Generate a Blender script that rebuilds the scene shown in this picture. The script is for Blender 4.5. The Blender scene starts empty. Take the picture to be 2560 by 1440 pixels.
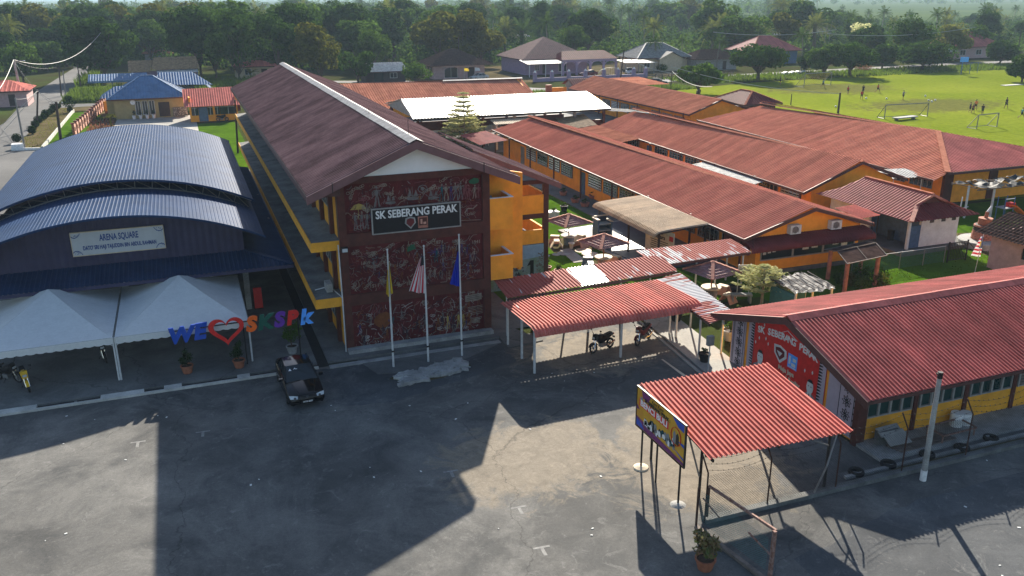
import bpy, math, random
from mathutils import Vector, Matrix
import numpy as np

S = bpy.context.scene
COL = S.collection
rnd = random.Random(7)

# ------------------------------------------------------------------ camera
YAW, PIT, ROL, FPX, CAMH = math.radians(20.667), math.radians(18.854), math.radians(-0.333), 2152.46, 18.0
cy_, sy_, cp_, sp_ = math.cos(YAW), math.sin(YAW), math.cos(PIT), math.sin(PIT)
FWD = Vector((sy_*cp_, cy_*cp_, -sp_))
R0 = Vector((cy_, -sy_, 0)); U0 = R0.cross(FWD)
RGT = R0*math.cos(ROL) + U0*math.sin(ROL)
UPV = U0*math.cos(ROL) - R0*math.sin(ROL)
cam = bpy.data.cameras.new('camera'); camo = bpy.data.objects.new('camera', cam); COL.objects.link(camo)
cam.sensor_width = 36.0; cam.lens = FPX/2560*36.0
cam.clip_start = 0.5; cam.clip_end = 20000
mw = Matrix((( RGT.x, UPV.x, -FWD.x, 0), (RGT.y, UPV.y, -FWD.y, 0), (RGT.z, UPV.z, -FWD.z, CAMH), (0, 0, 0, 1)))
camo.matrix_world = mw
S.camera = camo

def G(px, py, z=0.0):
    """point at height z seen at pixel (px, py) of the 2560 x 1440 photograph"""
    d = RGT*((px-1280)/FPX) + UPV*((720-py)/FPX) + FWD
    t = (z-CAMH)/d.z
    return Vector((d.x*t, d.y*t, z))

# ------------------------------------------------------------------ light
SUN_AZ = math.radians(27.0)      # from +Y towards +X
SUN_EL = math.radians(27.0)
W = bpy.data.worlds.new('World'); S.world = W; W.use_nodes = True
wn = W.node_tree.nodes; wl = W.node_tree.links
bg = wn['Background']
sky = wn.new('ShaderNodeTexSky'); sky.sky_type = 'NISHITA'; sky.sun_disc = False
sky.sun_elevation = SUN_EL; sky.sun_rotation = SUN_AZ
sky.altitude = 0; sky.air_density = 1.0; sky.dust_density = 0.9; sky.ozone_density = 1.6
wl.new(sky.outputs[0], bg.inputs[0]); bg.inputs[1].default_value = 0.072
sl = bpy.data.lights.new('sun', 'SUN'); sl.energy = 5.0; sl.angle = math.radians(0.53); sl.color = (1.0, 0.91, 0.78)
so = bpy.data.objects.new('sun', sl); COL.objects.link(so)
sd = Vector((math.sin(SUN_AZ)*math.cos(SUN_EL), math.cos(SUN_AZ)*math.cos(SUN_EL), math.sin(SUN_EL)))
so.rotation_euler = sd.to_track_quat('Z', 'Y').to_euler(); so.location = (30, 60, 60)
S.view_settings.view_transform = 'Standard'; S.view_settings.look = 'None'
S.view_settings.gamma = 1.0; S.view_settings.use_curve_mapping = False
S.view_settings.exposure = 1.45
S.render.engine = 'CYCLES'
try:
    S.cycles.max_bounces = 6; S.cycles.diffuse_bounces = 3; S.cycles.glossy_bounces = 3
    S.cycles.transparent_max_bounces = 8; S.cycles.volume_bounces = 1
    S.cycles.use_denoising = True
except Exception: pass

# ------------------------------------------------------------------ materials
def mat(name, col, rough=0.7, metal=0.0, var=0.25, scale=3.0, col2=None, bump=0.0, bscale=20.0, spec=0.22,
        streak=None, detail=6.0, trans=0.0, fine=0.0, thr=(0.35, 0.65), sheet=None):
    """procedural: base colour mottled by object-space noise, optional second colour, streaks and bump"""
    m = bpy.data.materials.new(name); m.use_nodes = True
    n = m.node_tree.nodes; l = m.node_tree.links
    b = n['Principled BSDF']
    b.inputs['Roughness'].default_value = rough; b.inputs['Metallic'].default_value = metal
    b.inputs['Specular IOR Level'].default_value = spec
    tc = n.new('ShaderNodeTexCoord')
    mp = n.new('ShaderNodeMapping'); l.new(tc.outputs['Object'], mp.inputs[0])
    if streak: mp.inputs['Scale'].default_value = streak
    nz = n.new('ShaderNodeTexNoise'); nz.inputs['Scale'].default_value = scale; nz.inputs['Detail'].default_value = detail
    nz.inputs['Roughness'].default_value = 0.62
    l.new(mp.outputs[0], nz.inputs['Vector'])
    rp = n.new('ShaderNodeValToRGB'); l.new(nz.outputs[0], rp.inputs[0])
    c = Vector(col)
    c2 = Vector(col2) if col2 else c*(1-var)
    c1 = c if col2 else c*(1+var*0.7)
    rp.color_ramp.elements[0].position = thr[0]; rp.color_ramp.elements[1].position = thr[1]
    rp.color_ramp.elements[0].color = (*c2, 1); rp.color_ramp.elements[1].color = (*c1, 1)
    out = rp.outputs[0]
    if fine:
        f = n.new('ShaderNodeTexNoise'); f.inputs['Scale'].default_value = scale*14; f.inputs['Detail'].default_value = 4
        l.new(tc.outputs['Object'], f.inputs['Vector'])
        mx = n.new('ShaderNodeMix'); mx.data_type = 'RGBA'; mx.blend_type = 'OVERLAY'; mx.inputs[0].default_value = fine
        l.new(out, mx.inputs[6]); l.new(f.outputs[0], mx.inputs[7]); out = mx.outputs[2]
    if sheet:
        # sheets along one axis fade differently, with weather streaks down the slope
        ax, wd = sheet
        sx = n.new('ShaderNodeSeparateXYZ'); l.new(tc.outputs['Object'], sx.inputs[0])
        dv = n.new('ShaderNodeMath'); dv.operation = 'DIVIDE'; l.new(sx.outputs[ax], dv.inputs[0]); dv.inputs[1].default_value = wd
        fl = n.new('ShaderNodeMath'); fl.operation = 'FLOOR'; l.new(dv.outputs[0], fl.inputs[0])
        wnz = n.new('ShaderNodeTexWhiteNoise'); wnz.noise_dimensions = '1D'; l.new(fl.outputs[0], wnz.inputs['W'])
        m2 = n.new('ShaderNodeMapping'); l.new(tc.outputs['Object'], m2.inputs[0]); m2.inputs['Scale'].default_value = [(3.5,.35,.35),(.35,3.5,.35)]['XY'.index(ax)]
        n2 = n.new('ShaderNodeTexNoise'); n2.inputs['Scale'].default_value = 1.0; n2.inputs['Detail'].default_value = 6; l.new(m2.outputs[0], n2.inputs['Vector'])
        r1 = n.new('ShaderNodeMapRange'); l.new(wnz.outputs[0], r1.inputs[0]); r1.inputs[3].default_value = .86; r1.inputs[4].default_value = 1.1
        r2 = n.new('ShaderNodeMapRange'); l.new(n2.outputs[0], r2.inputs[0]); r2.inputs[1].default_value = .3; r2.inputs[2].default_value = .7; r2.inputs[3].default_value = .86; r2.inputs[4].default_value = 1.14
        mm = n.new('ShaderNodeMath'); mm.operation = 'MULTIPLY'; l.new(r1.outputs[0], mm.inputs[0]); l.new(r2.outputs[0], mm.inputs[1])
        vm = n.new('ShaderNodeVectorMath'); vm.operation = 'SCALE'; l.new(out, vm.inputs[0]); l.new(mm.outputs[0], vm.inputs['Scale']); out = vm.outputs[0]
    l.new(out, b.inputs['Base Color'])
    if bump:
        bz = n.new('ShaderNodeTexNoise'); bz.inputs['Scale'].default_value = bscale; bz.inputs['Detail'].default_value = 5
        l.new(tc.outputs['Object'], bz.inputs['Vector'])
        bp = n.new('ShaderNodeBump'); bp.inputs['Strength'].default_value = bump; bp.inputs['Distance'].default_value = 0.05
        l.new(bz.outputs[0], bp.inputs['Height']); l.new(bp.outputs[0], b.inputs['Normal'])
    if trans:
        # thin leaf: part of the light passes through
        t = n.new('ShaderNodeBsdfTranslucent'); l.new(out, t.inputs[0])
        ms = n.new('ShaderNodeMixShader'); ms.inputs[0].default_value = trans
        l.new(b.outputs[0], ms.inputs[1]); l.new(t.outputs[0], ms.inputs[2])
        l.new(ms.outputs[0], n['Material Output'].inputs[0])
    return m

M = {}
def mk(k, *a, **kw): M[k] = mat(k, *a, **kw)
mk('roof_red', (.52, .15, .115), .6, .0, .14, 1.2, fine=.2, spec=.02, sheet=('X', .8))
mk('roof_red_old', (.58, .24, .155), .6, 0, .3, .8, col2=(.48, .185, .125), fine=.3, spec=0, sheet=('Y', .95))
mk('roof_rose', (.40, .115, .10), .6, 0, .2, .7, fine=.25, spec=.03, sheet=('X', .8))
mk('roof_rose_block', (.50, .20, .14), .6, 0, .22, .7, col2=(.42, .155, .115), fine=.25, spec=0, sheet=('Y', .95))
mk('roof_brown', (.175, .108, .108), .6, 0, .3, .5, fine=.2, spec=.0, sheet=('Y', 1.1))
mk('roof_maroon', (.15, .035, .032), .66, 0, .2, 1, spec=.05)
mk('roof_blue', (.020, .045, .105), .5, 0, .2, .6, fine=.1, spec=.03)
mk('roof_blue_house', (.09, .17, .30), .6, 0, .2, 1, spec=.1)
mk('roof_white', (.52, .53, .53), .42, .3, .12, .5, sheet=('X', .9))
mk('roof_tan', (.44, .33, .22), .66, 0, .15, .8, spec=.05, sheet=('Y', .8))
mk('roof_orange_old', (.50, .21, .13), .6, 0, .25, .8, col2=(.36, .14, .09), fine=.3, spec=.0, sheet=('Y', 1.0))
mk('roof_orange_x', (.50, .21, .13), .6, 0, .25, .8, col2=(.36, .14, .09), fine=.3, spec=.0, sheet=('X', 1.0))
mk('roof_dark', (.06, .04, .034), .8, 0, .4, 2.5, bump=.3, spec=.0)
mk('roof_grey', (.20, .20, .19), .66, 0, .3, 2, spec=.05)
mk('roof_zinc', (.42, .42, .40), .66, .2, .3, 2.0, fine=.3, spec=.05)
mk('roof_rust', (.27, .18, .10), .7, 0, .35, 2.2, fine=.4, spec=.03)
mk('fascia_brown', (.09, .04, .035), .55, 0, .2, 2)
mk('fascia_mauve', (.17, .085, .085), .5, 0, .15, 2)
mk('ridge_white', (.25, .25, .255), .6, .0, .3, 3, fine=.3, spec=.05)
mk('ridge_peach', (.36, .155, .105), .7, 0, .25, 3, spec=0)
mk('wall_orange', (.87, .34, .03), .75, 0, .12, 1.5, fine=.15)
mk('wall_yellow', (.74, .34, .03), .75, 0, .15, 1.5, fine=.15)
mk('wall_brown', (.085, .026, .019), .6, 0, .25, 2)
mk('wall_maroon', (.13, .018, .02), .6, 0, .25, 2)
mk('wall_white', (.62, .64, .64), .8, 0, .12, 2, fine=.25)
mk('wall_gable', (.80, .80, .79), .75, 0, .06, 1)
mk('wall_pink', (.45, .30, .29), .8, 0, .15, 2, fine=.2)
mk('wall_lilac', (.30, .23, .33), .8, 0, .15, 2)
mk('wall_cream', (.52, .42, .28), .8, 0, .12, 2)
mk('wall_olive', (.36, .29, .13), .8, 0, .12, 2)
mk('wall_blue', (.06, .12, .22), .6, 0, .2, 3)
mk('wall_navy_sheet', (.045, .042, .085), .5, 0, .15, 1)
mk('wall_grey', (.25, .25, .24), .8, 0, .2, 2)
mk('wood_grey', (.16, .13, .11), .8, 0, .4, 4, streak=(1, 1, 6))
mk('wood_dark', (.05, .035, .03), .7, 0, .3, 4)
mk('concrete', (.30, .30, .285), .85, 0, .3, 1.3, bump=.2, fine=.35)
mk('concrete_light', (.46, .45, .41), .85, 0, .25, 1.2, fine=.3)
mk('concrete_dark', (.13, .135, .13), .85, 0, .4, .9, fine=.35)
mk('drain_dark', (.02, .02, .02), .9, 0, .2, 3)
mk('steel_white', (.55, .56, .55), .5, .1, .15, 5)
mk('steel_grey', (.22, .22, .22), .5, .4, .2, 5)
mk('steel_black', (.022, .02, .02), .5, .2, .3, 6)
mk('rust', (.16, .07, .045), .8, .1, .5, 9, col2=(.30, .20, .17), fine=.4)
mk('rust_dark', (.06, .03, .022), .8, .1, .4, 8)
mk('glass', (.018, .026, .03), .08, 0, .2, 1, spec=.4)
mk('glass_green', (.012, .045, .04), .15, 0, .3, .8, spec=.5)
mk('frame_grey', (.30, .29, .27), .6, 0, .15, 4)
mk('frame_white', (.60, .60, .57), .6, 0, .15, 4)
mk('paper', (.62, .63, .60), .8, 0, .15, 5)
mk('paint_white', (.72, .72, .70), .6, 0, .18, 6)
mk('paint_worn', (.21, .21, .20), .8, 0, .3, 6)
mk('paint_black', (.012, .012, .014), .5, 0, .2, 6)
mk('paint_red', (.60, .022, .018), .5, 0, .15, 4)
mk('paint_orange', (.80, .13, .015), .5, 0, .15, 4)
mk('paint_navy', (.012, .07, .40), .5, 0, .15, 4)
mk('paint_sky', (.10, .36, .90), .5, 0, .12, 4)
mk('paint_purple', (.13, .03, .30), .5, 0, .15, 4)
mk('paint_green', (.008, .09, .06), .5, 0, .15, 4)
mk('paint_blue_text', (.05, .09, .25), .6, 0, .1, 4)
mk('cloth_tent', (.64, .66, .65), .8, 0, .05, .6, streak=(3, 3, .6), fine=.2, trans=.12)
mk('cloth_blue', (.012, .035, .50), .7, 0, .1, 4, trans=.25)
mk('cloth_yellow', (.70, .50, .03), .7, 0, .1, 4, trans=.25)
mk('cloth_white', (.72, .72, .72), .7, 0, .1, 4, trans=.25)
mk('cloth_black', (.02, .02, .025), .7, 0, .1, 4)
mk('cloth_red', (.55, .03, .05), .7, 0, .1, 4, trans=.2)
mk('cloth_orange', (.75, .22, .04), .7, 0, .1, 4)
mk('cloth_teal', (.05, .22, .30), .7, 0, .1, 4)
mk('cloth_grey', (.22, .23, .24), .7, 0, .1, 4)
mk('skin', (.26, .13, .08), .6, 0, .1, 4)
mk('hair', (.012, .01, .009), .6, 0, .1, 4)
mk('rubber', (.014, .014, .015), .8, 0, .3, 6)
mk('car_paint', (.004, .0045, .006), .1, 0, .1, 3, spec=.3)
mk('chrome', (.6, .6, .6), .15, 1, .1, 3)
mk('lamp_glass', (.45, .48, .5), .1, 0, .1, 3, spec=.8)
mk('yellow_plastic', (.62, .36, .01), .35, 0, .1, 3)
mk('terracotta', (.30, .11, .06), .75, 0, .25, 5, fine=.3)
mk('soil', (.06, .04, .028), .9, 0, .4, 6)
mk('brick_pink', (.40, .17, .12), .8, 0, .3, 3, fine=.3)
mk('slab_peach', (.55, .30, .22), .75, 0, .15, 3)
mk('slab_cream', (.60, .50, .36), .75, 0, .15, 3)
mk('slab_bluegrey', (.10, .15, .20), .7, 0, .2, 3)
mk('slab_dark', (.055, .07, .10), .45, 0, .3, 1.2)
mk('tile_plum', (.30, .16, .15), .7, 0, .3, 4, fine=.3)
mk('bark', (.09, .065, .045), .9, 0, .4, 6, bump=.4)
mk('bark_pale', (.22, .19, .15), .9, 0, .3, 6)
mk('leaf_dark', (.042, .085, .014), .6, 0, .55, .5, trans=.32, fine=.3, spec=0)
mk('leaf_mid', (.075, .135, .02), .6, 0, .55, .5, trans=.34, fine=.3, spec=0)
mk('leaf_bright', (.10, .105, .016), .85, 0, .4, .6, trans=.4, fine=.3, spec=0)
mk('leaf_yellow', (.16, .17, .035), .85, 0, .35, .8, trans=.35, spec=0)
mk('leaf_variegated', (.62, .60, .34), .85, 0, .25, .9, col2=(.42, .44, .18), trans=.55, spec=0)
mk('leaf_palm', (.06, .105, .022), .6, 0, .4, .8, trans=.3, spec=0)
mk('leaf_palm_pale', (.15, .175, .04), .6, 0, .4, .8, trans=.3, spec=0)
mk('leaf_croton', (.26, .15, .08), .7, 0, .3, 5, col2=(.07, .13, .025), trans=.3)
mk('leaf_rust', (.22, .10, .06), .85, 0, .4, 2, trans=.3, spec=0)
mk('leaf_shrub', (.02, .042, .012), .85, 0, .4, 2, trans=.25, spec=0)
mk('grass_blade', (.09, .14, .015), 1.0, 0, .35, .5, trans=.4)
mk('wire', (.03, .03, .03), .6, 0, .1, 3)
mk('wire_pale', (.42, .42, .36), .6, 0, .1, 3)
mk('net_teal', (.05, .16, .16), .6, 0, .2, 3)

# ------------------------------------------------------------------ mesh building
ORG = {}
class MB:
    def __init__(s): s.v = []; s.f = []
    def add(s, pts, faces):
        o = len(s.v); s.v += [tuple(p) for p in pts]; s.f += [tuple(i+o for i in f) for f in faces]; return s
    def quad(s, *p): return s.add(p, [tuple(range(len(p)))])
    def box(s, x0, x1, y0, y1, z0, z1):
        if x0 > x1: x0, x1 = x1, x0
        if y0 > y1: y0, y1 = y1, y0
        if z0 > z1: z0, z1 = z1, z0
        return s.add([(x0,y0,z0),(x1,y0,z0),(x1,y1,z0),(x0,y1,z0),(x0,y0,z1),(x1,y0,z1),(x1,y1,z1),(x0,y1,z1)],
                     [(3,2,1,0),(4,5,6,7),(0,1,5,4),(1,2,6,5),(2,3,7,6),(3,0,4,7)])
    def obox(s, c, u, v, w):
        c, u, v, w = map(Vector, (c, u, v, w))
        P = [c-u-v-w, c+u-v-w, c+u+v-w, c-u+v-w, c-u-v+w, c+u-v+w, c+u+v+w, c-u+v+w]
        return s.add(P, [(3,2,1,0),(4,5,6,7),(0,1,5,4),(1,2,6,5),(2,3,7,6),(3,0,4,7)])
    def beam(s, a, b, w, h, up=(0,0,1)):
        a, b = Vector(a), Vector(b); d = b-a; t = d.normalized(); up = Vector(up)
        if abs(t.dot(up)) > .98: up = Vector((0,1,0))
        sd_ = t.cross(up).normalized(); u2 = sd_.cross(t)
        return s.obox((a+b)/2, d/2, sd_*(w/2), u2*(h/2))
    def tube(s, pts, r, n=8, cap=True):
        pts = [Vector(p) for p in pts]; k = len(pts); rs = r if isinstance(r, (list, tuple)) else [r]*k
        base = len(s.v); prev = None
        for i, p in enumerate(pts):
            t = (pts[min(i+1,k-1)]-pts[max(i-1,0)]).normalized()
            ref = prev if prev is not None else (Vector((0,0,1)) if abs(t.z) < .9 else Vector((0,1,0)))
            a = (ref - t*ref.dot(t)).normalized(); b = t.cross(a); prev = a
            for j in range(n):
                q = 2*math.pi*j/n; s.v.append(tuple(p+(a*math.cos(q)+b*math.sin(q))*rs[i]))
        for i in range(k-1):
            for j in range(n):
                j2 = (j+1) % n
                s.f.append((base+i*n+j, base+i*n+j2, base+(i+1)*n+j2, base+(i+1)*n+j))
        if cap:
            s.f.append(tuple(base+j for j in reversed(range(n)))); s.f.append(tuple(base+(k-1)*n+j for j in range(n)))
        return s
    def lathe(s, prof, c=(0,0,0), n=16):
        base = len(s.v); k = len(prof)
        for (r, z) in prof:
            for j in range(n):
                q = 2*math.pi*j/n; s.v.append((c[0]+r*math.cos(q), c[1]+r*math.sin(q), c[2]+z))
        for i in range(k-1):
            for j in range(n):
                j2 = (j+1) % n
                s.f.append((base+i*n+j, base+i*n+j2, base+(i+1)*n+j2, base+(i+1)*n+j))
        s.f.append(tuple(base+j for j in reversed(range(n)))); s.f.append(tuple(base+(k-1)*n+j for j in range(n)))
        return s
    def prism(s, poly, vec):
        n = len(poly); vec = Vector(vec); P = [Vector(p) for p in poly]
        return s.add(P+[p+vec for p in P], [tuple(reversed(range(n))), tuple(range(n, 2*n))] +
                     [(i, (i+1) % n, n+(i+1) % n, n+i) for i in range(n)])
    def sheet(s, poly, ea, eb, pitch=.25, h=.035, prof='trap', off=0.0):
        """corrugated sheet filling the convex planar polygon poly; ribs run across the eave line ea-eb"""
        P = [Vector(p) for p in poly]; ea, eb = Vector(ea), Vector(eb)
        u = (eb-ea).normalized()
        nrm = Vector((0,0,0))
        for i in range(1, len(P)-1): nrm += (P[i]-P[0]).cross(P[i+1]-P[0])
        nrm.normalize()
        if nrm.z < 0: nrm = -nrm
        v = nrm.cross(u)
        Q = [((p-ea).dot(u), (p-ea).dot(v)) for p in P]
        d0 = sum((p-ea).dot(nrm) for p in P)/len(P) + off
        u0, u1 = min(q[0] for q in Q)+1e-4, max(q[0] for q in Q)-1e-4
        if prof == 'trap': pr = [(0,0),(.52,0),(.62,1),(.9,1)]
        elif prof == 'wave': pr = [(0,0),(.25,.5),(.5,1),(.75,.5)]
        else: pr = [(0,0),(.5,1)]
        us = [(u0, 0)]
        k = math.floor(u0/pitch)
        while k*pitch < u1:
            for a, hh in pr:
                x = (k+a)*pitch
                if u0+1e-3 < x < u1-1e-3: us.append((x, hh*h))
            k += 1
        us.append((u1, 0))
        base = len(s.v); n = len(Q)
        for x, hh in us:
            vs = []
            for i in range(n):
                (a0, b0), (a1, b1) = Q[i], Q[(i+1) % n]
                if (a0-x)*(a1-x) <= 0 and abs(a1-a0) > 1e-9: vs.append(b0+(b1-b0)*(x-a0)/(a1-a0))
            if not vs: vs = [0]
            for vv in (min(vs), max(vs)): s.v.append(tuple(ea+u*x+v*vv+nrm*(d0+hh)))
        for i in range(len(us)-1):
            a = base+2*i; s.f.append((a, a+2, a+3, a+1))
        return s
    def obj(s, name, m, parent=None, smooth=False, kind=None):
        me = bpy.data.meshes.new(name)
        o = bpy.data.objects.new(name, me); COL.objects.link(o)
        vs = s.v
        if parent is not None:
            o.parent = parent; org = ORG.get(parent.name, (0,0,0)); ORG[o.name] = org
            if org != (0,0,0): vs = [(x-org[0], y-org[1], z-org[2]) for x, y, z in vs]
        me.from_pydata(vs, [], s.f); me.update()
        me.materials.append(M[m] if isinstance(m, str) else m)
        if smooth: me.polygons.foreach_set('use_smooth', [True]*len(me.polygons))
        if kind: o['kind'] = kind
        return o

def thing(name, label, cat, loc=(0,0,0), group=None):
    o = bpy.data.objects.new(name, None); COL.objects.link(o); o.location = loc; o.empty_display_size = .3
    o['label'] = label; o['category'] = cat; ORG[o.name] = tuple(loc)
    if group: o['group'] = group
    return o
def tag(o, label, cat, group=None):
    o['label'] = label; o['category'] = cat
    if group: o['group'] = group
    return o
def struct(name, mb, m, smooth=False):
    o = mb.obj(name, m, None, smooth); o['kind'] = 'structure'; return o
KIDS = {}
def dup(t, loc=None, rz=None, label=None, sc=None, parent=None):
    c = t.copy(); COL.objects.link(c)
    if parent is not None: c.parent = parent
    if loc is not None: c.location = loc
    if rz is not None: c.rotation_euler = (0, 0, rz)
    if sc is not None: c.scale = sc if isinstance(sc, (tuple, list)) else (sc, sc, sc)
    if label: c['label'] = label
    if t.name not in KIDS: KIDS[t.name] = list(t.children)
    for ch in KIDS[t.name]: dup(ch, parent=c)
    return c
def textmesh(txt, size, depth=.012, bold=.0, width=None, align='CENTER', shear=0.0):
    """mesh data of a line of text, in XY, centred; optionally squeezed to a width"""
    cu = bpy.data.curves.new('t', 'FONT'); cu.body = txt; cu.size = size; cu.extrude = depth; cu.offset = bold
    cu.align_x = align; cu.align_y = 'CENTER'; cu.resolution_u = 3; cu.shear = shear
    o = bpy.data.objects.new('t', cu); COL.objects.link(o)
    dg = bpy.context.evaluated_depsgraph_get(); me = bpy.data.meshes.new_from_object(o.evaluated_get(dg))
    bpy.data.objects.remove(o); bpy.data.curves.remove(cu)
    vs = [v.co.copy() for v in me.vertices]; fs = [tuple(p.vertices) for p in me.polygons]
    bpy.data.meshes.remove(me)
    if width and vs:
        w = max(v.x for v in vs)-min(v.x for v in vs); k = width/w
        for v in vs: v.x *= k
    return vs, fs
def addtext(mb, txt, size, c, right, up, **kw):
    vs, fs = textmesh(txt, size, **kw); c, r, u = Vector(c), Vector(right).normalized(), Vector(up).normalized(); n = r.cross(u)
    return mb.add([c+r*v.x+u*v.y+n*v.z for v in vs], fs)
def part(name, m, parent, *boxes, **kw):
    b = MB()
    for x in boxes: b.box(*x)
    return b.obj(name, m, parent, **kw)
# ------------------------------------------------------------------ setting
def ground_mat(name, base, base2, scale, sand=None, sandpos=None, sandrad=None, crack=0.0, rough=.9, stain=.5, fine=.35, ramp=(.36,.64), blotch=False):
    m = bpy.data.materials.new(name); m.use_nodes = True; n = m.node_tree.nodes; l = m.node_tree.links
    b = n['Principled BSDF']; b.inputs['Roughness'].default_value = rough; b.inputs['Specular IOR Level'].default_value = .0 if ('lawn' in name or 'grass' in name or name in ('pitch','terrain','far_field','verge','dirt')) else .2
    tc = n.new('ShaderNodeTexCoord'); co = tc.outputs['Object']
    def noise(sc, det=7, rg=.62, dist=0.0):
        z = n.new('ShaderNodeTexNoise'); z.inputs['Scale'].default_value = sc; z.inputs['Detail'].default_value = det
        z.inputs['Roughness'].default_value = rg; z.inputs['Distortion'].default_value = dist; l.new(co, z.inputs['Vector']); return z
    def ramp_(src, p0, p1, c0, c1):
        r = n.new('ShaderNodeValToRGB'); r.color_ramp.elements[0].position = p0; r.color_ramp.elements[1].position = p1
        r.color_ramp.elements[0].color = (*c0, 1); r.color_ramp.elements[1].color = (*c1, 1); l.new(src, r.inputs[0]); return r.outputs[0]
    def mix(a, bcol, fac, mode='MIX'):
        x = n.new('ShaderNodeMix'); x.data_type = 'RGBA'; x.blend_type = mode
        if hasattr(fac, 'links'): l.new(fac, x.inputs[0])
        else: x.inputs[0].default_value = fac
        l.new(a, x.inputs[6])
        if hasattr(bcol, 'links'): l.new(bcol, x.inputs[7])
        else: x.inputs[7].default_value = (*bcol, 1)
        return x.outputs[2]
    W_, K_ = (1,1,1), (0,0,0)
    c = ramp_(noise(scale, 8, .68, .6).outputs[0], ramp[0], ramp[1], base2, base)
    big = ramp_(noise(scale*.22, 4, .6).outputs[0], .42, .62, K_, W_)
    c = mix(c, tuple(x*(1-stain) for x in base2), mulf(n, l, big, .55))
    if blotch:
        # pale dried smears and dark oily spots of a worn yard
        c = mix(c, (.26,.255,.24), mulf(n, l, ramp_(noise(1.1, 12, .75, 1.6).outputs[0], .56, .72, K_, W_), .55))
        c = mix(c, (.20,.195,.18), mulf(n, l, ramp_(noise(.16, 10, .72, .8).outputs[0], .50, .66, K_, W_), .6))
        c = mix(c, (.035,.036,.038), mulf(n, l, ramp_(noise(.7, 9, .7, .3).outputs[0], .60, .74, K_, W_), .6))
    if sand:
        for k, (sp, sr) in enumerate(zip(sandpos, sandrad)):
            sub = n.new('ShaderNodeVectorMath'); sub.operation = 'SUBTRACT'; l.new(co, sub.inputs[0]); sub.inputs[1].default_value = (*sp, 0)
            dv = n.new('ShaderNodeVectorMath'); dv.operation = 'DIVIDE'; l.new(sub.outputs[0], dv.inputs[0]); dv.inputs[1].default_value = (*sr, 1)
            ln = n.new('ShaderNodeVectorMath'); ln.operation = 'LENGTH'; l.new(dv.outputs[0], ln.inputs[0])
            z = noise(.55, 9, .7, 1.2)
            a = n.new('ShaderNodeMath'); a.operation = 'MULTIPLY_ADD'; l.new(z.outputs[0], a.inputs[0]); a.inputs[1].default_value = -2.2; l.new(ln.outputs['Value'], a.inputs[2])
            mr = n.new('ShaderNodeMapRange'); l.new(a.outputs[0], mr.inputs[0]); mr.inputs[1].default_value = -.12; mr.inputs[2].default_value = -.42
            mr.inputs[3].default_value = 0; mr.inputs[4].default_value = .92
            sc = ramp_(noise(1.6, 9, .7, 1.0).outputs[0], .3, .7, tuple(x*.55 for x in sand), sand)
            c = mix(c, sc, mr.outputs[0])
    if crack:
        w = noise(.5, 5, .6); 
        ad = n.new('ShaderNodeVectorMath'); ad.operation = 'MULTIPLY_ADD'; l.new(w.outputs[1], ad.inputs[0]); ad.inputs[1].default_value = (2.2,2.2,0); l.new(co, ad.inputs[2])
        vo = n.new('ShaderNodeTexVoronoi'); vo.feature = 'DISTANCE_TO_EDGE'; vo.inputs['Scale'].default_value = .075; l.new(ad.outputs[0], vo.inputs['Vector'])
        mr = n.new('ShaderNodeMapRange'); l.new(vo.outputs[0], mr.inputs[0]); mr.inputs[1].default_value = 0.0005; mr.inputs[2].default_value = .0026
        mr.inputs[3].default_value = crack; mr.inputs[4].default_value = 0
        c = mix(c, (.012,.012,.012), mr.outputs[0])
    fz = noise(scale*22, 4, .7)
    if blotch: c = mix(c, noise(30, 3, .8).outputs[0], .55, 'OVERLAY')
    c = mix(c, fz.outputs[0], fine, 'OVERLAY')
    l.new(c, b.inputs['Base Color'])
    bp = n.new('ShaderNodeBump'); bp.inputs['Strength'].default_value = .25; bp.inputs['Distance'].default_value = .03
    l.new(noise(6, 8, .7).outputs[0], bp.inputs['Height']); l.new(bp.outputs[0], b.inputs['Normal'])
    M[name] = m
def mulf(n, l, src, k):
    x = n.new('ShaderNodeMath'); x.operation = 'MULTIPLY'; l.new(src, x.inputs[0]); x.inputs[1].default_value = k; return x.outputs[0]

ground_mat('terrain', (.05, .075, .018), (.05, .045, .022), .12, stain=.35)
ground_mat('far_field', (.075, .105, .03), (.055, .085, .028), .01, stain=.2)
ground_mat('asphalt', (.160, .156, .145), (.066, .068, .067), .42, sand=(.25, .215, .165),
           sandpos=[(11.8, 29.0), (17.8, 26.5), (19.5, 38)], sandrad=[(4.2, 3.4), (4.2, 4.4), (5, 3.0)], crack=.4, stain=.5, ramp=(.34,.68), blotch=True)
ground_mat('asphalt_seal', (.105, .11, .112), (.05, .055, .06), .5, crack=.4, stain=.4, ramp=(.34,.68), blotch=True)
ground_mat('road_asphalt', (.12, .118, .113), (.075, .075, .075), .18, crack=.4, stain=.3)
ground_mat('dirt', (.17, .13, .08), (.07, .065, .03), .5, stain=.4)
ground_mat('slab', (.19, .19, .18), (.105, .108, .105), .5, stain=.45, crack=.35)
ground_mat('slab_light', (.38, .37, .33), (.26, .25, .23), .5, stain=.3, crack=.35)
ground_mat('lawn', (.075, .145, .011), (.045, .095, .008), .9, stain=.25, fine=.6)
ground_mat('pitch', (.175, .205, .022), (.13, .17, .014), .05, sand=(.14, .14, .04), sandpos=[(118, 112), (120, 140)], sandrad=[(16, 9), (16, 10)], stain=.15, fine=.55)
ground_mat('verge', (.15, .115, .07), (.08, .07, .03), .45, stain=.35, fine=.5)
ground_mat('wild_grass', (.11, .15, .015), (.05, .08, .01), .35, stain=.3, fine=.6)

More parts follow.
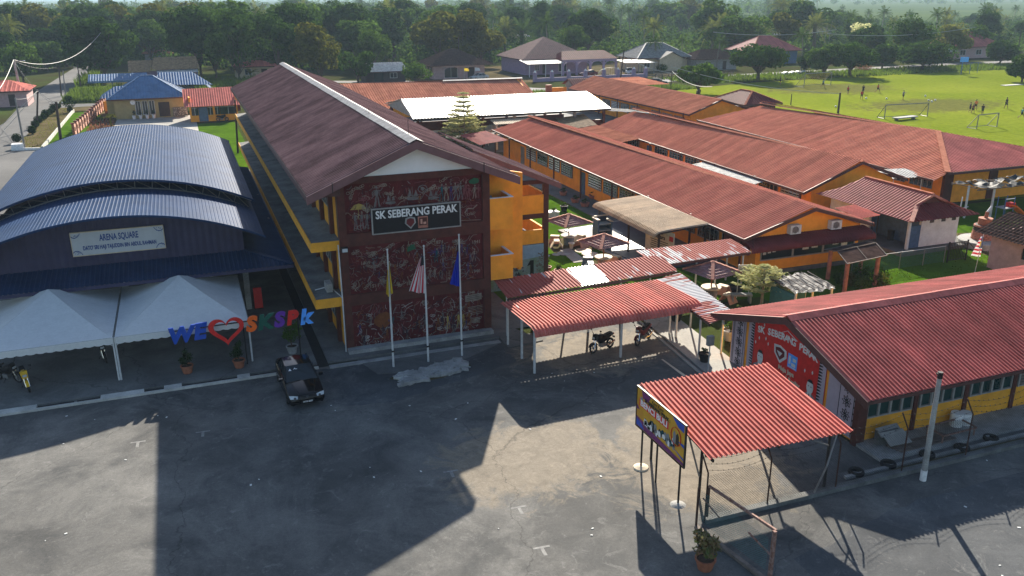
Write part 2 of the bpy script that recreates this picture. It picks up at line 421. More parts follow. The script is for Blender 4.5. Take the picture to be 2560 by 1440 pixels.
def flat(name, m, pts, z, th=0.0):
    b = MB(); P = [(p[0], p[1], z) for p in pts]
    if th: b.prism([(p[0], p[1], z-th) for p in pts], (0, 0, th))
    else: b.quad(*P)
    return struct(name, b, m)
def rect(x0, x1, y0, y1): return [(x0,y0),(x1,y0),(x1,y1),(x0,y1)]
flat('ground', 'terrain', rect(-4000, 6000, -60, 1150), -.03)
flat('rice_field', 'far_field', rect(-9000, 14000, 1150, 16000), -.03)
flat('rice_field_near', 'far_field', [(215, 330), (900, 330), (1500, 1150), (330, 1150)], -.022)
flat('school_yard', 'asphalt', [(-60,2),(70,2),(70,22.35),(14.9,22.35),(14.9,41.4),(-60,41.4)], -.004)
_r = random.Random(6)
def ragged(pts, k=9, a=.16):
    out = []
    for p, q in zip(pts, pts[1:]+pts[:1]):
        for i in range(k): f = i/k; out.append((p[0]+(q[0]-p[0])*f+_r.uniform(-a,a)*(i > 0), p[1]+(q[1]-p[1])*f+_r.uniform(-a,a)*(i > 0)))
    return out
flat('asphalt_strip', 'asphalt_seal', ragged([(3.2,36.6),(7.6,36.0),(14.6,38.2),(14.6,41.0),(6,40.8),(3.4,40.9)]), .0)
flat('asphalt_strip', 'asphalt_seal', ragged([(-13,9),(-2,9),(-1.4,24),(-6,27.5),(-13,27)]), .0)
flat('asphalt_strip', 'asphalt_seal', ragged([(17,14),(40,14.5),(40,20.6),(24,20.8),(17.4,19.5)]), .0)
flat('entrance_floor', 'asphalt', [(14.9,22.35),(24.7,22.35),(24.7,34.4),(23.2,41.6),(14.9,41.6)], 0.0)
flat('side_yard', 'road_asphalt', [(-60,41.4),(-13.2,41.4),(-13.2,100),(-14.5,120.3),(-20.2,121.2),(-20.6,200),(-20.2,262),(-25.5,262),(-27,190),(-25.3,150),(-26.5,120),(-60,100)], -.008)
flat('village_road', 'road_asphalt', [(-20.2,262),(-25.5,262),(-33,330),(-40,480),(-34,480),(-27,330)], -.012)
flat('side_road', 'road_asphalt', [(-20.6,166),(-11,168),(-11,171.2),(-20.6,172.8)], -.004)
flat('verge', 'verge', [(-20.2,122),(-17,120.7),(-16.85,160),(-17.2,166),(-20.4,166)], .10, .15)
flat('roadside_lawn', 'lawn', [(-16.6,118),(-12.5,118),(-11.6,150),(-13.4,160),(-16.6,158)], .05, .1)
flat('roadside_bank', 'verge', [(-13.3,160.2),(-11,160),(-11,168),(-17,166.5),(-17,160.5)], .06)
flat('house_lawn', 'lawn', rect(1.9, 7.2, 97, 137), .02)
flat('house_path', 'slab_light', rect(-9.5, 1.9, 97, 148), .012)
flat('house_garden', 'dirt', rect(-13, -9.5, 97, 158), .014)
flat('hall_floor', 'slab', [(-40,41.55),(4.95,41.55),(4.95,97),(-13.2,97),(-13.2,80),(-40,80)], .11, .12)
flat('block_apron', 'slab', rect(5.5, 14.9, 41.5, 97), .115, .12)
flat('drain', 'drain_dark', rect(4.95, 5.5, 41.2, 97), .0)
flat('garden_lawn', 'lawn', rect(17.2, 34.2, 42, 97), .004)
flat('garden_walk', 'slab', rect(15.0, 17.2, 42.5, 97), .03)
flat('classroom_walk', 'slab', rect(31.6, 34.6, 47, 96), .10, .1)
flat('play_lawn', 'lawn', rect(32.4, 75, 33.5, 56), .002)
flat('back_court', 'slab', rect(17, 64, 97, 150), .004)
flat('between_blocks', 'slab', rect(43, 64, 56.4, 97), .006)
flat('school_field', 'pitch', [(64,57),(230,40),(230,150),(188,158),(155,163.6),(135,158),(112,156),(92,150),(80,140),(66,135)], -.006)
flat('back_road', 'road_asphalt', [(30,193),(45,185.5),(66,158),(75,155),(104,167),(145,171),(192,174),(300,172),(300,177),(192,179.5),(145,176),(104,172.5),(76,160.5),(68,164),(47,190.5),(30,198)], -.004)
flat('house_plots', 'dirt', rect(48, 120, 176, 220), -.016)
flat('overgrown_plot', 'wild_grass', [(-19.5,173),(-10.5,173),(-9,196),(-19.5,215)], -.008)
flat('meadow', 'wild_grass', rect(3, 30, 165, 225), -.010)
flat('walkway_floor', 'slab_light', [(22.9,33),(24.95,33),(25.9,43.5),(23.8,43.5)], .06, .07)
flat('walkway_curb', 'slab_light', [(22.55,33),(22.7,33),(23.6,43.5),(23.45,43.5)], .05, .06)
flat('ramp', 'slab', [(14.9,40.0),(17.0,40.3),(15.8,43.5),(14.9,45)], .05, .05)
# front drain of the hall slab: kerb blocks and open slots
kb = MB(); sl_ = MB()
for a, b_ in ((-40,-7.9),(-5.2,-3.3),(-2.4,-1.6),(1.0,1.6)):
    kb.box(a, b_, 41.18, 41.55, -.1, .11)
kb.box(-40, 4.95, 41.02, 41.18, -.1, .10)
sl_.box(-40, 4.95, 41.18, 41.55, -.3, .0)
struct('hall_kerb', kb, 'concrete_light'); struct('hall_drain', sl_, 'drain_dark')
kb = MB(); kb.box(6.7, 14.75, 42.0, 42.5, .0, .32); kb.box(5.5, 14.75, 40.85, 41.2, -.05, .05); struct('block_plinth', kb, 'concrete')
# broken concrete round the flagpoles, and the slab in front
flat('flagpole_slab', 'slab', [(7.6,39.3),(9.4,38.9),(12.3,39.5),(14.8,40.9),(14.8,41.45),(7.0,41.4)], .03, .04)
rb = MB(); rr = random.Random(3)
for i in range(190):
    x = rr.uniform(8.3, 12.0); y = 38.55+rr.uniform(-.8, .55)+.16*(x-10); s_ = rr.uniform(.06, .24)
    rb.obox((x, y, s_*.3+.02*(i % 3)), (s_, rr.uniform(-.1,.1), rr.uniform(-.04,.04)), (rr.uniform(-.1,.1), s_*.7, 0), (0, 0, s_*.3))
flat('earth_patch', 'dirt', [(8.0,38.5),(9.2,37.55),(10.6,37.7),(12.3,38.6),(12.0,39.5),(10.2,39.3),(8.8,39.2)], .012)
o = rb.obj('broken_concrete', 'concrete'); o['kind'] = 'stuff'
pt = MB(); pt.prism([(8.2,38.4,-.02),(9.1,37.75,-.02),(9.7,38.2,-.02),(9.5,38.8,-.02),(8.6,38.95,-.02)], (0,0,.13)); struct('concrete_patch', pt, 'concrete_light')
# painted parking marks
pm = MB()
for px, py in ((345,1111),(508,1085),(1131,1185),(1302,1276),(1360,1378),(190,1003)):
    g = G(px, py); z = .001
    pm.add([(g.x-.09,g.y-.22,z),(g.x+.03,g.y-.25,z),(g.x+.06,g.y+.2,z),(g.x-.06,g.y+.22,z)], [(0,1,2,3)])
    pm.add([(g.x-.3,g.y+.2,z+.002),(g.x+.3,g.y+.16,z+.002),(g.x+.3,g.y+.26,z+.002),(g.x-.3,g.y+.3,z+.002)], [(0,1,2,3)])
struct('parking_marks', pm, 'paint_worn')
_l = MB()
for i in range(70):
    x, y = _r.uniform(-10,30), _r.uniform(14,40.5); w = _r.uniform(.02,.06); a = _r.uniform(0,3); _l.obox((x,y,.012),(w*math.cos(a),w*math.sin(a),0),(-w*.6*math.sin(a),w*.6*math.cos(a),0),(0,0,.006))
o = _l.obj('litter', 'paper'); o['kind'] = 'stuff'
ln_ = MB(); a, b_ = G(1655,898), G(1712,940); ln_.add([(a.x-.05,a.y,.004),(a.x+.05,a.y,.004),(b_.x+.09,b_.y,.004),(b_.x-.09,b_.y,.004)], [(0,1,2,3)])
struct('painted_line', ln_, 'slab_cream')
# ------------------------------------------------------------------ three-storey school block with the mural wall
t = thing('school_block', 'three storey school block with long brown metal roof and dark red mural end wall', 'school building', (10.7, 42.5, 0))
YB = 97.6
b = MB(); b.sheet([(5.18,41.7,8.79),(5.18,YB,8.79),(10.7,YB,11.14),(10.7,41.7,11.14)], (5.18,41.7,8.79), (5.18,YB,8.79), .30, .045)
left = b.obj('roof_slope', 'roof_brown', t)
b = MB(); b.sheet([(16.18,41.7,8.93),(16.18,YB,8.93),(10.7,YB,11.14),(10.7,41.7,11.14)], (16.18,41.7,8.93), (16.18,YB,8.93), .30, .045)
b.obj('roof_slope', 'roof_brown', t)
b = MB()
for k in range(14):      # ridge cap in overlapping lengths
    y0, y1 = 41.62+k*4.0, 41.62+k*4.0+4.08; dz = .012*(k % 2)
    b.add([(10.32,y0,11.06+dz),(10.7,y0,11.23+dz),(11.08,y0,11.07+dz),(10.32,y1,11.06+dz),(10.7,y1,11.23+dz),(11.08,y1,11.07+dz)], [(0,1,4,3),(1,2,5,4)])
b.obj('ridge_cap', 'ridge_white', t)
b = MB()
for x0, z0, x1, z1 in ((5.12,8.77,10.7,11.13),(10.7,11.13,16.22,8.91)):
    b.prism([(x0,41.66,z0),(x1,41.66,z1),(x1,41.66,z1-.42),(x0,41.66,z0-.42)], (0,.06,0))
f_ = b.obj('barge_board', 'fascia_mauve', t)
b = MB(); b.box(5.14,5.2,41.75,YB,8.42,8.76); b.box(16.16,16.22,41.75,48.4,8.56,8.9); b.box(16.16,16.22,56.1,YB,8.56,8.9); b.obj('gutter', 'fascia_brown', t)
b = MB(); b.prism([(5.2,41.9,8.62),(6.8,41.9,8.62),(6.8,41.9,9.2),(5.25,41.9,8.7)], (0,55,0)); b.obj('soffit', 'fascia_brown', t)
b = MB(); b.prism([(6.95,42.52,9.38),(14.75,42.52,9.38),(14.75,42.52,9.5),(10.72,42.52,11.0),(6.95,42.52,9.5)], (0,.2,0)); b.obj('gable_wall', 'wall_gable', t)
# end wall: frame of brown columns and bands with recessed panels
b = MB(); b.box(6.7,7.08,42.46,43.0,0.06,9.3); b.obj('column', 'wall_brown', t)
b = MB(); b.box(14.38,14.78,42.46,43.0,0.06,9.3); b.obj('column', 'wall_brown', t)
for z0, z1 in ((9.04,9.38),(5.83,6.5),(2.63,3.24)):
    b = MB(); b.box(7.08,14.38,42.462,43.0,z0,z1); b.obj('band', 'wall_brown', t)
b = MB(); b.box(7.08,14.38,42.58,42.9,0,9.04); b.obj('end_wall', 'wall_maroon', t)
# side walls
b = MB()
b.box(6.72,6.92,43.0,YB-.6,0.06,9.0); b.box(14.5,14.72,43.0,YB-.6,.06,9.2); b.box(6.92,14.5,YB-.85,YB-.6,0,9.3); b.obj('side_wall', 'wall_yellow', t)
for k in range(17):
    y = 44.2+k*3.2
    b = MB(); b.box(6.5,6.72,y-.18,y+.18,.06,8.8); b.obj('column', 'wall_brown', t)
for fl in range(3):
    z = .06+fl*3.15
    for k in range(16):
        y0 = 44.2+k*3.2+.3; y1 = y0+2.6
        b = MB(); b.box(6.66,6.72,y0,y1,z+1.05,z+2.35); w = b.obj('window', 'glass', t)
        if k < 5:
            b = MB()
            for i in range(5): yy = y0+(y1-y0)*i/4; b.box(6.63,6.66,yy-.03,yy+.03,z+1.05,z+2.35)
            b.box(6.62,6.66,y0,y1,z+1.0,z+1.05); b.box(6.62,6.66,y0,y1,z+2.35,z+2.41); b.obj('frame', 'frame_grey', w)
# two long concrete ledges on the arena side
for z in (6.1, 3.06):
    b = MB(); b.prism([(5.32,42.72,z-.02),(6.72,42.72,z+.1),(6.72,42.72,z-.42),(5.32,42.72,z-.42)], (0,YB-43.3,0)); l_ = b.obj('ledge', 'concrete_dark', t)
    b = MB(); b.box(5.26,5.319,42.66,YB-.6,z-.44,z+.03); b.box(5.319,6.7,42.66,42.719,z-.44,z+.06); b.obj('ledge_edge', 'wall_yellow', l_)
b = MB()
for x in (1,): b.tube([(10.69,43.2,11.15),(10.69,43.2,12.0)], .012, 5)
b.obj('lightning_rod', 'steel_black', t); b = MB()
b.tube([(14.2,41.62,9.85),(14.2,41.60,9.3)], .02, 5); b.obj('lightning_strap', 'steel_black', t); b = MB(); b.tube([(6.4,41.62,9.4),(6.4,41.62,8.85)], .02, 5); b.obj('lightning_strap', 'steel_black', t); b = MB()
b.tube([(10.5,52,11.2),(10.5,52,11.6)], .01, 4); b.obj('lightning_rod', 'steel_black', t)
b = MB(); b.tube([(6.6,42.45,6.0),(6.62,42.45,3.1),(6.62,42.5,.1)], .035, 6); b.tube([(6.62,42.6,3.12),(6.3,44.4,3.22),(5.5,44.4,3.1)], .03, 6); b.obj('drain_pipe', 'steel_white', t)
b = MB(); b.box(6.72,7.05,42.22,42.46,5.62,5.86); fl_ = b.obj('floodlight', 'steel_black', t); b = MB(); b.box(6.75,7.02,42.19,42.22,5.65,5.83); b.obj('lens', 'lamp_glass', fl_)
b = MB(); b.box(6.0,6.32,43.5,44.3,3.17,3.62); b.obj('water_box', 'concrete', t)

# mural: shallow painted relief; strokes of each paint are gathered per panel
r = random.Random(11)
PAL = ['mural_sand','mural_grey','mural_rose','mural_rust','mural_teal','mural_dark']
mk('mural_sand', (.24,.195,.155), .8, spec=0); mk('mural_grey', (.155,.14,.135), .8, spec=0); mk('mural_rose', (.17,.05,.055), .7); mk('mural_rust', (.16,.05,.015), .7)
mk('mural_teal', (.025,.085,.10), .8, spec=0); mk('mural_dark', (.035,.018,.03), .7); mk('mural_white', (.34,.31,.29), .8, spec=0); mk('mural_gold', (.32,.23,.06), .7); mk('mural_violet', (.05,.03,.10), .7); mk('mural_green', (.02,.10,.05), .7)
Yp = 42.578
class Mural:
    def __init__(s): s.d = {}
    def g(s, m): return s.d.setdefault(m, MB())
    def stroke(s, m, pts, w, d=.02):
        mb = s.g(m); yy = Yp - r.uniform(.004, .012)
        for (x0,z0),(x1,z1) in zip(pts, pts[1:]):
            dx, dz = x1-x0, z1-z0; L = math.hypot(dx, dz) or 1; nx, nz = -dz/L*w/2, dx/L*w/2
            mb.prism([(x0+nx,yy,z0+nz),(x1+nx*.8,yy,z1+nz*.8),(x1-nx*.8,yy,z1-nz*.8),(x0-nx,yy,z0-nz)], (0,-d,0))
    def blob(s, m, x, z, rx, rz, n=8, a=0):
        yy = Yp - r.uniform(.004, .012)
        P = []
        for i in range(n):
            q = 2*math.pi*i/n; k = r.uniform(.8, 1.15); u, v = rx*k*math.cos(q), rz*k*math.sin(q)
            P.append((x+u*math.cos(a)-v*math.sin(a), yy, z+u*math.sin(a)+v*math.cos(a)))
        s.g(m).prism(list(reversed(P)), (0,-.025,0))
    def ring(s, m, x, z, rr, w):
        n = 8; s.stroke(m, [(x+rr*1.25*math.cos(2*math.pi*i/n), z+rr*math.sin(2*math.pi*i/n)) for i in range(n+1)], w)
    def chain(s, m, x, z, n, dx, dz):
        for i in range(n):
            x += dx+r.uniform(-.04,.04); z += dz+r.uniform(-.05,.05); s.ring(m, x, z, r.uniform(.045,.075), .022)
    def figure(s, m, x, z, h, m2=None):
        lean = r.uniform(-.08, .08)
        s.blob(m, x+lean, z+h*.93, h*.045, h*.06, 7)
        s.blob(m2 or m, x+lean*.6, z+h*.66, h*.075, h*.19, 7)
        for sgn in (-1, 1):
            s.stroke(m2 or m, [(x+sgn*h*.04, z+h*.5), (x+sgn*h*r.uniform(.03,.11), z+h*.25), (x+sgn*h*r.uniform(.04,.16), z)], h*.05)
            s.stroke(m, [(x+lean*.8+sgn*h*.09, z+h*.8), (x+sgn*h*r.uniform(.12,.25), z+h*r.uniform(.55,.8)), (x+sgn*h*r.uniform(.1,.3), z+h*r.uniform(.4,.95))], h*.032)
    def ship(s, m, x, z, w):
        s.blob(m, x, z+w*.12, w*.5, w*.13, 8); s.stroke(m, [(x,z+.1),(x,z+w*.95)], .02)
        yy = Yp-.008
        for dx, hh in ((-.22,.55),(.2,.42)):
            s.g('mural_grey').prism([(x+dx*w-.12*w,yy,z+w*.28),(x+dx*w+.18*w,yy,z+w*.3),(x+dx*w+.05*w,yy,z+w*(.3+hh))], (0,-.02,0))
    def text(s, m, txt, x, z, size):
        addtext(s.g(m), txt, size, (x, Yp-.012, z), (1,0,0), (0,0,1), depth=.01, bold=.004)
    def done(s, parent):
        for m, mb in s.d.items():
            o = mb.obj('mural_relief', m, parent); o['kind'] = 'stuff'
def scatter(mu, z0, z1, nfig, nst, nchain, light):
    for i in range(nfig):
        x = r.uniform(7.3, 14.1); z = r.uniform(z0+.08, z1-.85)
        mu.figure(r.choice(['mural_sand','mural_grey','mural_grey','mural_rose','mural_dark','mural_teal' if r.random() < .3 else 'mural_grey']), x, z, r.uniform(.4, .72), r.choice([None,'mural_dark','mural_rust','mural_grey','mural_violet']))
    for i in range(nst):
        x = r.uniform(7.2, 14.1); z = r.uniform(z0+.08, z1-.15); a = r.uniform(0, 6.28); L = r.uniform(.1, .38)
        pts = [(x, z)]
        for k in range(r.randint(1, 3)):
            a += r.uniform(-.9, .9); x += L*.6*math.cos(a); z += L*.6*math.sin(a)
            x = min(max(x, 7.12), 14.32); z = min(max(z, z0+.04), z1-.04); pts.append((x, z))
        mu.stroke(r.choice(['mural_sand','mural_rose','mural_grey','mural_rose',light,'mural_grey','mural_dark','mural_rust']), pts, r.uniform(.014, .036))
    for i in range(nchain):
        mu.chain('mural_sand', r.uniform(7.3, 13.2), r.uniform(z0+.25, z1-.25), r.randint(4, 9), r.uniform(.02,.12), r.uniform(-.05,.05))
mk('mural_ground', (.10, .022, .022), .8, 0, .3, 1.5, fine=.3, spec=0)
p1 = MB(); p1.box(7.09,14.37,42.579,42.62,6.51,9.03); P1 = p1.obj('mural_panel', 'mural_ground', t)
p2 = MB(); p2.box(7.09,14.37,42.579,42.62,3.25,5.82); P2 = p2.obj('mural_panel', 'mural_ground', t)
p3 = MB(); p3.box(7.09,14.37,42.579,42.62,.08,2.62); P3 = p3.obj('mural_panel', 'mural_ground', t)
mu = Mural()
for i, (x, z, n, dx, dz) in enumerate(((7.2,8.55,9,.1,.03),(8.5,8.75,8,.09,.01),(9.1,8.5,6,.08,-.03),(7.35,8.25,5,.03,.05),(12.0,8.75,7,.1,.02),(13.4,6.95,5,.1,.02),(8.0,7.9,5,.02,-.06))): mu.chain('mural_sand', x, z, n, dx, dz)
mu.text('mural_rose', '1400', 8.05, 8.22, .3); mu.text('mural_rose', '13', 13.45, 8.75, .28); mu.blob('mural_green', 13.95, 8.7, .3, .16)
mu.figure('mural_grey', 8.75, 7.75, 1.1); mu.figure('mural_grey', 8.75, 7.75, 1.1)
um = [(7.35,7.72),(7.55,7.95),(7.8,8.02),(8.05,7.92),(8.2,7.7)]; mu.g('mural_gold').prism([(x,Yp-.01,z) for x, z in um], (0,-.02,0)); mu.stroke('mural_gold', [(7.78,7.98),(7.74,7.2)], .03)
for x, z, w in ((9.45,7.85,.6),(10.6,7.95,.75),(11.7,7.9,.65)): mu.ship('mural_grey', x, z, w)
mu.ring('mural_grey', 11.15, 8.5, .2, .04); mu.blob('mural_grey', 11.15, 8.5, .1, .1)
for i, m2 in enumerate(('mural_teal','mural_sand','mural_violet','mural_grey','mural_grey','mural_rose')): mu.figure('mural_sand' if i % 2 else 'mural_grey', 12.15+i*.26, 7.75, .95, m2)
for x in (13.4,13.65,13.95,14.15): mu.figure('mural_rose' if x != 13.95 else 'mural_sand', x, 7.75, .75)
for x in (7.6,7.9,8.15): mu.figure('mural_sand', x, 6.65, .95, 'mural_grey')
mu.stroke('mural_sand', [(13.4,7.0),(13.55,7.25),(13.85,7.2),(14.1,7.4)], .06); mu.stroke('mural_sand', [(13.2,6.62),(14.3,6.56)], .03)
scatter(mu, 6.53, 9.0, 5, 330, 6, 'mural_rose'); mu.done(P1)
mu = Mural()
for txt, x, z in (('1409',7.95,4.85),('1511',8.35,3.55),('1824',10.3,3.45),('1874',11.9,5.55),('1895',12.9,5.5),('1941',14.0,5.35),('1913',12.5,3.45),('1946',13.95,3.7)): mu.text('mural_sand', txt, x, z, .26)
for x, z, n, dx, dz in ((7.25,5.4,5,.06,.04),(8.0,5.4,7,.08,.01),(8.9,5.5,7,.1,.02),(10.2,5.55,6,.1,.02),(7.2,3.5,5,.03,.06),(7.8,3.45,6,.05,.05),(9.6,3.6,5,.03,-.04),(10.6,3.5,6,.08,.01)): mu.chain('mural_sand', x, z, n, dx, dz)
mu.g('mural_green').prism([(10.2,Yp-.01,5.2),(10.65,Yp-.01,5.35),(10.6,Yp-.01,5.62),(10.15,Yp-.01,5.48)], (0,-.02,0))
for a in range(9):
    q = math.pi*a/8; mu.stroke('mural_sand', [(13.05,5.35),(13.05+.32*math.cos(q),5.35+.3*math.sin(q))], .045)
    mu.stroke('mural_violet', [(11.7,5.05),(11.7+.42*math.cos(q*2),5.05+.22*math.sin(q*2))], .05)
mu.figure('mural_sand', 11.75, 4.45, .8, 'mural_teal'); mu.figure('mural_sand', 11.35, 3.6, .6); mu.figure('mural_sand', 11.65, 3.6, .6)
scatter(mu, 3.27, 5.8, 34, 460, 6, 'mural_sand'); mu.done(P2)
mu = Mural()
mu.text('mural_sand', '1948', 13.65, 2.5, .22); mu.text('mural_sand', '1957', 14.05, .95, .2)
mu.g('mural_sand').prism([(13.3,Yp-.01,2.0),(14.25,Yp-.01,2.05),(14.25,Yp-.01,2.42),(13.3,Yp-.01,2.37)], (0,-.03,0))
for k in range(3): mu.stroke('mural_dark', [(13.4,2.1+k*.1),(14.1,2.14+k*.1)], .02, .04)
for k in range(6): mu.stroke('mural_sand', [(13.45,1.2+k*.09),(14.3,1.25+k*.09)], .035)
for k in range(15):
    q = math.pi*(k-1)/13; mu.stroke('mural_sand', [(13.85,.75),(13.85+.3*math.cos(q),.75+.3*math.sin(q))], .03)
mu.blob('mural_rust', 8.7, 1.6, .5, .42, 10); mu.ring('mural_sand', 11.05, 2.25, .13, .05); mu.blob('mural_grey', 11.05, 2.25, .11, .11)
for i in range(7): mu.figure('mural_rust' if i % 2 else 'mural_sand', 11.7+i*.3, .55, .95, r.choice(['mural_rust','mural_dark','mural_teal','mural_gold','mural_violet']))
for i in range(11): mu.chain('mural_white', r.uniform(7.3,13.6), r.uniform(.2,2.3), 3, .06, .01)
scatter(mu, .1, 2.6, 30, 480, 0, 'mural_white'); mu.done(P3)

# name board
t = thing('name_board', 'black name board with white letters and two crests above the mural', 'sign', (10.73, 42.46, 7.03))
b = MB(); b.box(8.42,13.05,42.36,42.455,6.42,7.66); b.obj('board', 'paint_black', t)
b = MB()
for bx in ((8.36,13.11,42.33,42.452,7.66,7.72),(8.36,13.11,42.33,42.452,6.36,6.42),(8.36,8.42,42.33,42.452,6.42,7.66),(13.05,13.11,42.33,42.452,6.42,7.66)): b.box(*bx)
b.obj('frame', 'frame_grey', t)
b = MB(); addtext(b, 'SK SEBERANG PERAK', .56, (10.74,42.345,7.36), (1,0,-.0), (0,0,1), depth=.012, bold=.014, width=4.35); b.obj('lettering', 'paint_white', t)
b = MB(); b.prism([(10.12,42.36,7.08),(10.36,42.36,7.16),(10.62,42.36,7.08),(10.66,42.36,6.82),(10.38,42.36,6.5),(10.08,42.36,6.8)], (0,-.05,0)); c_ = b.obj('crest', 'concrete', t)
b = MB(); b.prism([(10.19,42.306,7.02),(10.36,42.306,7.08),(10.55,42.306,7.02),(10.58,42.306,6.84),(10.37,42.306,6.6),(10.15,42.306,6.82)], (0,-.02,0)); b.obj('shield', 'wall_maroon', c_)
b = MB(); b.box(10.78,11.3,42.31,42.36,6.5,7.1); c_ = b.obj('crest', 'brick_pink', t)
b = MB(); b.box(10.83,11.25,42.295,42.308,6.64,7.05); k_ = b.obj('emblem', 'wall_brown', c_)
b = MB(); b.box(10.9,11.0,42.28,42.294,6.72,6.98); b.box(11.05,11.2,42.28,42.294,6.7,6.82); b.obj('figure', 'slab_peach', c_)

# stair tower and corridor parapets on the right end
t = thing('stair_tower', 'open orange stair tower with brown columns and painted wall beside the mural block', 'stair tower', (18.0, 46.0, 0))
zt_ = lambda x: 8.95-.43*(x-16.62)
b = MB(); b.sheet([(15.9,48.6,zt_(15.9)),(15.9,56,zt_(15.9)),(21.6,56,zt_(21.6)),(21.6,48.6,zt_(21.6))], (21.6,48.6,zt_(21.6)), (21.6,56,zt_(21.6)), .3, .045); b.obj('roof_slope', 'roof_brown', t)
b = MB(); b.prism([(15.9,48.54,zt_(15.9)),(21.65,48.54,zt_(21.65)),(21.65,48.54,zt_(21.65)-.36),(15.9,48.54,zt_(15.9)-.36)], (0,.055,0)); b.obj('barge_board', 'fascia_mauve', t)
b = MB(); b.prism([(14.8,44.1,3.1),(17.3,44.1,3.1),(17.3,44.1,8.6),(16.1,44.1,8.85),(14.8,44.1,9.3)], (0,.2,0)); b.obj('front_wall', 'wall_orange', t)
part('side_wall', 'wall_orange', t, (17.12,17.3,44.3,48.6,2.9,6.6)); part('back_wall', 'wall_orange', t, (14.8,17.3,48.4,48.6,3.0,6.1))
for x, y in ((20.67,49.0),(20.67,54.5),(17.9,54.5)): part('column', 'wall_brown', t, (x,x+.33,y,y+.3,0,zt_(x)-.1))
for z0, z1 in ((4.86,6.05),(2.9,3.8)):
    part('parapet', 'wall_orange', t, (17.3,20.66,49.03,49.16,z0,z1)); part('parapet', 'wall_orange', t, (20.78,20.92,49.31,54.5,z0,z1))
part('beam', 'wall_brown', t, (17.3,20.66,49.02,49.2,4.54,4.855)); part('beam', 'wall_brown', t, (17.3,20.66,49.02,49.2,6.75,7.0))
part('landing', 'concrete', t, (17.31,20.7,49.2,54.5,4.6,4.85)); part('landing', 'concrete', t, (17.31,20.7,49.2,54.5,2.6,2.88))
for k in range(9): part('stair_step', 'concrete', t, (17.6,19.0,50+k*.28,50.28+k*.28,2.9+k*.2,3.0+k*.2))
b = MB(); b.box(16.4,20.66,48.95,49.02,.05,2.88); pw = b.obj('painted_wall', mat('painted_wall', (.17,.24,.16), .8, 0, .3, .9, col2=(.24,.31,.36), fine=.4, spec=0), t)
b = MB(); b.prism([(16.42,48.945,1.75),(20.6,48.945,2.05),(20.6,48.945,2.86),(16.42,48.945,2.86)], (0,-.01,0)); b.obj('sky', mat('painted_sky', (.28,.38,.52), .8, 0, .2, 1.2, spec=0), pw)
b = MB()
for i in range(34):
    x, z = r.uniform(17.6,19.3), r.uniform(.1,1.5); w = r.uniform(.06,.2); b.prism([(x-w,48.94,z),(x+w,48.94,z),(x+r.uniform(-.05,.05),48.94,z+w*1.6)], (0,-.012,0))
b.obj('rocks', mat('painted_rock', (.10,.10,.11), .8, 0, .3, 3, spec=0), pw)
b = MB(); b.box(19.72,19.95,48.91,48.939,.65,1.85); b.box(19.55,20.12,48.91,48.939,.5,.65); b.prism([(19.72,48.939,1.85),(19.5,48.939,1.5),(19.72,48.939,1.56)], (0,-.02,0)); b.obj('numeral', 'paint_black', pw)
b = MB()
for i in range(70):
    x, z = r.uniform(20.1,20.6), r.uniform(.3,2.3); b.box(x, x+r.uniform(.03,.12), 48.92, 48.938, z, z+r.uniform(.02,.07))
b.obj('tree_trunk_paint', 'wood_grey', pw, kind='stuff')
b = MB()
b.box(14.8,16.1,42.5,42.62,5.93,7.66); b.box(16.0,16.12,42.621,44.1,5.93,7.66); b.obj('parapet', 'wall_orange', t)
b = MB(); b.box(14.8,16.1,42.5,42.62,3.08,4.46); b.box(16.0,16.12,42.621,44.1,3.08,4.46); b.obj('parapet', 'wall_orange', t)
b = MB()
for z in (7.66, 4.46): b.box(14.79,16.14,42.48,42.64,z,z+.035); b.box(15.98,16.14,42.64,44.1,z,z+.035)
b.obj('coping', 'wall_white', t)
b = MB(); b.box(14.8,16.0,42.62,44.1,5.93,6.05); b.box(14.8,16.0,42.62,44.1,3.08,3.2); b.obj('corridor_floor', 'concrete', t)
b = MB()
for z in (5.93, 3.08): b.box(14.78,16.0,50,YB-1,z,z+.12); b.box(16.0,16.12,50,YB-1,z,z+1.2)
b.obj('corridor', 'wall_orange', t)
for k in range(9):
    b = MB(); b.box(15.95,16.2,50+k*5.8,50.3+k*5.8,0,8.7); b.obj('column', 'wall_brown', t)
# person leaning at the upper parapet is built with the people

# ------------------------------------------------------------------ blue vaulted arena hall
t = thing('arena_hall', 'blue vaulted sports hall with two stepped curved metal roofs', 'sports hall', (-4.2, 52.5, 0))
def vault(y0, y1, cx, half, zc, sag, n=26, pitch=.2, h=.016, thick=.0):
    """sheet curved in XZ, ribs along Y are the seams of the corrugation across the span"""
    Rr = (half*half+sag*sag)/(2*sag); a0 = math.asin(half/Rr); b = MB(); pts = []
    L = 2*a0*Rr; k = int(L/pitch)
    for i in range(k+1):
        for fr, hh in ((0,0),(.5,0),(.62,1),(.9,1)):
            s_ = (i+fr)*pitch
            if s_ > L: break
            a = -a0+s_/Rr; rr_ = Rr+hh*h; pts.append((cx+rr_*math.sin(a), zc-Rr+rr_*math.cos(a)))
    P = [(x, y0, z) for x, z in pts]+[(x, y1, z) for x, z in pts]; m = len(pts)
    return b.add(P, [(i, i+1, m+i+1, m+i) for i in range(m-1)])
vault(55.4, 80.2, -4.15, 7.75, 7.68, 1.84).obj('upper_roof', 'roof_blue', t)
vault(48.85, 58.0, -4.15, 7.75, 7.0, 1.86).obj('lower_roof', 'roof_blue', t)
def arc(cx, half, zc, sag, n):
    Rr = (half*half+sag*sag)/(2*sag); a0 = math.asin(half/Rr); return [(cx+Rr*math.sin(-a0+2*a0*i/n), zc-Rr+Rr*math.cos(-a0+2*a0*i/n)) for i in range(n+1)]
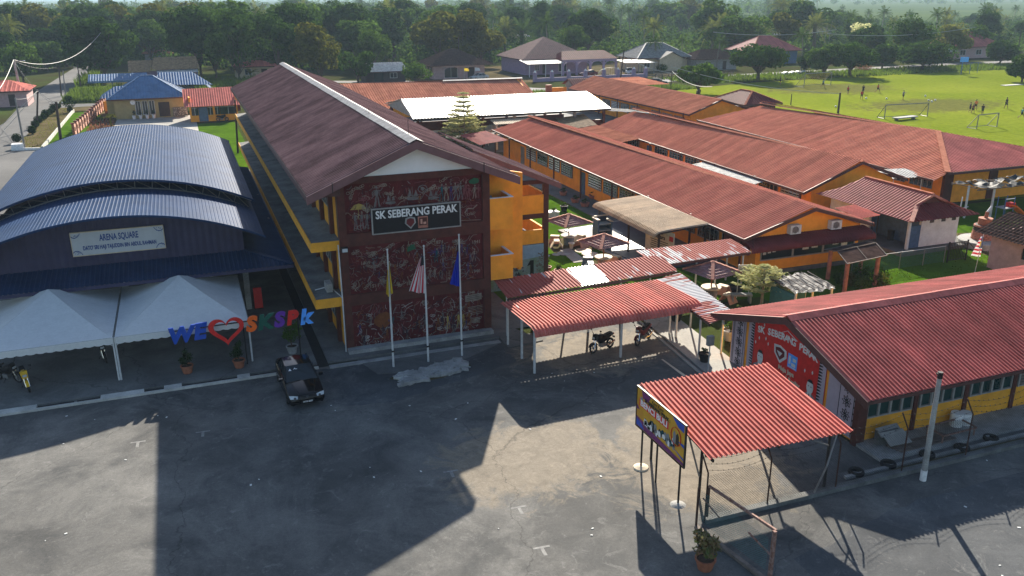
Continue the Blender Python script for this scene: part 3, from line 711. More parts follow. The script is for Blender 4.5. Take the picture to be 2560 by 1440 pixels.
# edge trims
for y, prm in ((55.38,(-4.15,7.75,7.67,1.84)),(48.83,(-4.15,7.75,6.99,1.86)),(80.22,(-4.15,7.75,7.67,1.84))):
    A = arc(*prm, 24); b = MB()
    for (x0,z0),(x1,z1) in zip(A, A[1:]): b.prism([(x0,y,z0+.03),(x1,y,z1+.03),(x1,y,z1-.09),(x0,y,z0-.09)], (0,-.03,0))
    b.obj('roof_edge', 'roof_blue', t)
# steel trusses between the two roofs
for y in (55.8, 63, 71, 79.5):
    A = arc(-4.15,7.6,7.56,1.84,16); B_ = arc(-4.15,7.4,7.08,1.8,16); b = MB()
    b.tube([(x,y,z) for x, z in A], .04, 5); b.tube([(x,y,z) for x, z in B_], .04, 5)
    for i in range(16):
        b.tube([(A[i][0],y,A[i][1]),(B_[i+1][0],y,B_[i+1][1])], .022, 4); b.tube([(A[i][0],y,A[i][1]),(B_[i][0],y,B_[i][1])], .022, 4)
    b.obj('roof_truss', 'steel_grey', t)
# front wall under the lower vault
A = arc(-4.15,6.62,6.9,1.33,20); b = MB()
xs = [p[0] for p in A]
def zarc(x): 
    for (x0,z0),(x1,z1) in zip(A, A[1:]):
        if x0 <= x <= x1: return z0+(z1-z0)*(x-x0)/(x1-x0)
    return A[-1][1]
x = -10.6; k = 0; P = []
while x < 2.44:
    P.append((x, 51.0-(.035 if k % 4 in (1,2) else 0))); x += (.16 if k % 2 == 0 else .03); k += 1
P.append((2.44, 51.0)); b = MB()
for (x0,y0),(x1,y1) in zip(P, P[1:]): b.quad((x0,y0,3.6),(x1,y1,3.6),(x1,y1,zarc(x1)-.02),(x0,y0,zarc(x0)-.02))
b.box(2.4,2.46,50.96,79,3.6,5.7); b.box(-10.72,-10.66,50.96,79,3.6,5.7); b.obj('front_wall', 'wall_navy_sheet', t)
# lean-to roofs in front and on the right, with hip
zf, zw = 3.42, 3.86
b = MB(); b.sheet([(-14.5,48.5,zf),(4.9,48.5,zf),(2.46,51.0,zw),(-11.8,51.0,zw)], (-14.5,48.5,zf), (4.9,48.5,zf), .24, .03); b.obj('lean_to_roof', 'roof_blue', t)
b = MB(); b.sheet([(4.9,48.5,zf),(4.9,80,zf),(2.46,80,zw),(2.46,51.0,zw)], (4.9,48.5,zf), (4.9,80,zf), .24, .03); b.obj('lean_to_roof', 'roof_blue', t)
b = MB(); b.beam((4.9,48.5,zf+.05),(2.46,51.0,zw+.05), .3, .04); b.obj('hip_cap', 'roof_blue', t)
b = MB(); b.box(-14.5,4.92,48.46,48.5,zf-.18,zf); b.box(4.9,4.94,48.5,80,zf-.18,zf); b.obj('eave_board', 'wall_navy_sheet', t)
for x, y in ((2.39,51.3),(-4.2,51.3),(-10.7,51.3),(2.39,60),(2.39,68),(2.39,76),(4.6,60),(4.6,68)):
    b = MB(); b.box(x-.16,x+.16,y-.16,y+.16,.1,zf+.05); b.obj('column', 'concrete', t)
b = MB(); b.box(-12,2.2,79.4,79.6,.1,5.4); b.obj('back_wall', 'wall_navy_sheet', t)
# sign board
t = thing('arena_sign', 'long pale sign board with blue lettering and scrolled corners on the blue hall wall', 'sign', (-4.25, 52.4, 4.7))
b = MB(); b.box(-6.66,-1.84,52.34,52.44,4.1,5.38); b.obj('board', mat('sign_face', (.50,.52,.53), .7, 0, .06, 1), t)
b = MB()
for bx in ((-6.7,-1.8,52.32,52.45,5.38,5.43),(-6.7,-1.8,52.32,52.45,4.05,4.1),(-6.7,-6.66,52.32,52.45,4.1,5.38),(-1.84,-1.8,52.32,52.45,4.1,5.38)): b.box(*bx)
b.obj('frame', 'slab_cream', t)
b = MB(); addtext(b, 'ARENA SQUARE', .52, (-4.2,52.33,5.0), (1,0,0), (0,0,1), depth=.008, bold=.012, width=2.05)
addtext(b, "DATO' SRI HAJI TAJUDDIN BIN ABDUL RAHMAN", .32, (-4.2,52.33,4.48), (1,0,0), (0,0,1), depth=.008, bold=.01, width=3.85); b.obj('lettering', 'paint_blue_text', t)
b = MB()
for cx, cz, sx, sz in ((-6.62,5.34,1,-1),(-1.88,5.34,-1,-1),(-6.62,4.14,1,1),(-1.88,4.14,-1,1)):
    for i in range(16):
        q = i*.1; u = .42*(1-i/22)*math.cos(q*1.2); v = .42*(1-i/22)*math.sin(q*1.2)
        b.box(cx+sx*u-.02, cx+sx*u+.02, 52.325, 52.339, cz+sz*v-.02, cz+sz*v+.02)
    for i in range(9): 
        u, v = r.uniform(.02,.3), r.uniform(.02,.25); b.box(cx+sx*u, cx+sx*(u+.04), 52.326, 52.339, cz+sz*v, cz+sz*(v+.03))
b.obj('corner_scroll', 'paint_blue_text', t)
t.location = (-4.14, 50.9, 5.12); t.scale = (.972, 1, .98)

# ------------------------------------------------------------------ two marquees
def marquee(x0, x1, y0, y1, label, ze=2.36, zp=3.66):
    cx, cy = (x0+x1)/2, 48.0
    t = thing('marquee_tent', label, 'tent', (cx, cy, .11), 'white marquee tents in front of the arena')
    n = 10
    cs = [(x0,y0),(x1,y0),(x1,y1),(x0,y1)]
    for k in range(4):
        a, c = cs[k], cs[(k+1) % 4]; b = MB(); rows = []
        for i in range(n+1):
            f = i/n; row = []
            for j in range(n+1):
                g = j/n; ex, ey = a[0]+(c[0]-a[0])*g, a[1]+(c[1]-a[1])*g
                z = ze+(zp-ze)*(f**1.22) - .10*math.sin(math.pi*g)*(1-f)*f*2 + .02*math.sin(g*17+k)*(1-f)*f
                row.append((ex+(cx-ex)*f, ey+(cy-ey)*f, z))
            rows.append(row)
        V = [p for row in rows for p in row]
        b.add(V, [(i*(n+1)+j, i*(n+1)+j+1, (i+1)*(n+1)+j+1, (i+1)*(n+1)+j) for i in range(n) for j in range(n)])
        c_ = b.obj('canopy_panel', 'cloth_tent', t, smooth=False)
        b = MB(); m_ = 60; d = Vector((c[0]-a[0], c[1]-a[1], 0)); nrm = Vector((d.y, -d.x, 0)).normalized()*.03
        for i in range(m_):
            g0, g1 = i/m_, (i+1)/m_; dz0 = .30+.05*abs(math.sin(g0*math.pi*15)); dz1 = .30+.05*abs(math.sin(g1*math.pi*15))
            p0 = Vector((a[0],a[1],ze))+d*g0+nrm; p1 = Vector((a[0],a[1],ze))+d*g1+nrm
            b.quad(p0-Vector((0,0,dz0)), p1-Vector((0,0,dz1)), p1, p0)
        b.obj('valance', 'cloth_tent', t)
    for x, y in cs:
        b = MB(); b.tube([(x,y,.1),(x,y,ze)], .045, 8); b.tube([(x,y,ze-.45),(x+(cx-x)*.14,y,ze-.08)], .02, 5); b.obj('pole', 'steel_white', t)
    b = MB(); b.tube([(cx,cy,ze),(cx,cy,zp-.03)], .035, 6); b.tube([(x0,cy,ze),(x1,cy,ze)], .03, 6); b.tube([(cx,y0,ze),(cx,y1,ze)], .03, 6); b.obj('centre_post', 'steel_white', t)
marquee(-4.36, 1.88, 43.05, 51.1, 'white peaked marquee on the right, nearest the colourful letters')
marquee(-10.72, -4.46, 43.05, 51.1, 'white peaked marquee cut by the left edge, over the yellow motorcycle')

# ------------------------------------------------------------------ letters on a frame
t = thing('letter_sign', 'row of big coloured letters with a red heart on a thin metal frame', 'letter sign', (1.5, 43.2, .1))
def letter(txt, x, z, size, m, dz=0):
    b = MB(); addtext(b, txt, size*1.06, (x*.99,42.62,z+.17), (1,0,0.04), (0.0,0,1), depth=.05, bold=.06, shear=.18); return b.obj('letter', m, t)
letter('W', -1.42, 2.0, 1.02, 'paint_navy'); letter('E', -.52, 2.06, 1.02, 'paint_navy')
letter('S', 1.98, 2.1, .98, 'paint_orange'); letter('K', 2.66, 2.12, .98, 'paint_green'); letter('S', 3.38, 2.15, .98, 'paint_purple'); letter('P', 4.02, 2.16, .92, 'paint_red'); letter('k', 4.72, 2.12, 1.0, 'paint_sky')
b = MB(); n = 48; out = []; inn = []
for i in range(n):
    q = 2*math.pi*i/n; hx = 16*math.sin(q)**3; hz = 13*math.cos(q)-5*math.cos(2*q)-2*math.cos(3*q)-math.cos(4*q)
    out.append((.78+hx*.0535, 2.0+hz*.05)); inn.append((.80+hx*.0385, 2.0+.015+hz*.0365))
V = [(x,y,z+.17) for y in (42.57,42.67) for q in (out,inn) for x, z in q]
F = []
for i in range(n):
    j = (i+1) % n; F += [(i,j,n+j,n+i),(2*n+j,2*n+i,3*n+i,3*n+j),(j,i,2*n+i,2*n+j),(n+i,n+j,3*n+j,3*n+i)]
b.add(V, F); b.obj('heart', 'paint_red', t)
b = MB(); b.beam((-1.9,42.74,2.39),(5.0,42.74,2.47), .05, .05); b.obj('rail', 'steel_black', t)
for x in (-1.3, 1.6, 4.3):
    b = MB(); b.tube([(x,42.78,.1),(x,42.78,2.45)], .035, 6); b.obj('post', 'steel_black', t)

# ------------------------------------------------------------------ flagpoles and flags
def cloth(t, base, w, h, ang, folds, m_of, nx=9, nz=18, seed=0, name='flag', taper=.35):
    """limp flag hanging beside the pole; faces sorted into one mesh per colour"""
    rr = random.Random(seed); x0, y0, z0 = base; grid = []
    for i in range(nz+1):
        f = i/nz; row = []
        for j in range(nx+1):
            g = j/nx; wd = w*g*(taper+(1-taper)*f) ; ph = folds*math.pi*g
            row.append((x0+ang*wd+.03*math.sin(ph+f*2), y0+.11*math.sin(ph)*(.5+f*.5), z0-h*f*(1-.12*g)-.10*g*(1-f)))
        grid.append(row)
    by = {}
    for i in range(nz):
        for j in range(nx): by.setdefault(m_of(i/nz, (j+.5)/nx, i, j), []).append((grid[i][j],grid[i][j+1],grid[i+1][j+1],grid[i+1][j]))
    for m, qs in by.items():
        b = MB()
        for q in qs: b.quad(*q)
        b.obj(name, m, t, smooth=True)
for (x, y, zt, nm, lab) in ((8.55,39.86,6.2,'y','flagpole on the left with a furled yellow, white and black flag'),(10.38,39.84,6.2,'m','middle flagpole with a furled red and white striped flag'),(12.24,39.95,6.55,'b','flagpole on the right with a furled plain blue flag')):
    t = thing('flagpole', lab, 'flagpole', (x,y,0), 'white flagpoles in front of the mural')
    b = MB(); b.tube([(x,y,.0),(x-.0,y,zt*.45),(x,y,zt)], [.055,.045,.032], 10); b.obj('pole', 'steel_white', t)
    b = MB(); b.lathe([(.0,0),(.05,.02),(.05,.07),(.0,.1)], (x,y,zt), 8); b.obj('finial', 'steel_white', t)
    b = MB(); b.box(x-.08,x+.08,y-.08,y+.08,.85,.93); b.obj('bracket', 'steel_black', t)
    if nm == 'y': cloth(t, (x+.05,y-.02,zt-.55), .24, 1.75, .5, 3, lambda f,g,i,j: 'cloth_white' if g < .22 else ('cloth_yellow' if g < .55 else ('cloth_black' if g < .75 else 'cloth_white')), seed=1)
    if nm == 'y': cloth(t, (x-.03,y-.05,zt-.95), .22, 1.45, -.6, 3, lambda f,g,i,j: 'cloth_yellow', seed=4, taper=.2)
    if nm == 'm': cloth(t, (x-.04,y-.03,zt-.45), 1.1, 2.0, -.72, 3, lambda f,g,i,j: 'cloth_black' if f < .22 and g < .6 else ('cloth_red' if j % 2 else 'cloth_white'), seed=2, taper=.22, nx=11, nz=20)
    if nm == 'b': cloth(t, (x-.04,y-.03,zt-.75), .75, 1.95, -.72, 4, lambda f,g,i,j: 'cloth_blue', seed=3, taper=.12)
# ------------------------------------------------------------------ classroom blocks
def ribpath(mb, a, u, L, path, pitch=.22, h=.035):
    """ribbed sheet: path is a list of (v, z) offsets swept over length L along u; ribs run along the path"""
    a, u = Vector(a), Vector(u).normalized(); v = Vector((-u.y, u.x, 0))
    us = []; k = 0
    while k*pitch < L:
        for f, hh in ((0,0),(.52,0),(.62,1),(.9,1)):
            if (k+f)*pitch < L: us.append(((k+f)*pitch, hh*h))
        k += 1
    us.append((L, 0)); nn = []
    for i in range(len(path)):
        p, q = path[max(i-1,0)], path[min(i+1,len(path)-1)]; d = Vector((q[0]-p[0], q[1]-p[1])).normalized(); nn.append((-d.y, d.x))
    sg = 1 if sum(n[1] for n in nn) >= 0 else -1
    V = [a+u*x+v*(p[0]+sg*n[0]*hh)+Vector((0,0,p[1]+sg*n[1]*hh)) for x, hh in us for p, n in zip(path, nn)]
    m = len(path)
    return mb.add(V, [(i*m+j, (i+1)*m+j, (i+1)*m+j+1, i*m+j+1) for i in range(len(us)-1) for j in range(m-1)])
def louvre_window(parent, x, y0, y1, z0, z1, face=-1, nb=5, nl=5):
    """louvred window in a wall facing -X; x is the wall face"""
    b = MB(); b.box(x, x+.05*face, y0, y1, z0, z1); w = b.obj('window', 'glass', parent)
    b = MB()
    for i in range(nb+1): yy = y0+(y1-y0)*i/nb; b.box(x+.05*face, x+.09*face, yy-.03, yy+.03, z0, z1)
    b.box(x+.05*face, x+.10*face, y0-.04, y1+.04, z0-.06, z0-.002); b.box(x+.05*face, x+.10*face, y0-.04, y1+.04, z1+.002, z1+.06); b.obj('frame', 'frame_grey', w)
    if nl:
        b = MB()
        for k in range(nl):
            z = z0+(z1-z0)*(k+.5)/nl; b.quad((x+.052*face,y0,z+.05),(x+.052*face,y1,z+.05),(x+.085*face,y1,z-.05),(x+.085*face,y0,z-.05))
        b.obj('louvre', 'lamp_glass' if rnd.random() < .12 else 'glass', w)
def ridge_strip(t, p, q, wd, m, th=.05):
    p, q = Vector(p), Vector(q); b = MB(); n = 12; s_ = (q-p).cross(Vector((0,0,1))).normalized()*wd
    for i in range(n):
        a, c = p+(q-p)*(i/n), p+(q-p)*((i+1)/n); dz = Vector((0,0,th+.008*(i % 2)))
        b.add([a-s_+dz*.1-Vector((0,0,wd*.22)), a+dz, a+s_+dz*.1-Vector((0,0,wd*.22)), c-s_+dz*.1-Vector((0,0,wd*.22)), c+dz, c+s_+dz*.1-Vector((0,0,wd*.22))], [(0,1,4,3),(1,2,5,4)])
    return b.obj('ridge_cap', m, t)
def classroom(label, fa, fr, fb, ba, br, bb, wall, roofm, ridgem, wl, wr, y0, y1, pitch=.25, gable_z=None, doors=(3,8,13), zb=.1, hh=.04):
    """long gabled block: fa, fr, fb = left eave, ridge, right eave of the front gable; ba, br, bb the back ones"""
    t = thing('classroom_block', label, 'school building', ((fa[0]+fb[0])/2, fa[1], 0), 'long red roofed classroom blocks')
    b = MB(); b.sheet([fa, ba, br, fr], fa, ba, pitch, hh); b.obj('roof_slope', roofm, t)
    b = MB(); b.sheet([fb, bb, br, fr], fb, bb, pitch, hh); b.obj('roof_slope', roofm, t)
    ridge_strip(t, fr, br, .22, ridgem)
    b = MB()
    for (p, q) in ((fa, fr), (fr, fb)):
        b.prism([(p[0],p[1]-.02,p[2]),(q[0],q[1]-.02,q[2]),(q[0],q[1]-.02,q[2]-.24),(p[0],p[1]-.02,p[2]-.24)], (0,.05,0))
    b.obj('barge_board', 'fascia_brown', t)
    b = MB(); b.beam(Vector(fa)+Vector((0,.05,-.1)), Vector(ba)+Vector((0,-.05,-.1)), .05, .18); b.beam(Vector(fb)+Vector((0,.05,-.1)), Vector(bb)+Vector((0,-.05,-.1)), .05, .18); b.obj('eave_board', 'fascia_brown', t)
    zl = fa[2]+(fr[2]-fa[2])*(wl-fa[0])/(fr[0]-fa[0])-.62; zr = fb[2]+(fr[2]-fb[2])*(fb[0]-wr)/(fb[0]-fr[0])-.3
    b = MB(); b.box(wl,wl+.18,y0,y1,0,zl); b.box(wr-.18,wr,y0,y1,0,zr); b.box(wl+.18,wr-.18,y1-.18,y1,0,min(zl,zr)); b.obj('side_wall', wall, t)
    b = MB(); b.prism([(wl+.18,y0,0),(wr-.18,y0,0),(wr-.18,y0,zr),(fr[0],y0,fr[2]-.08),(wl+.18,y0,zl)], (0,.18,0)); b.obj('gable_wall', wall, t)
    L = y1-y0; n = int((L-2)/3.1)
    for k in range(n):
        a = y0+1.2+k*3.1
        if k in doors:
            b = MB(); b.box(wl-.05,wl-.002,a+.3,a+1.3,zb,2.15); d = b.obj('door', 'wall_grey' if k % 2 else 'wall_blue', t)
            b = MB(); b.box(wl-.09,wl-.05,a+1.15,a+1.2,1.0,1.12); b.obj('handle', 'steel_black', d)
        else: louvre_window(t, wl-.002, a, a+2.6, 1.15, 2.3)
    for k in range(int(L/6)+1):
        b = MB(); yy = min(y0+.2+k*6.2, y1-.2); b.box(fa[0]+.35, fa[0]+.47, yy-.06, yy+.06, .05, fa[2]+.02); b.obj('post', 'wall_brown', t)
    return t
t1 = classroom('nearest classroom block with rose red roof, two outdoor fan units on its orange gable', (33.0,44.9,2.93),(38.5,44.9,4.5),(43.65,44.9,2.93),(33.85,96.2,2.93),(38.0,94.8,4.5),(43.4,95,2.93),
   'wall_orange', 'roof_rose_block', 'ridge_peach', 34.5, 43.0, 45.57, 94, .25)
t2 = classroom('middle classroom block with weathered red roof between two longer roofs', (46.2,55.6,2.7),(51.95,55.6,4.8),(57.0,55.6,2.95),(47.35,95.7,2.72),(51.45,94.2,4.75),(57,94,2.95),
   'wall_orange', 'roof_red_old', 'ridge_peach', 47.6, 55.9, 56.3, 93.5, .27)
t4 = classroom('far classroom block with brownish red roof beside the playing field', (61.0,96.8,3.2),(66.6,97.9,4.75),(71.9,97.9,3.2),(60.1,132.5,3.2),(65.9,135,4.75),(71.6,133,3.2),
   'wall_orange', 'roof_orange_old', 'ridge_peach', 62.3, 70.8, 98.6, 132, .35)
# third block: hipped front
t = thing('classroom_block', 'widest classroom block with hipped front end, closest to the playing field', 'school building', (70, 57, 0), 'long red roofed classroom blocks')
A, Rf, Rb = (61.4,55.7,3.2), (70.0,65.4,4.85), (68.6,92.4,4.8)
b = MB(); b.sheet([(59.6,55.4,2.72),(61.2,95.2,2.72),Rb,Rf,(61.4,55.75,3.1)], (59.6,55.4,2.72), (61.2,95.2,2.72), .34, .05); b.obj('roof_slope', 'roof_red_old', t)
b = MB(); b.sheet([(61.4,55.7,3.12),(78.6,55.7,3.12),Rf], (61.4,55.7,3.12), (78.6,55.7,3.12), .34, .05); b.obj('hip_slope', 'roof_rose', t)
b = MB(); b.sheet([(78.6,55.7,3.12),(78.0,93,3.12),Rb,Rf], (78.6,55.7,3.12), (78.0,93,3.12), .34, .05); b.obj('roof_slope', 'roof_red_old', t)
ridge_strip(t, Rf, Rb, .25, 'ridge_peach')
b = MB(); b.beam((61.4,55.65,3.2), (70.0,65.4,4.93), .5, .06); b.obj('hip_cap', 'ridge_peach', t)
b = MB(); b.box(61.4,78.6,55.62,55.69,2.9,3.12); b.beam((59.6,55.4,2.62),(61.2,95.2,2.62), .05, .18); b.obj('eave_board', 'fascia_brown', t)
b = MB(); b.box(62.6,62.8,57.2,92,0,2.75); b.box(76.8,77.0,57.2,92,0,3.2); b.obj('side_wall', 'wall_orange', t)
b = MB()
for x0, x1 in ((63.6,67.9),(68.9,75.5)): b.box(x0,x1,57.0,57.2,.5,3.2)
b.box(63.6,75.5,57.0,57.2,0,.5); b.obj('front_wall', 'wall_orange', t)
for x0, x1 in ((62.6,63.6),(67.9,68.9),(75.5,77.0)):
    b = MB(); b.box(x0,x1,56.9,57.2,0,3.2); b.obj('column', 'wall_brown', t)
for k in range(10): 
    if k in (3,7):
        b = MB(); b.box(62.55,62.598,58.8+k*3.2,59.9+k*3.2,.1,2.2); b.obj('door', 'wall_blue', t)
    else: louvre_window(t, 62.598, 58.2+k*3.2, 60.8+k*3.2, 1.15, 2.3)
# front of the first block: awning, windows, fan units
b = MB(); path = [(0,2.72),(.55,2.62),(1.0,2.48),(1.2,2.36),(1.28,2.2),(1.26,2.06)]
ribpath(b, (43.3,45.55,0), (-1,0,0), 10.1, path, .22, .03); b.obj('awning', 'roof_maroon', t1)
b = MB()
for x in (43.1, 33.4): b.tube([(x,44.4,2.3),(x,44.6,3.2)], .02, 5)
b.obj('awning_stay', 'steel_black', t1)
for x0, x1 in ((34.9,37.4),(37.5,39.9),(40.0,42.6)):
    b = MB(); b.box(x0,x1,45.53,45.569,1.12,2.1); w = b.obj('window', 'glass', t1)
    b = MB(); b.box(x0-.05,x1+.05,45.46,45.529,1.05,1.12); b.box(x0-.05,x0+.02,45.48,45.529,1.121,2.1); b.box(x1-.02,x1+.05,45.48,45.529,1.121,2.1); b.obj('frame', 'frame_grey', w)
    b = MB()
    for i in range(3 if x0 < 37 else 2):
        u = x0+.15+i*(.38 if x0 < 37 else .75)+(.6 if x0 > 37 else 0); hh_ = rnd.uniform(.3,.6); b.box(u,u+(.24 if x0 < 37 else .5),45.51,45.528,1.95-hh_,1.95)
    b.obj('notice', 'paper', w)
b = MB(); b.box(34.3,34.5,46.2,49.0,1.3,2.6); b.obj('maroon_panel', 'wall_maroon', t1)
b = MB(); b.box(34.5,43.1,45.45,45.57,.02,.3); b.obj('plinth', 'concrete_dark', t1)
for i, (x, lab) in enumerate(((37.25,'outdoor fan unit on the orange gable, left of the pair'),(40.6,'outdoor fan unit on the orange gable, right of the pair'))):
    t = thing('fan_unit', lab, 'air conditioner', (x,45.3,2.75), 'outdoor fan units on the gable')
    b = MB(); b.box(x-.42,x+.42,45.15,45.56,2.76,3.36); b.obj('casing', 'paper', t)
    b = MB(); b.lathe([(.24,0),(.24,.02)], (0,0,0), 18); V = [(x-.06+v[0],45.145-v[2],3.06+v[1]) for v in b.v]; b.v = V; g_ = b.obj('fan_grille', 'steel_grey', t)
    b = MB()
    for k in range(5): b.box(x-.3+k*.12-.006,x-.3+k*.12+.006,45.11,45.124,2.86,3.26)
    b.obj('bars', 'steel_black', g_)
# small awning and tan roof shelter on the garden side of block one
t = thing('side_awning', 'small rose red awning on thin posts at the far end of the nearest classroom block', 'awning', (32.3,92,0))
b = MB(); ribpath(b, (32.0,96.0,0), (0,-1,0), 7.5, [(-2.2,2.5),(-1.5,2.62),(0,2.75),(1.0,2.85)] , .25, .03); b.obj('awning_roof', 'roof_rose', t)
for y in (89.0, 95.5):
    b = MB(); b.tube([(30.2,y,0),(30.2,y,2.45)], .05, 6); b.obj('post', 'steel_black', t)
t = thing('tan_shelter', 'tan ribbed lean to roof with rolled edge over the blue garden platform', 'shelter', (30.7,53.5,0))
b = MB(); ribpath(b, (33.05,49.0,0), (0,1,0), 9.6, [(0,2.92),(1.6,2.85),(3.2,2.76),(3.9,2.68),(4.15,2.56),(4.25,2.38)], .21, .07); b.obj('shelter_roof', 'roof_tan', t)
b = MB()
for y in (49.2,53.6,58.2): b.beam((33.0,y,2.8),(29.0,y,2.56), .06, .08)
b.obj('rafter', 'wood_dark', t)
for x, y in ((29.2,53.4),(29.2,58.2),(29.3,49.3),(32.9,49.2)):
    b = MB(); b.box(x-.06,x+.06,y-.06,y+.06,.18,2.6); b.obj('post', 'wood_dark', t)
flat('garden_platform', 'slab_dark', [(28.6,49.5),(33,48.8),(33,61.6),(27.4,60.7)], .18, .18)
flat('garden_platform_edge', 'slab_light', [(27.0,61.1),(33,62),(33,61.62),(27.45,60.72),(28.65,49.5),(28.3,49.5)], .12, .12)
flat('garden_terrace', 'concrete_light', [(28.0,57.3),(31.2,58.0),(31.2,60.9),(27.7,60.5)], .19, .01)
t = thing('pledge_board', 'cream board with black heading and lines, red flag corners, under the tan shelter', 'notice board', (30.0,50.2,.2))
b = MB(); b.obox((30.1,50.55,1.45),(0.25,-1.5,0),(.03,.005,0),(0,0,1.05)); bd = b.obj('board', 'slab_cream', t)
nrm = Vector((-.986,-.164,0)); rt = Vector((.164,-.986,0)); c0 = Vector((30.1,50.55,1.45))+nrm*.04
b = MB(); addtext(b, 'Rukun', .3, c0+Vector((0,0,.78)), rt, (0,0,1), depth=.004); addtext(b, 'Negara', .42, c0+Vector((0,0,.5)), rt, (0,0,1), depth=.004, bold=.01); 
for k in range(7): b.obox(c0+Vector((0,0,.2-k*.15)), rt*(.95-.05*(k % 3)), nrm*.003, (0,0,.025))
b.obj('lettering', 'paint_black', bd)
b = MB()
for sx, sz in ((-1.2,.85),(1.25,.6),(-1.25,-.85),(1.2,-.8)): b.obox(c0+rt*sx+Vector((0,0,sz))+nrm*.004, rt*.2, nrm*.004, (0,0,.17))
b.obj('red_corner', 'paint_red', bd)
# small lean-to scraps between the blocks
t = thing('link_roof', 'low rusty link roof of loose metal sheets behind the nearest classroom block', 'shelter', (45.3,88,0))
b = MB(); b.sheet([(42.9,84,2.4),(47.0,84,2.85),(47.0,95,2.85),(42.9,95,2.4)], (42.9,84,2.4),(42.9,95,2.4), .3, .03); b.obj('sheet_roof', 'roof_orange_old', t)
b = MB(); b.sheet([(42.9,95,2.45),(47.0,95,2.9),(49,103,3.1),(45,103,2.7)], (42.9,95,2.45),(45,103,2.7), .3, .03); b.obj('sheet_roof', 'roof_rust', t)
b = MB(); b.box(42.8,43.3,84,103,2.36,2.4); b.obj('gutter', 'steel_white', t)
for x, y in ((43,84.5),(43,90),(43.5,96)):
    b = MB(); b.tube([(x,y,0),(x,y,2.4)], .05, 6); b.obj('post', 'steel_black', t)
t = thing('scrap_lean_to', 'sagging zinc lean to beside the middle classroom block', 'shelter', (44.8,66,0))
b = MB(); b.sheet([(44.3,61,2.2),(46.8,61,2.5),(46.9,71,2.5),(44.4,71,2.2)], (44.3,61,2.2),(44.4,71,2.2), .3, .04); b.obj('sheet_roof', 'roof_zinc', t)
for y in (61.5, 66, 70.5):
    b = MB(); b.tube([(44.5,y,0),(44.5,y,2.2)], .05, 6); b.obj('post', 'steel_black', t)

# ------------------------------------------------------------------ white roofed hall, red hall, small hip roof
t = thing('canteen_hall', 'open hall under a broad glaring white metal roof', 'hall', (39, 105, 0))
b = MB(); b.sheet([(25.6,100.9,4.0),(51.9,100.9,4.0),(52.0,108.6,5.42),(26.2,109.2,5.42)], (25.6,100.9,4.0),(51.9,100.9,4.0), .4, .05); b.obj('roof_slope', 'roof_white', t)
b = MB(); b.sheet([(25.6,117,4.0),(51.9,116.5,4.0),(52.0,108.6,5.42),(26.2,109.2,5.42)], (25.6,117,4.0),(51.9,116.5,4.0), .4, .05); b.obj('roof_slope', 'roof_white', t)
b = MB(); b.box(25.6,51.9,100.92,100.98,3.7,3.96); b.obj('eave_board', 'steel_black', t)
b = MB(); b.prism([(51.7,101.2,3.9),(51.7,116.2,3.9),(51.7,108.7,5.3)], (-.15,0,0)); b.obj('gable_wall', 'wall_grey', t); b = MB(); b.prism([(26.0,101.2,3.9),(26.0,116.6,3.9),(26.2,109,5.3)], (.15,0,0)); b.obj('gable_wall', 'wall_grey', t)
for k in range(7):
    for y in (101.8, 115.6):
        b = MB(); x = 26.4+k*4.15; b.box(x-.15,x+.15,y-.15,y+.15,0,4.0); b.obj('column', 'wall_grey' if k % 2 else 'wall_brown', t)
b = MB(); b.box(26,51.5,114.9,115.1,0,1.6); b.box(41,51.5,102.3,102.5,0,2.4); b.obj('low_wall', 'wall_brown', t)
b = MB()
for k in range(3): b.box(26.2,33.0,102.35,102.45,.9+k*.55,1.15+k*.55)
b.obj('rail', 'steel_white', t)
t = thing('side_lean_to', 'grey lean to roof on the right end of the white roofed hall', 'shelter', (54.5,104,0))
b = MB(); b.sheet([(52.1,101.5,3.5),(58.5,101.5,2.9),(57.5,107,2.9),(52.1,107,3.5)], (58.5,101.5,2.9),(57.5,107,2.9), .35, .03); b.obj('sheet_roof', 'roof_grey', t)
for x, y in ((58,102),(57.3,106.5)):
    b = MB(); b.tube([(x,y,0),(x,y,2.95)], .06, 6); b.obj('post', 'steel_grey', t)
t = thing('canteen_stall_roof', 'cream rippled awning with grey posts at the garden side of the white roofed hall', 'awning', (36,100,0))
b = MB(); b.sheet([(35.2,98.6,3.1),(40.4,98.6,3.1),(40.4,100.7,3.4),(35.2,100.7,3.4)], (35.2,98.6,3.1),(40.4,98.6,3.1), .3, .05); b.obj('sheet_roof', 'roof_tan', t)
for x in (35.4, 38.0, 40.2):
    b = MB(); b.tube([(x,98.8,0),(x,98.8,3.1)], .12, 8); b.obj('post', 'steel_white', t)
for i, x in enumerate((36.9, 40.3)):
    t = thing('folding_canopy', ['white folding canopy on the left behind the pale tree','white folding canopy on the right, above the rose red awning'][i], 'canopy', (x,103.5,0), 'white folding canopies')
    b = MB(); z0, z1 = 1.9, 2.5; c = [(x-1.45,102),(x+1.45,102),(x+1.45,105),(x-1.45,105)]
    for k in range(4): b.quad((*c[k],z0),(*c[(k+1)%4],z0),(x,103.5,z1)); b.quad((*c[k],z0-.25),(*c[(k+1)%4],z0-.25),(*c[(k+1)%4],z0),(*c[k],z0))
    b.obj('canopy_top', 'cloth_white', t)
    for px, py in c:
        b_ = MB(); b_.tube([(px,py,0),(px,py,z0)], .03, 5); b_.obj('leg', 'steel_white', t)
t = thing('red_hall', 'long hall with salmon red roof behind the white roofed hall', 'hall', (40, 133, 0))
b = MB(); b.sheet([(18,131.0,3.0),(53.4,130.8,3.0),(53.5,136.6,4.85),(18,138.4,4.85)], (18,131.0,3.0),(53.4,130.8,3.0), .38, .05); b.obj('roof_slope', 'roof_orange_x', t)
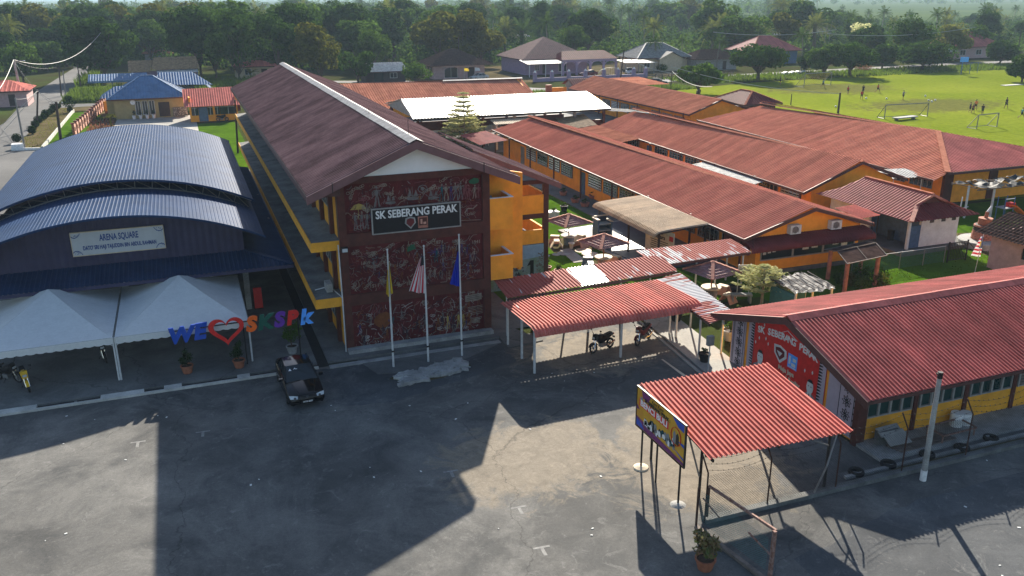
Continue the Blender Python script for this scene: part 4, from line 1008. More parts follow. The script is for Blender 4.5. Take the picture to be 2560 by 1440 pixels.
b = MB(); b.sheet([(18,145,3.0),(54.5,143,3.0),(53.5,136.6,4.85),(18,138.4,4.85)], (18,145,3.0),(54.5,143,3.0), .38, .05); b.obj('roof_slope', 'roof_orange_x', t)
ridge_strip(t, (40,137.3,4.85), (53.5,136.6,4.85), .4, 'ridge_white')
b = MB(); b.box(18,52.8,131.9,132.1,0,3.1); b.prism([(52.8,131.9,0),(52.8,142,0),(52.8,142,3.1),(52.8,136.8,4.7),(52.8,131.9,3.1)], (-.2,0,0)); b.obj('wall', 'wall_orange', t)
for k in range(8):
    b = MB(); b.box(20+k*4,22.4+k*4,131.85,131.898,1.1,2.3); b.obj('window', 'glass', t)
t = thing('salmon_lean_to', 'salmon red lean to roof in front of the red hall', 'shelter', (30,124,0))
b = MB(); b.sheet([(20,119.5,3.0),(33.5,119.5,3.0),(33.0,124.0,3.7),(20,124.0,3.7)], (20,119.5,3.0),(33.5,119.5,3.0), .38, .05); b.obj('sheet_roof', 'roof_orange_x', t)
for x in (21,27,33):
    b = MB(); b.tube([(x,120,0),(x,120,3.0)], .08, 6); b.obj('post', 'steel_grey', t)
def hip_house(name, label, cat, x0, x1, y0, y1, ze, zr, roofm, wallm, ridge_axis='x', inset=None, over=.7, pitch=.4, rot=0, group=None, windows=(), ridge=None, hh=.04, rid=None):
    """hipped-roof building in the grid; ridge along x or y; inset = hip run (None: half width)"""
    cx, cy = (x0+x1)/2, (y0+y1)/2
    t = thing(name, label, cat, (cx, cy, 0), group)
    a, c, d, e = (x0-over,y0-over,ze),(x1+over,y0-over,ze),(x1+over,y1+over,ze),(x0-over,y1+over,ze)
    if ridge_axis == 'x':
        ins = inset if inset is not None else (y1-y0)/2+over
        r0, r1 = (x0-over+ins,cy,zr),(x1+over-ins,cy,zr)
        sl = [([a,c,r1,r0],a,c),([e,d,r1,r0],e,d),([c,d,r1],c,d),([a,e,r0],a,e)]
    else:
        ins = inset if inset is not None else (x1-x0)/2+over
        r0, r1 = (cx,y0-over+ins,zr),(cx,y1+over-ins,zr)
        sl = [([a,c,r0],a,c),([e,d,r1],e,d),([a,e,r1,r0],a,e),([c,d,r1,r0],c,d)]
    for P, ea, eb in sl:
        b = MB(); b.sheet(P, ea, eb, pitch, hh); b.obj('roof_slope', roofm, t)
    if rid:
        b = MB()
        for p, q in ((r0,r1),(a,r0),(e,r0 if ridge_axis == 'x' else r1),(c,r1 if ridge_axis == 'x' else r0),(d,r1)):
            if (Vector(p)-Vector(q)).length > .1: b.beam(Vector(p)+Vector((0,0,.05)), Vector(q)+Vector((0,0,.05)), .28, .07)
        b.obj('ridge_cap', rid, t)
    b = MB(); b.box(x0,x1,y0,y0+.2,0,ze+.1); b.box(x0,x1,y1-.2,y1,0,ze+.1); b.box(x0,x0+.2,y0+.2,y1-.2,0,ze+.1); b.box(x1-.2,x1,y0+.2,y1-.2,0,ze+.1); b.obj('wall', wallm, t)
    for (side, u0, u1, z0, z1, m) in windows:
        b = MB()
        nm = 'door' if z0 < .3 else 'window'
        if side == 'f': b.box(u0,u1,y0-.05,y0-.002,z0,z1); fr = (u0-.06,u1+.06,y0-.09,y0-.051)
        else: b.box(x0-.05,x0-.002,u0,u1,z0,z1); fr = None
        w = b.obj(nm, m, t)
        if fr and nm == 'window':
            b = MB(); b.box(fr[0],fr[1],fr[2],fr[3],z0-.07,z0); b.box(fr[0],fr[1],fr[2],fr[3],z1,z1+.07); b.box(fr[0],fr[0]+.08,fr[2],fr[3],z0,z1); b.box(fr[1]-.08,fr[1],fr[2],fr[3],z0,z1); b.box((fr[0]+fr[1])/2-.03,(fr[0]+fr[1])/2+.03,fr[2],fr[3],z0,z1); b.obj('frame', 'frame_white', w)
    b = MB(); b.box(x0-over,x1+over,y0-over-.03,y0-over+.01,ze-.18,ze-.01); b.box(x0-over-.03,x0-over+.01,y0-over,y1+over,ze-.18,ze-.01); b.obj('eave_board', 'fascia_brown', t)
    return t
hip_house('gazebo', 'small maroon hip roof building at the edge of the playing field', 'small building', 75.0, 80.0, 104.2, 111.5, 3.0, 4.5, 'roof_maroon', 'wall_brown', 'y', inset=3.0, rid='ridge_peach')
t = thing('gate_wall', 'orange wall stub with brick pillar behind the white roofed hall', 'wall', (61.5,140.0,0))
b = MB(); b.box(60.4,63.2,140.0,140.3,0,2.6); b.obj('panel', 'wall_orange', t); b = MB(); b.box(59.4,60.39,139.9,140.5,0,3.1); b.obj('pillar', 'terracotta', t)
t = thing('guard_house', 'grey guard house with maroon gable roof near the back road', 'small building', (66,140,0))
b = MB(); b.box(63.6,69,138,141.5,0,3.0); b.prism([(63.6,138,3.0),(63.6,141.5,3.0),(63.6,139.7,3.9)], (5.4,0,0)); b.obj('wall', 'wall_grey', t)
b = MB(); b.sheet([(63.2,137.3,2.9),(69.5,137.3,2.9),(69.5,139.7,4.05),(63.2,139.7,4.05)], (63.2,137.3,2.9),(69.5,137.3,2.9), .4, .04); b.sheet([(63.2,142.2,2.9),(69.5,142.2,2.9),(69.5,139.7,4.05),(63.2,139.7,4.05)], (63.2,142.2,2.9),(69.5,142.2,2.9), .4, .04); b.obj('roof_slope', 'roof_maroon', t)
t = thing('car_shelter', 'pinkish red flat shelter roof just behind the far classroom block', 'shelter', (76,140,0))
b = MB(); b.sheet([(70,138,2.6),(82,137,2.6),(80,145,3.3),(72,145,3.3)], (70,138,2.6),(82,137,2.6), .5, .04); b.obj('sheet_roof', 'roof_orange_old', t)
for x, y in ((71,139),(81,138),(73,144),(79.5,144)):
    b = MB(); b.tube([(x,y,0),(x,y,2.7)], .06, 5); b.obj('post', 'steel_black', t)
# ------------------------------------------------------------------ assembly hall at the right with the banner gable
t = thing('banner_hall', 'hall with deep rose metal roof, window band and poster covered gable', 'school building', (34, 29, 0))
X0, X1 = 23.95, 52
YF, YR, YK = 23.75, 29.05, 34.75; ZE, ZR, ZK = 2.7, 4.4, 2.62
b = MB(); b.sheet([(X0,YF,ZE),(X1,YF,ZE),(X1,YR,ZR),(X0,YR,ZR)], (X0,YF,ZE),(X1,YF,ZE), .205, .06); b.obj('roof_slope', 'roof_rose', t)
b = MB(); b.sheet([(X0,YK,ZK),(X1,YK,ZK),(X1,YR,ZR),(X0,YR,ZR)], (X0,YK,ZK),(X1,YK,ZK), .205, .045); b.obj('roof_slope', 'roof_rose', t)
b = MB()
for k in range(10):
    x0, x1 = X0-.05+k*2.85, X0-.05+k*2.85+2.88; dz = .01*(k % 2)
    b.add([(x0,YR-.38,ZR-.05+dz),(x0,YR-.06,ZR+.12+dz),(x0,YR+.30,ZR+.0+dz),(x1,YR-.38,ZR-.05+dz),(x1,YR-.06,ZR+.12+dz),(x1,YR+.30,ZR+.0+dz)], [(0,1,4,3),(1,2,5,4)])
b.obj('ridge_cap', 'roof_rose', t)
b = MB()
for (y0, z0, y1, z1) in ((YF-.03,ZE,YR,ZR),(YR,ZR,YK+.03,ZK)):
    b.prism([(X0-.06,y0,z0-.01),(X0-.06,y1,z1-.01),(X0-.06,y1,z1-.36),(X0-.06,y0,z0-.36)], (.06,0,0))
b.obj('barge_board', 'fascia_brown', t)
b = MB(); b.box(X0,X1,YF-.02,YF+.03,ZE-.16,ZE-.02); b.box(X0,X1,YK-.03,YK+.02,ZK-.16,ZK-.02); b.obj('eave_board', 'fascia_brown', t)
b = MB(); b.tube([(24.1,YK-.2,ZK-.1),(24.4,YK-.35,ZK-.3),(24.4,YK-.5,ZK-.55)], .05, 6); b.box(23.95,24.9,YK-.06,YK+.1,ZK-.3,ZK-.06); b.obj('gutter_spout', 'steel_white', t)
WX = 24.85
b = MB(); b.prism([(WX,25.05,0),(WX,34.2,0),(WX,34.2,2.75),(WX,YR,4.25),(WX,25.05,3.0)], (.2,0,0)); b.obj('gable_wall', 'wall_orange', t)
b = MB(); b.box(WX-.22,WX+.25,24.82,25.12,0,2.95); b.obj('corner_column', 'wall_brown', t)
b = MB(); b.box(WX+.2,X1-.4,24.95,25.1,0,1.14); b.box(WX+.2,X1-.4,24.95,25.1,2.52,3.0); b.box(WX+.2,X1-.4,34.0,34.2,0,2.7); b.obj('front_wall', 'wall_yellow', t)
# window band: bays of four panes between brown columns
bay = 2.86
for k in range(9):
    xb = WX+.28+k*bay
    b = MB(); b.box(xb+bay-.36,xb+bay-.14,24.88,24.949,.02,2.7); b.obj('column', 'wall_brown', t)
    for i in range(4):
        x0 = xb+.02+i*.615; lou = k >= 3 and k % 3 == 0
        b = MB(); b.box(x0+.05,x0+.565,24.985,25.03,1.2,2.5); w = b.obj('window', 'glass_green', t)
        b = MB(); b.box(x0-.035,x0+.05,24.9,24.984,1.14,2.52); b.box(x0+.05,x0+.565,24.9,24.984,1.14,1.2); b.box(x0+.565,x0+.6,24.91,24.984,1.14,2.52); b.obj('frame', 'frame_grey', w)
        if lou:
            b = MB()
            for q in range(8): b.quad((x0+.05,24.97,1.3+q*.15),(x0+.565,24.97,1.3+q*.15),(x0+.565,24.93,1.2+q*.15),(x0+.05,24.93,1.2+q*.15))
            b.obj('louvre', 'wood_grey', w)
        elif (i, k % 2) in ((3,0),(0,1)):
            b = MB(); b.quad((x0+.06,24.98,1.3),(x0+.2,24.98,1.9),(x0+.42,24.98,2.48),(x0+.06,24.98,2.48)); b.obj('curtain', 'net_teal', w)
mk('panel_lilac', (.42,.36,.42), .7, 0, .08, 2)
# posters on the gable (three): flowered pillars left and right and the red banner
def yz(y, z, d): return (WX-d, y, z)
t2 = thing('flower_panel', 'pale lilac panel of black line flowers, left of the red banner', 'poster', (WX,33.6,0), 'flower panels beside the banner')
b = MB(); b.prism([yz(34.1,.1,.01),yz(33.0,.1,.01),yz(33.0,2.9,.01),yz(34.1,2.62,.01)], (-.04,0,0)); b.obj('panel', 'panel_lilac', t2)
def flowers(b, yc, z0, z1, w):
    z = z0
    while z < z1:
        for k in range(8):
            q = 2*math.pi*k/8; c = Vector((WX-.06, yc+.16*math.cos(q), z+.16*math.sin(q))); e = Vector((0,math.cos(q),math.sin(q))); n_ = Vector((0,-math.sin(q),math.cos(q)))
            for s_ in (-1,1): b.beam(c-e*.13, c+n_*.055*s_, .012, .022, up=(1,0,0)); b.beam(c+n_*.055*s_, c+e*.12, .012, .022, up=(1,0,0))
        z += w
b = MB(); flowers(b, 33.45, .3, 2.6, .55)
for y in (33.98,33.9,33.1): b.box(WX-.062,WX-.052,y-.012,y+.012,.15,2.6)
b.obj('line_flower', 'paint_black', t2)
t2 = thing('flower_panel', 'pale lilac panel of black line flowers, right of the red banner beside the window band', 'poster', (WX,26.1,0), 'flower panels beside the banner')
b = MB(); b.prism([yz(26.95,.1,.01),yz(25.12,.1,.01),yz(25.12,2.9,.01),yz(25.12,3.0,.01),yz(26.95,3.55,.01)], (-.04,0,0)); b.obj('panel', 'panel_lilac', t2)
b = MB(); flowers(b, 25.75, .4, 3.0, .62)
for y in (25.22,25.34,26.2): b.box(WX-.062,WX-.052,y-.012,y+.012,.15,2.9)
for k in range(9): b.box(WX-.062,WX-.052,25.22,25.34,.3+k*.3,.38+k*.3)
b.box(WX-.062,WX-.052,26.2,26.7,2.55,2.58); b.obj('line_flower', 'paint_black', t2)
t2 = thing('red_banner', 'large red school banner with white lettering, crest and two suited portraits', 'banner', (WX,29.8,0))
b = MB(); b.prism([yz(32.75,.1,.01),yz(27.15,.1,.01),yz(27.15,3.3,.01),yz(29.3,3.75,.01),yz(32.75,3.0,.01)], (-.03,0,0)); b.obj('cloth', 'paint_red', t2)
b = MB(); b.prism([yz(32.75,.1,.045),yz(32.3,.1,.045),yz(32.3,3.05,.045),yz(32.75,2.98,.045)], (-.01,0,0)); b.obj('border_strip', 'panel_lilac', t2); b = MB(); b.prism([yz(27.6,.1,.045),yz(27.15,.1,.045),yz(27.15,3.25,.045),yz(27.6,3.35,.045)], (-.01,0,0)); e_ = b.obj('border_strip', 'panel_lilac', t2)
b = MB()
for k in range(20):
    for y in (32.3, 27.6):
        s_ = 1 if y > 30 else -1; b.prism([yz(y,.15+k*.145,.058),yz(y+s_*.24,.2+k*.145,.058),yz(y+s_*.24,.24+k*.145,.058),yz(y,.26+k*.145,.058)], (-.006,0,0))
b.obj('fringe', 'paint_black', e_)
b = MB(); txt = 'SK SEBERANG PERAK'; n = len(txt)
for i, ch in enumerate(txt):
    if ch == ' ': continue
    f = i/(n-1); y = 31.95-f*4.05; z = 2.62+.22*math.sin(math.pi*f)+.12*f
    addtext(b, ch, .46, (WX-.055,y,z), (0,-1,.05*math.cos(math.pi*f)), (0,0,1), depth=.006, bold=.014)
b.beam((WX-.05,30.4,3.02),(WX-.05,29.9,3.3), .02, .05, up=(1,0,0)); b.beam((WX-.05,29.9,3.3),(WX-.05,29.2,3.05), .02, .05, up=(1,0,0))
b.obj('lettering', 'paint_white', t2)
b = MB(); addtext(b, 'Maju Jaya', .3, (WX-.055,29.75,1.35), (0,-1,0), (0,0,1), depth=.005, bold=.012); addtext(b, '1 Team 1 Reality', .3, (WX-.055,29.75,1.0), (0,-1,0), (0,0,1), depth=.005, bold=.012); b.obj('motto', 'slab_cream', t2)
b = MB(); b.prism([yz(30.75,2.35,.045),yz(30.3,2.42,.045),yz(29.85,2.3,.045),yz(29.8,1.95,.045),yz(30.25,1.55,.045),yz(30.7,1.95,.045)], (-.012,0,0)); c_ = b.obj('crest', 'paper', t2)
b = MB(); b.prism([yz(30.62,2.25,.06),yz(30.3,2.32,.06),yz(29.97,2.22,.06),yz(29.95,1.98,.06),yz(30.26,1.7,.06),yz(30.58,1.98,.06)], (-.006,0,0)); b.obj('shield', 'wall_maroon', c_)
b = MB(); b.prism([yz(30.5,2.12,.068),yz(30.1,2.1,.068),yz(30.28,1.88,.068)], (-.006,0,0)); b.obj('charge', 'paper', c_)
b = MB(); b.prism([yz(29.7,2.3,.045),yz(29.05,2.3,.045),yz(29.05,1.62,.045),yz(29.7,1.62,.045)], (-.012,0,0)); c_ = b.obj('emblem', 'paint_sky', t2)
b = MB()
for bx in ((29.62,29.5,1.8,2.2),(29.42,29.15,1.75,1.9),(29.35,29.12,2.0,2.15)): b.box(WX-.066,WX-.058,bx[0],bx[1],bx[2],bx[3])
b.box(WX-.066,WX-.058,29.64,29.1,1.66,1.7); b.obj('figure', 'paper', c_)
for yc in (31.7, 28.05):
    b = MB(); b.prism([yz(yc+.55,.15,.045),yz(yc-.55,.15,.045),yz(yc-.5,.75,.045),yz(yc-.15,.98,.045),yz(yc+.15,.98,.045),yz(yc+.5,.75,.045)], (-.012,0,0)); p_ = b.obj('portrait', 'cloth_grey', t2)
    b = MB(); b.prism([yz(yc+.22*math.cos(q*.5236),1.28+.34*math.sin(q*.5236),.05) for q in range(12)], (-.014,0,0)); b.prism([yz(yc+.1,.6,.06),yz(yc-.1,.6,.06),yz(yc-.14,1.0,.06),yz(yc+.14,1.0,.06)], (-.008,0,0)); b.obj('face_and_shirt', 'paper', p_)
    b = MB(); b.prism([yz(yc+.2,1.5,.066),yz(yc-.2,1.5,.066),yz(yc-.1,1.64,.066),yz(yc+.1,1.64,.066)], (-.006,0,0)); b.box(WX-.074,WX-.066,yc-.12,yc-.05,1.3,1.33); b.box(WX-.074,WX-.066,yc+.05,yc+.12,1.3,1.33); b.box(WX-.074,WX-.066,yc-.03,yc+.03,.62,.95); b.obj('hair_and_tie', 'paint_black', p_)
b = MB()
for (y, z) in ((32.05,2.98),(31.6,2.98),(31.9,2.2),(31.4,2.35),(32.15,1.9),(28.4,3.15),(28.0,2.0),(28.5,1.9),(31.2,2.15)):
    b.prism([yz(y+.05,z,.045),yz(y,z+.1,.045),yz(y-.05,z,.045),yz(y,z-.1,.045)], (-.008,0,0))
b.obj('spot', 'paper', t2)

# ------------------------------------------------------------------ entrance carport with the billboard
t = thing('entrance_carport', 'salmon red metal carport roof in front of the banner hall', 'carport', (18.5, 24.6, 0))
b = MB(); b.sheet([(15.55,22.05,2.8),(21.55,21.85,2.8),(21.5,27.0,3.4),(15.58,27.15,3.4)], (15.55,22.05,2.8),(21.55,21.85,2.8), .2, .06); b.obj('roof_sheet', 'roof_red', t)
b = MB()
for y, z in ((22.4,2.76),(24.6,3.02),(26.8,3.28)): b.beam((15.6,y,z),(21.5,y-.1,z), .06, .1)
for x in (15.75, 18.5, 21.3): b.beam((x,22.1,2.66),(x,27.0,3.26), .06, .1)
b.obj('roof_frame', 'steel_black', t)
for x, y, z in ((16.5,23.9,2.95),(16.2,27.0,3.3),(21.2,22.6,2.75),(21.2,26.9,3.3),(16.5,22.9,2.75)):
    if (x, y) == (16.5,22.9): continue
    b = MB(); b.tube([(x,y,0),(x,y,z)], .055, 8); b.obj('post', 'steel_black', t)
b = MB(); b.tube([(15.6,23.5,3.0),(16.45,23.9,.9)], .035, 6); b.obj('brace', 'steel_grey', t); b = MB(); b.tube([(21.25,22.3,2.7),(20.6,21.95,1.5),(20.4,22.2,.3)], .035, 6); b.tube([(20.0,22.2,2.6),(21.2,22.6,1.9)], .03, 6); b.obj('brace', 'steel_grey', t)
t = thing('billboard', 'yellow and purple school poster board on black posts at the entrance', 'billboard', (15.4, 25.1, 0))
XB = 15.41; Y0, Y1, Z0, Z1 = 23.42, 26.95, 1.78, 3.42
b = MB(); b.box(XB,XB+.03,Y0,Y1,Z0,Z1); pb = b.obj('poster', mat('poster_yellow', (.60,.36,.03), .55, 0, .25, 1.5, col2=(.50,.24,.02)), t)
b = MB(); b.box(XB-.02,XB+.05,Y0-.05,Y0,Z0-.05,Z1+.05); b.box(XB-.02,XB+.05,Y1,Y1+.05,Z0-.05,Z1+.05); b.box(XB-.02,XB+.05,Y0,Y1,Z1,Z1+.05); b.box(XB-.02,XB+.05,Y0,Y1,Z0-.05,Z0); b.obj('frame', 'steel_black', t)
def py(y, z): return (XB-.004, y, z)
def flatp(name, m, polys, d=.004, par=None):
    b = MB()
    for P in polys: b.prism([(XB-.004-d, y, z) for y, z in P], (.004,0,0))
    return b.obj(name, m, par or pb)
flatp('purple_field', mat('poster_purple', (.16,.03,.14), .55, 0, .3, 2), [[(26.93,1.8),(23.45,1.8),(23.45,1.92),(24.4,1.98),(25.6,2.05),(26.2,2.12),(26.93,2.2)],[(26.6,3.4),(25.9,3.4),(26.1,3.1),(26.5,3.12)],[(26.93,2.5),(26.7,2.55),(26.93,2.7)]])
flatp('blue_field', 'paint_navy', [[(26.93,1.82),(26.3,1.82),(26.5,2.02),(26.93,2.12)],[(24.3,3.4),(23.5,3.4),(23.5,3.1),(23.9,3.15)],[(23.9,2.6),(23.45,2.5),(23.45,2.65)],[(24.2,2.2),(23.45,2.0),(23.45,2.08)]], .005)
flatp('red_strip', 'paint_red', [[(26.75,2.72),(24.55,2.72),(24.55,3.02),(26.75,3.02)]], .008)
b = MB(); addtext(b, 'BENCI BULI', .34, (XB-.013,25.65,2.87), (0,-1,0), (0,0,1), depth=.003, bold=.012, width=2.0); b.obj('headline', 'paint_white', pb)
b = MB(); addtext(b, 'SK SEBERANG PERAK :', .2, (XB-.01,25.4,3.11), (0,-1,0), (0,0,1), depth=.003, bold=.008, width=1.9); addtext(b, 'Kem Kami', .2, (XB-.01,25.4,3.28), (0,-1,0), (0,0,1), depth=.003, shear=.25); b.obj('heading', 'paint_black', pb)
rr = random.Random(5)
for m in ('cloth_grey','paint_white','mural_teal','paint_black'):
    P = []
    for i in range(13):
        y = rr.uniform(24.1,26.3); z = 2.02+rr.uniform(0,.25)+(26.3-y)*.02; w, h = rr.uniform(.05,.12), rr.uniform(.12,.28)
        P.append([(y+w,z),(y-w,z),(y-w*.9,z+h*.7),(y-w*.3,z+h),(y+w*.3,z+h),(y+w*.9,z+h*.7)])
    flatp('crowd_photo', m, P, .006+.002*rr.random())['kind'] = 'stuff'
b = MB(); n = 20; cyy, czz = 24.0, 2.72
for i in range(n):
    q0, q1 = 2*math.pi*i/n, 2*math.pi*(i+1)/n; b.beam((XB-.012,cyy+.34*math.cos(q0),czz+.36*math.sin(q0)),(XB-.012,cyy+.34*math.cos(q1),czz+.36*math.sin(q1)), .01, .05, up=(1,0,0))
b.obj('ring', 'paint_red', pb)
flatp('pair_photo', 'cloth_grey', [[(24.2,2.42),(24.02,2.42),(24.02,2.8),(24.12,2.92),(24.2,2.8)]], .009); flatp('pair_photo', 'paint_black', [[(24.0,2.42),(23.8,2.42),(23.82,2.78),(23.9,2.9),(24.0,2.78)]], .009)
flatp('crest', 'cloth_grey', [[(26.68,3.12),(26.5,3.12),(26.5,2.98),(26.59,2.9),(26.68,2.98)]], .009)
for y in (26.57, 25.4, 23.74):
    b = MB(); b.tube([(XB+.09,y,0),(XB+.09,y,Z1)], .04, 7); b.obj('post', 'steel_black', t)
b = MB(); b.lathe([(.33,0),(.30,.05),(.12,.10)], (XB+.09,26.57,0), 12); b.obj('footing', 'slab_cream', t)
b = MB(); b.lathe([(.3,0),(.2,.05),(.1,.08)], (XB+.09,23.74,0), 12); b.obj('footing', 'concrete', t)

# ------------------------------------------------------------------ carport and covered walks in the middle
t = thing('middle_carport', 'red ribbed carport with rolled front edge over two motorcycles', 'carport', (19.5, 38.2, 0))
b = MB(); ribpath(b, (14.5,40.35,0), (1,0.03,0), 9.65, [(-.1,2.56),(-1.6,2.62),(-3.2,2.65),(-4.1,2.66),(-4.45,2.58),(-4.62,2.44),(-4.66,2.28)], .2, .06); b.obj('roof_sheet', 'roof_red', t)
for x, y, z in ((15.0,40.44,2.5),(14.96,36.54,2.56),(19.9,36.76,2.56),(23.96,38.0,2.58),(19.87,40.6,2.5),(15.05,38.5,2.55)):
    b = MB(); b.box(x-.05,x+.05,y-.05,y+.05,0,z); b.obj('post', 'steel_white', t)
b = MB()
for y, z in ((36.6,2.56),(38.5,2.53),(40.2,2.46)): b.beam((14.7,y,z),(24.0,y+.25,z), .06, .1)
b.obj('roof_frame', 'steel_white', t)
b = MB(); b.box(15.02,15.06,38.9,39.3,2.2,2.7); b.box(15.02,15.06,37.2,37.7,2.2,2.62); b.obj('hanging_sheet', 'paper', t)
def peeled(name, axis, seed, thr=.5, base=(.36,.095,.075)):
    """red roof paint peeled to bright zinc in ragged streaks along the ribs"""
    m = bpy.data.materials.new(name); m.use_nodes = True; n = m.node_tree.nodes; l = m.node_tree.links; b = n['Principled BSDF']
    tc = n.new('ShaderNodeTexCoord'); mp = n.new('ShaderNodeMapping'); l.new(tc.outputs['Object'], mp.inputs[0]); mp.inputs['Scale'].default_value = axis; mp.inputs['Location'].default_value = (seed, seed*.7, 0)
    z = n.new('ShaderNodeTexNoise'); z.inputs['Scale'].default_value = 1.0; z.inputs['Detail'].default_value = 3; l.new(mp.outputs[0], z.inputs['Vector'])
    mp2 = n.new('ShaderNodeMapping'); l.new(tc.outputs['Object'], mp2.inputs[0]); mp2.inputs['Scale'].default_value = (.16,.16,.1); mp2.inputs['Location'].default_value = (seed*1.7, seed, 0)
    z2 = n.new('ShaderNodeTexNoise'); z2.inputs['Scale'].default_value = 1.0; z2.inputs['Detail'].default_value = 2; l.new(mp2.outputs[0], z2.inputs['Vector'])
    ad = n.new('ShaderNodeMath'); ad.operation = 'MULTIPLY_ADD'; l.new(z2.outputs[0], ad.inputs[0]); ad.inputs[1].default_value = 1.3; l.new(z.outputs[0], ad.inputs[2])
    r = n.new('ShaderNodeMapRange'); l.new(ad.outputs[0], r.inputs[0]); r.inputs[1].default_value = thr+.64; r.inputs[2].default_value = thr+.67
    x = n.new('ShaderNodeMix'); x.data_type = 'RGBA'; l.new(r.outputs[0], x.inputs[0]); x.inputs[6].default_value = (*base,1); x.inputs[7].default_value = (.58,.57,.56,1); l.new(x.outputs[2], b.inputs['Base Color']); b.inputs['Roughness'].default_value = .6; b.inputs['Specular IOR Level'].default_value = .02
    M[name] = m
peeled('peel_a', (4.5,.5,.5), 3.0, .62); peeled('peel_b', (4.5,.5,.5), 8.0, .50); peeled('peel_c', (.5,4.5,.5), 5.3, .45)
t = thing('covered_walk', 'walkway roof of peeling red sheets with one white sheet behind the middle carport', 'covered walkway', (20.3, 41.6, 0))
for x0, x1, m in ((15.0,19.55,'peel_a'),(19.55,21.35,'roof_white'),(21.35,25.9,'peel_b')):
    k0 = (x0-15)/10.9*.9; k1 = (x1-15)/10.9*.9
    b = MB(); b.sheet([(x0,40.45+k0,2.68),(x1,40.45+k1,2.68),(x1+.15,42.75+k1,3.0),(x0,42.75+k0,3.0)], (x0,40.45+k0,2.68),(x1,40.45+k1,2.68), .22, .045); b.obj('roof_sheet', m, t)
b = MB(); b.beam((15,40.5,2.56),(25.9,41.4,2.56), .05, .14); b.obj('eave_board', 'fascia_brown', t)
for x in (15.4,18.9,22.4,25.6):
    b = MB(); b.box(x-.04,x+.04,41.6,41.68,0,2.7); b.obj('post', 'steel_white', t)
t = thing('covered_walk', 'walkway roof with mostly peeled white paint leading to the nearest classroom block', 'covered walkway', (28.8, 44.4, 0))
b = MB(); b.sheet([(25.5,43.1,2.5),(32.6,43.5,2.5),(32.7,45.9,2.72),(25.5,45.7,2.72)], (25.5,43.1,2.5),(32.6,43.5,2.5), .22, .045); b.obj('roof_sheet', 'peel_b', t)
b = MB(); b.beam((25.5,43.15,2.4),(32.6,43.55,2.4), .05, .16); b.obj('eave_board', 'fascia_brown', t)
for x, y in ((26.5,43.5),(28.74,43.7),(30.2,43.75),(32.3,43.9),(26.5,45.4),(32.3,45.6)):
    b = MB(); b.box(x-.04,x+.04,y-.04,y+.04,0,2.5); b.obj('post', 'steel_white', t)
t = thing('covered_walk', 'walkway roof half white half red running down to the banner hall', 'covered walkway', (24.4, 37.3, 0))
b = MB(); b.sheet([(23.25,33.85,2.45),(25.05,34.1,2.55),(26.0,41.2,2.55),(24.0,40.75,2.45)], (23.25,33.85,2.45),(24.0,40.75,2.45), .22, .045); b.obj('roof_sheet', 'peel_c', t)
b = MB(); b.beam((23.28,33.9,2.36),(24.02,40.7,2.36), .05, .12); b.obj('eave_board', 'fascia_brown', t)
for x, y in ((23.5,35),(23.9,38.6),(25.0,35.2),(25.5,39)):
    b = MB(); b.box(x-.04,x+.04,y-.04,y+.04,0,2.4); b.obj('post', 'steel_white', t)

# ------------------------------------------------------------------ fence, gate, lamp post, clutter by the road
t = thing('chain_fence', 'rusty chain link fence with cranked posts and sagging barbed wire along the road', 'fence', (26, 22.4, 0))
xs = (15.8,18.48,21.59,24.8,28.12,31.4,34.7,38)
for i, x in enumerate(xs):
    b = MB(); b.tube([(x,22.42,0),(x,22.42,2.0),(x-.05,22.75,2.55)], .03, 6); b.obj('post', 'rust_dark', t)
b = MB(); 
for zz, yy in ((2.08,22.5),(2.28,22.6),(2.48,22.71)):
    for x0, x1 in zip(xs, xs[1:]):
        n = 8; b.tube([(x0+(x1-x0)*k/n, yy, zz-.22*math.sin(math.pi*k/n)*(1+.3*math.sin(x0))) for k in range(n+1)], .006, 4)
        for k in range(1, 12): xx = x0+(x1-x0)*k/12; b.beam((xx,yy-.03,zz-.2*math.sin(math.pi*k/12)),(xx+.02,yy+.03,zz-.2*math.sin(math.pi*k/12)), .008, .03)
b.obj('barbed_wire', 'wire', t)
b = MB(); 
def mesh_net(b, p0, ux, uz, w, h, step, th):
    p0, ux, uz = Vector(p0), Vector(ux), Vector(uz); n = ux.cross(uz)
    def seg(a, c):
        d = (c-a).normalized(); s_ = n.cross(d)*th; b.quad(a-s_, c-s_, c+s_, a+s_)
    k = -int(h/step)-1
    while k*step < w:
        # rising and falling diagonals clipped to the panel
        for sg in (1,-1):
            u0 = k*step; a0, a1 = max(0, -u0), min(h, w-u0)
            if a1-a0 > .02:
                z0, z1 = (a0, a1) if sg == 1 else (h-a0, h-a1)
                seg(p0+ux*(u0+a0)+uz*z0, p0+ux*(u0+a1)+uz*z1)
        k += 1
mesh_net(b, (15.8,22.42,.05), (1,0,0), (0,0,1), 16, 1.85, .10, .0035); b.obj('chain_mesh', 'wire', t, kind='stuff')
struct('fence_kerb', MB().box(15.8,52,22.28,22.56,-.05,.16), 'concrete_dark')
struct('hall_path', MB().box(24.7,52,23.35,24.95,-.02,.13), 'concrete'); struct('front_drain', MB().box(22.5,52,23.0,23.35,-.25,.012), 'concrete_dark'); struct('drain_kerb', MB().box(22.5,52,22.85,23.0,-.05,.12), 'concrete')
flat('fence_strip', 'dirt', rect(24.7,52,22.56,22.85), .004)
t = thing('lamp_post', 'leaning grey concrete post with white painted foot outside the fence', 'post', (25.26,21.77,0))
b = MB(); b.tube([(25.26,21.77,.45),(25.24,21.77,4.35)], [.115,.085], 12); b.obj('shaft', 'concrete', t); b = MB(); b.tube([(25.26,21.77,0),(25.26,21.77,.45)], .125, 12); b.obj('painted_foot', 'paint_white', t)
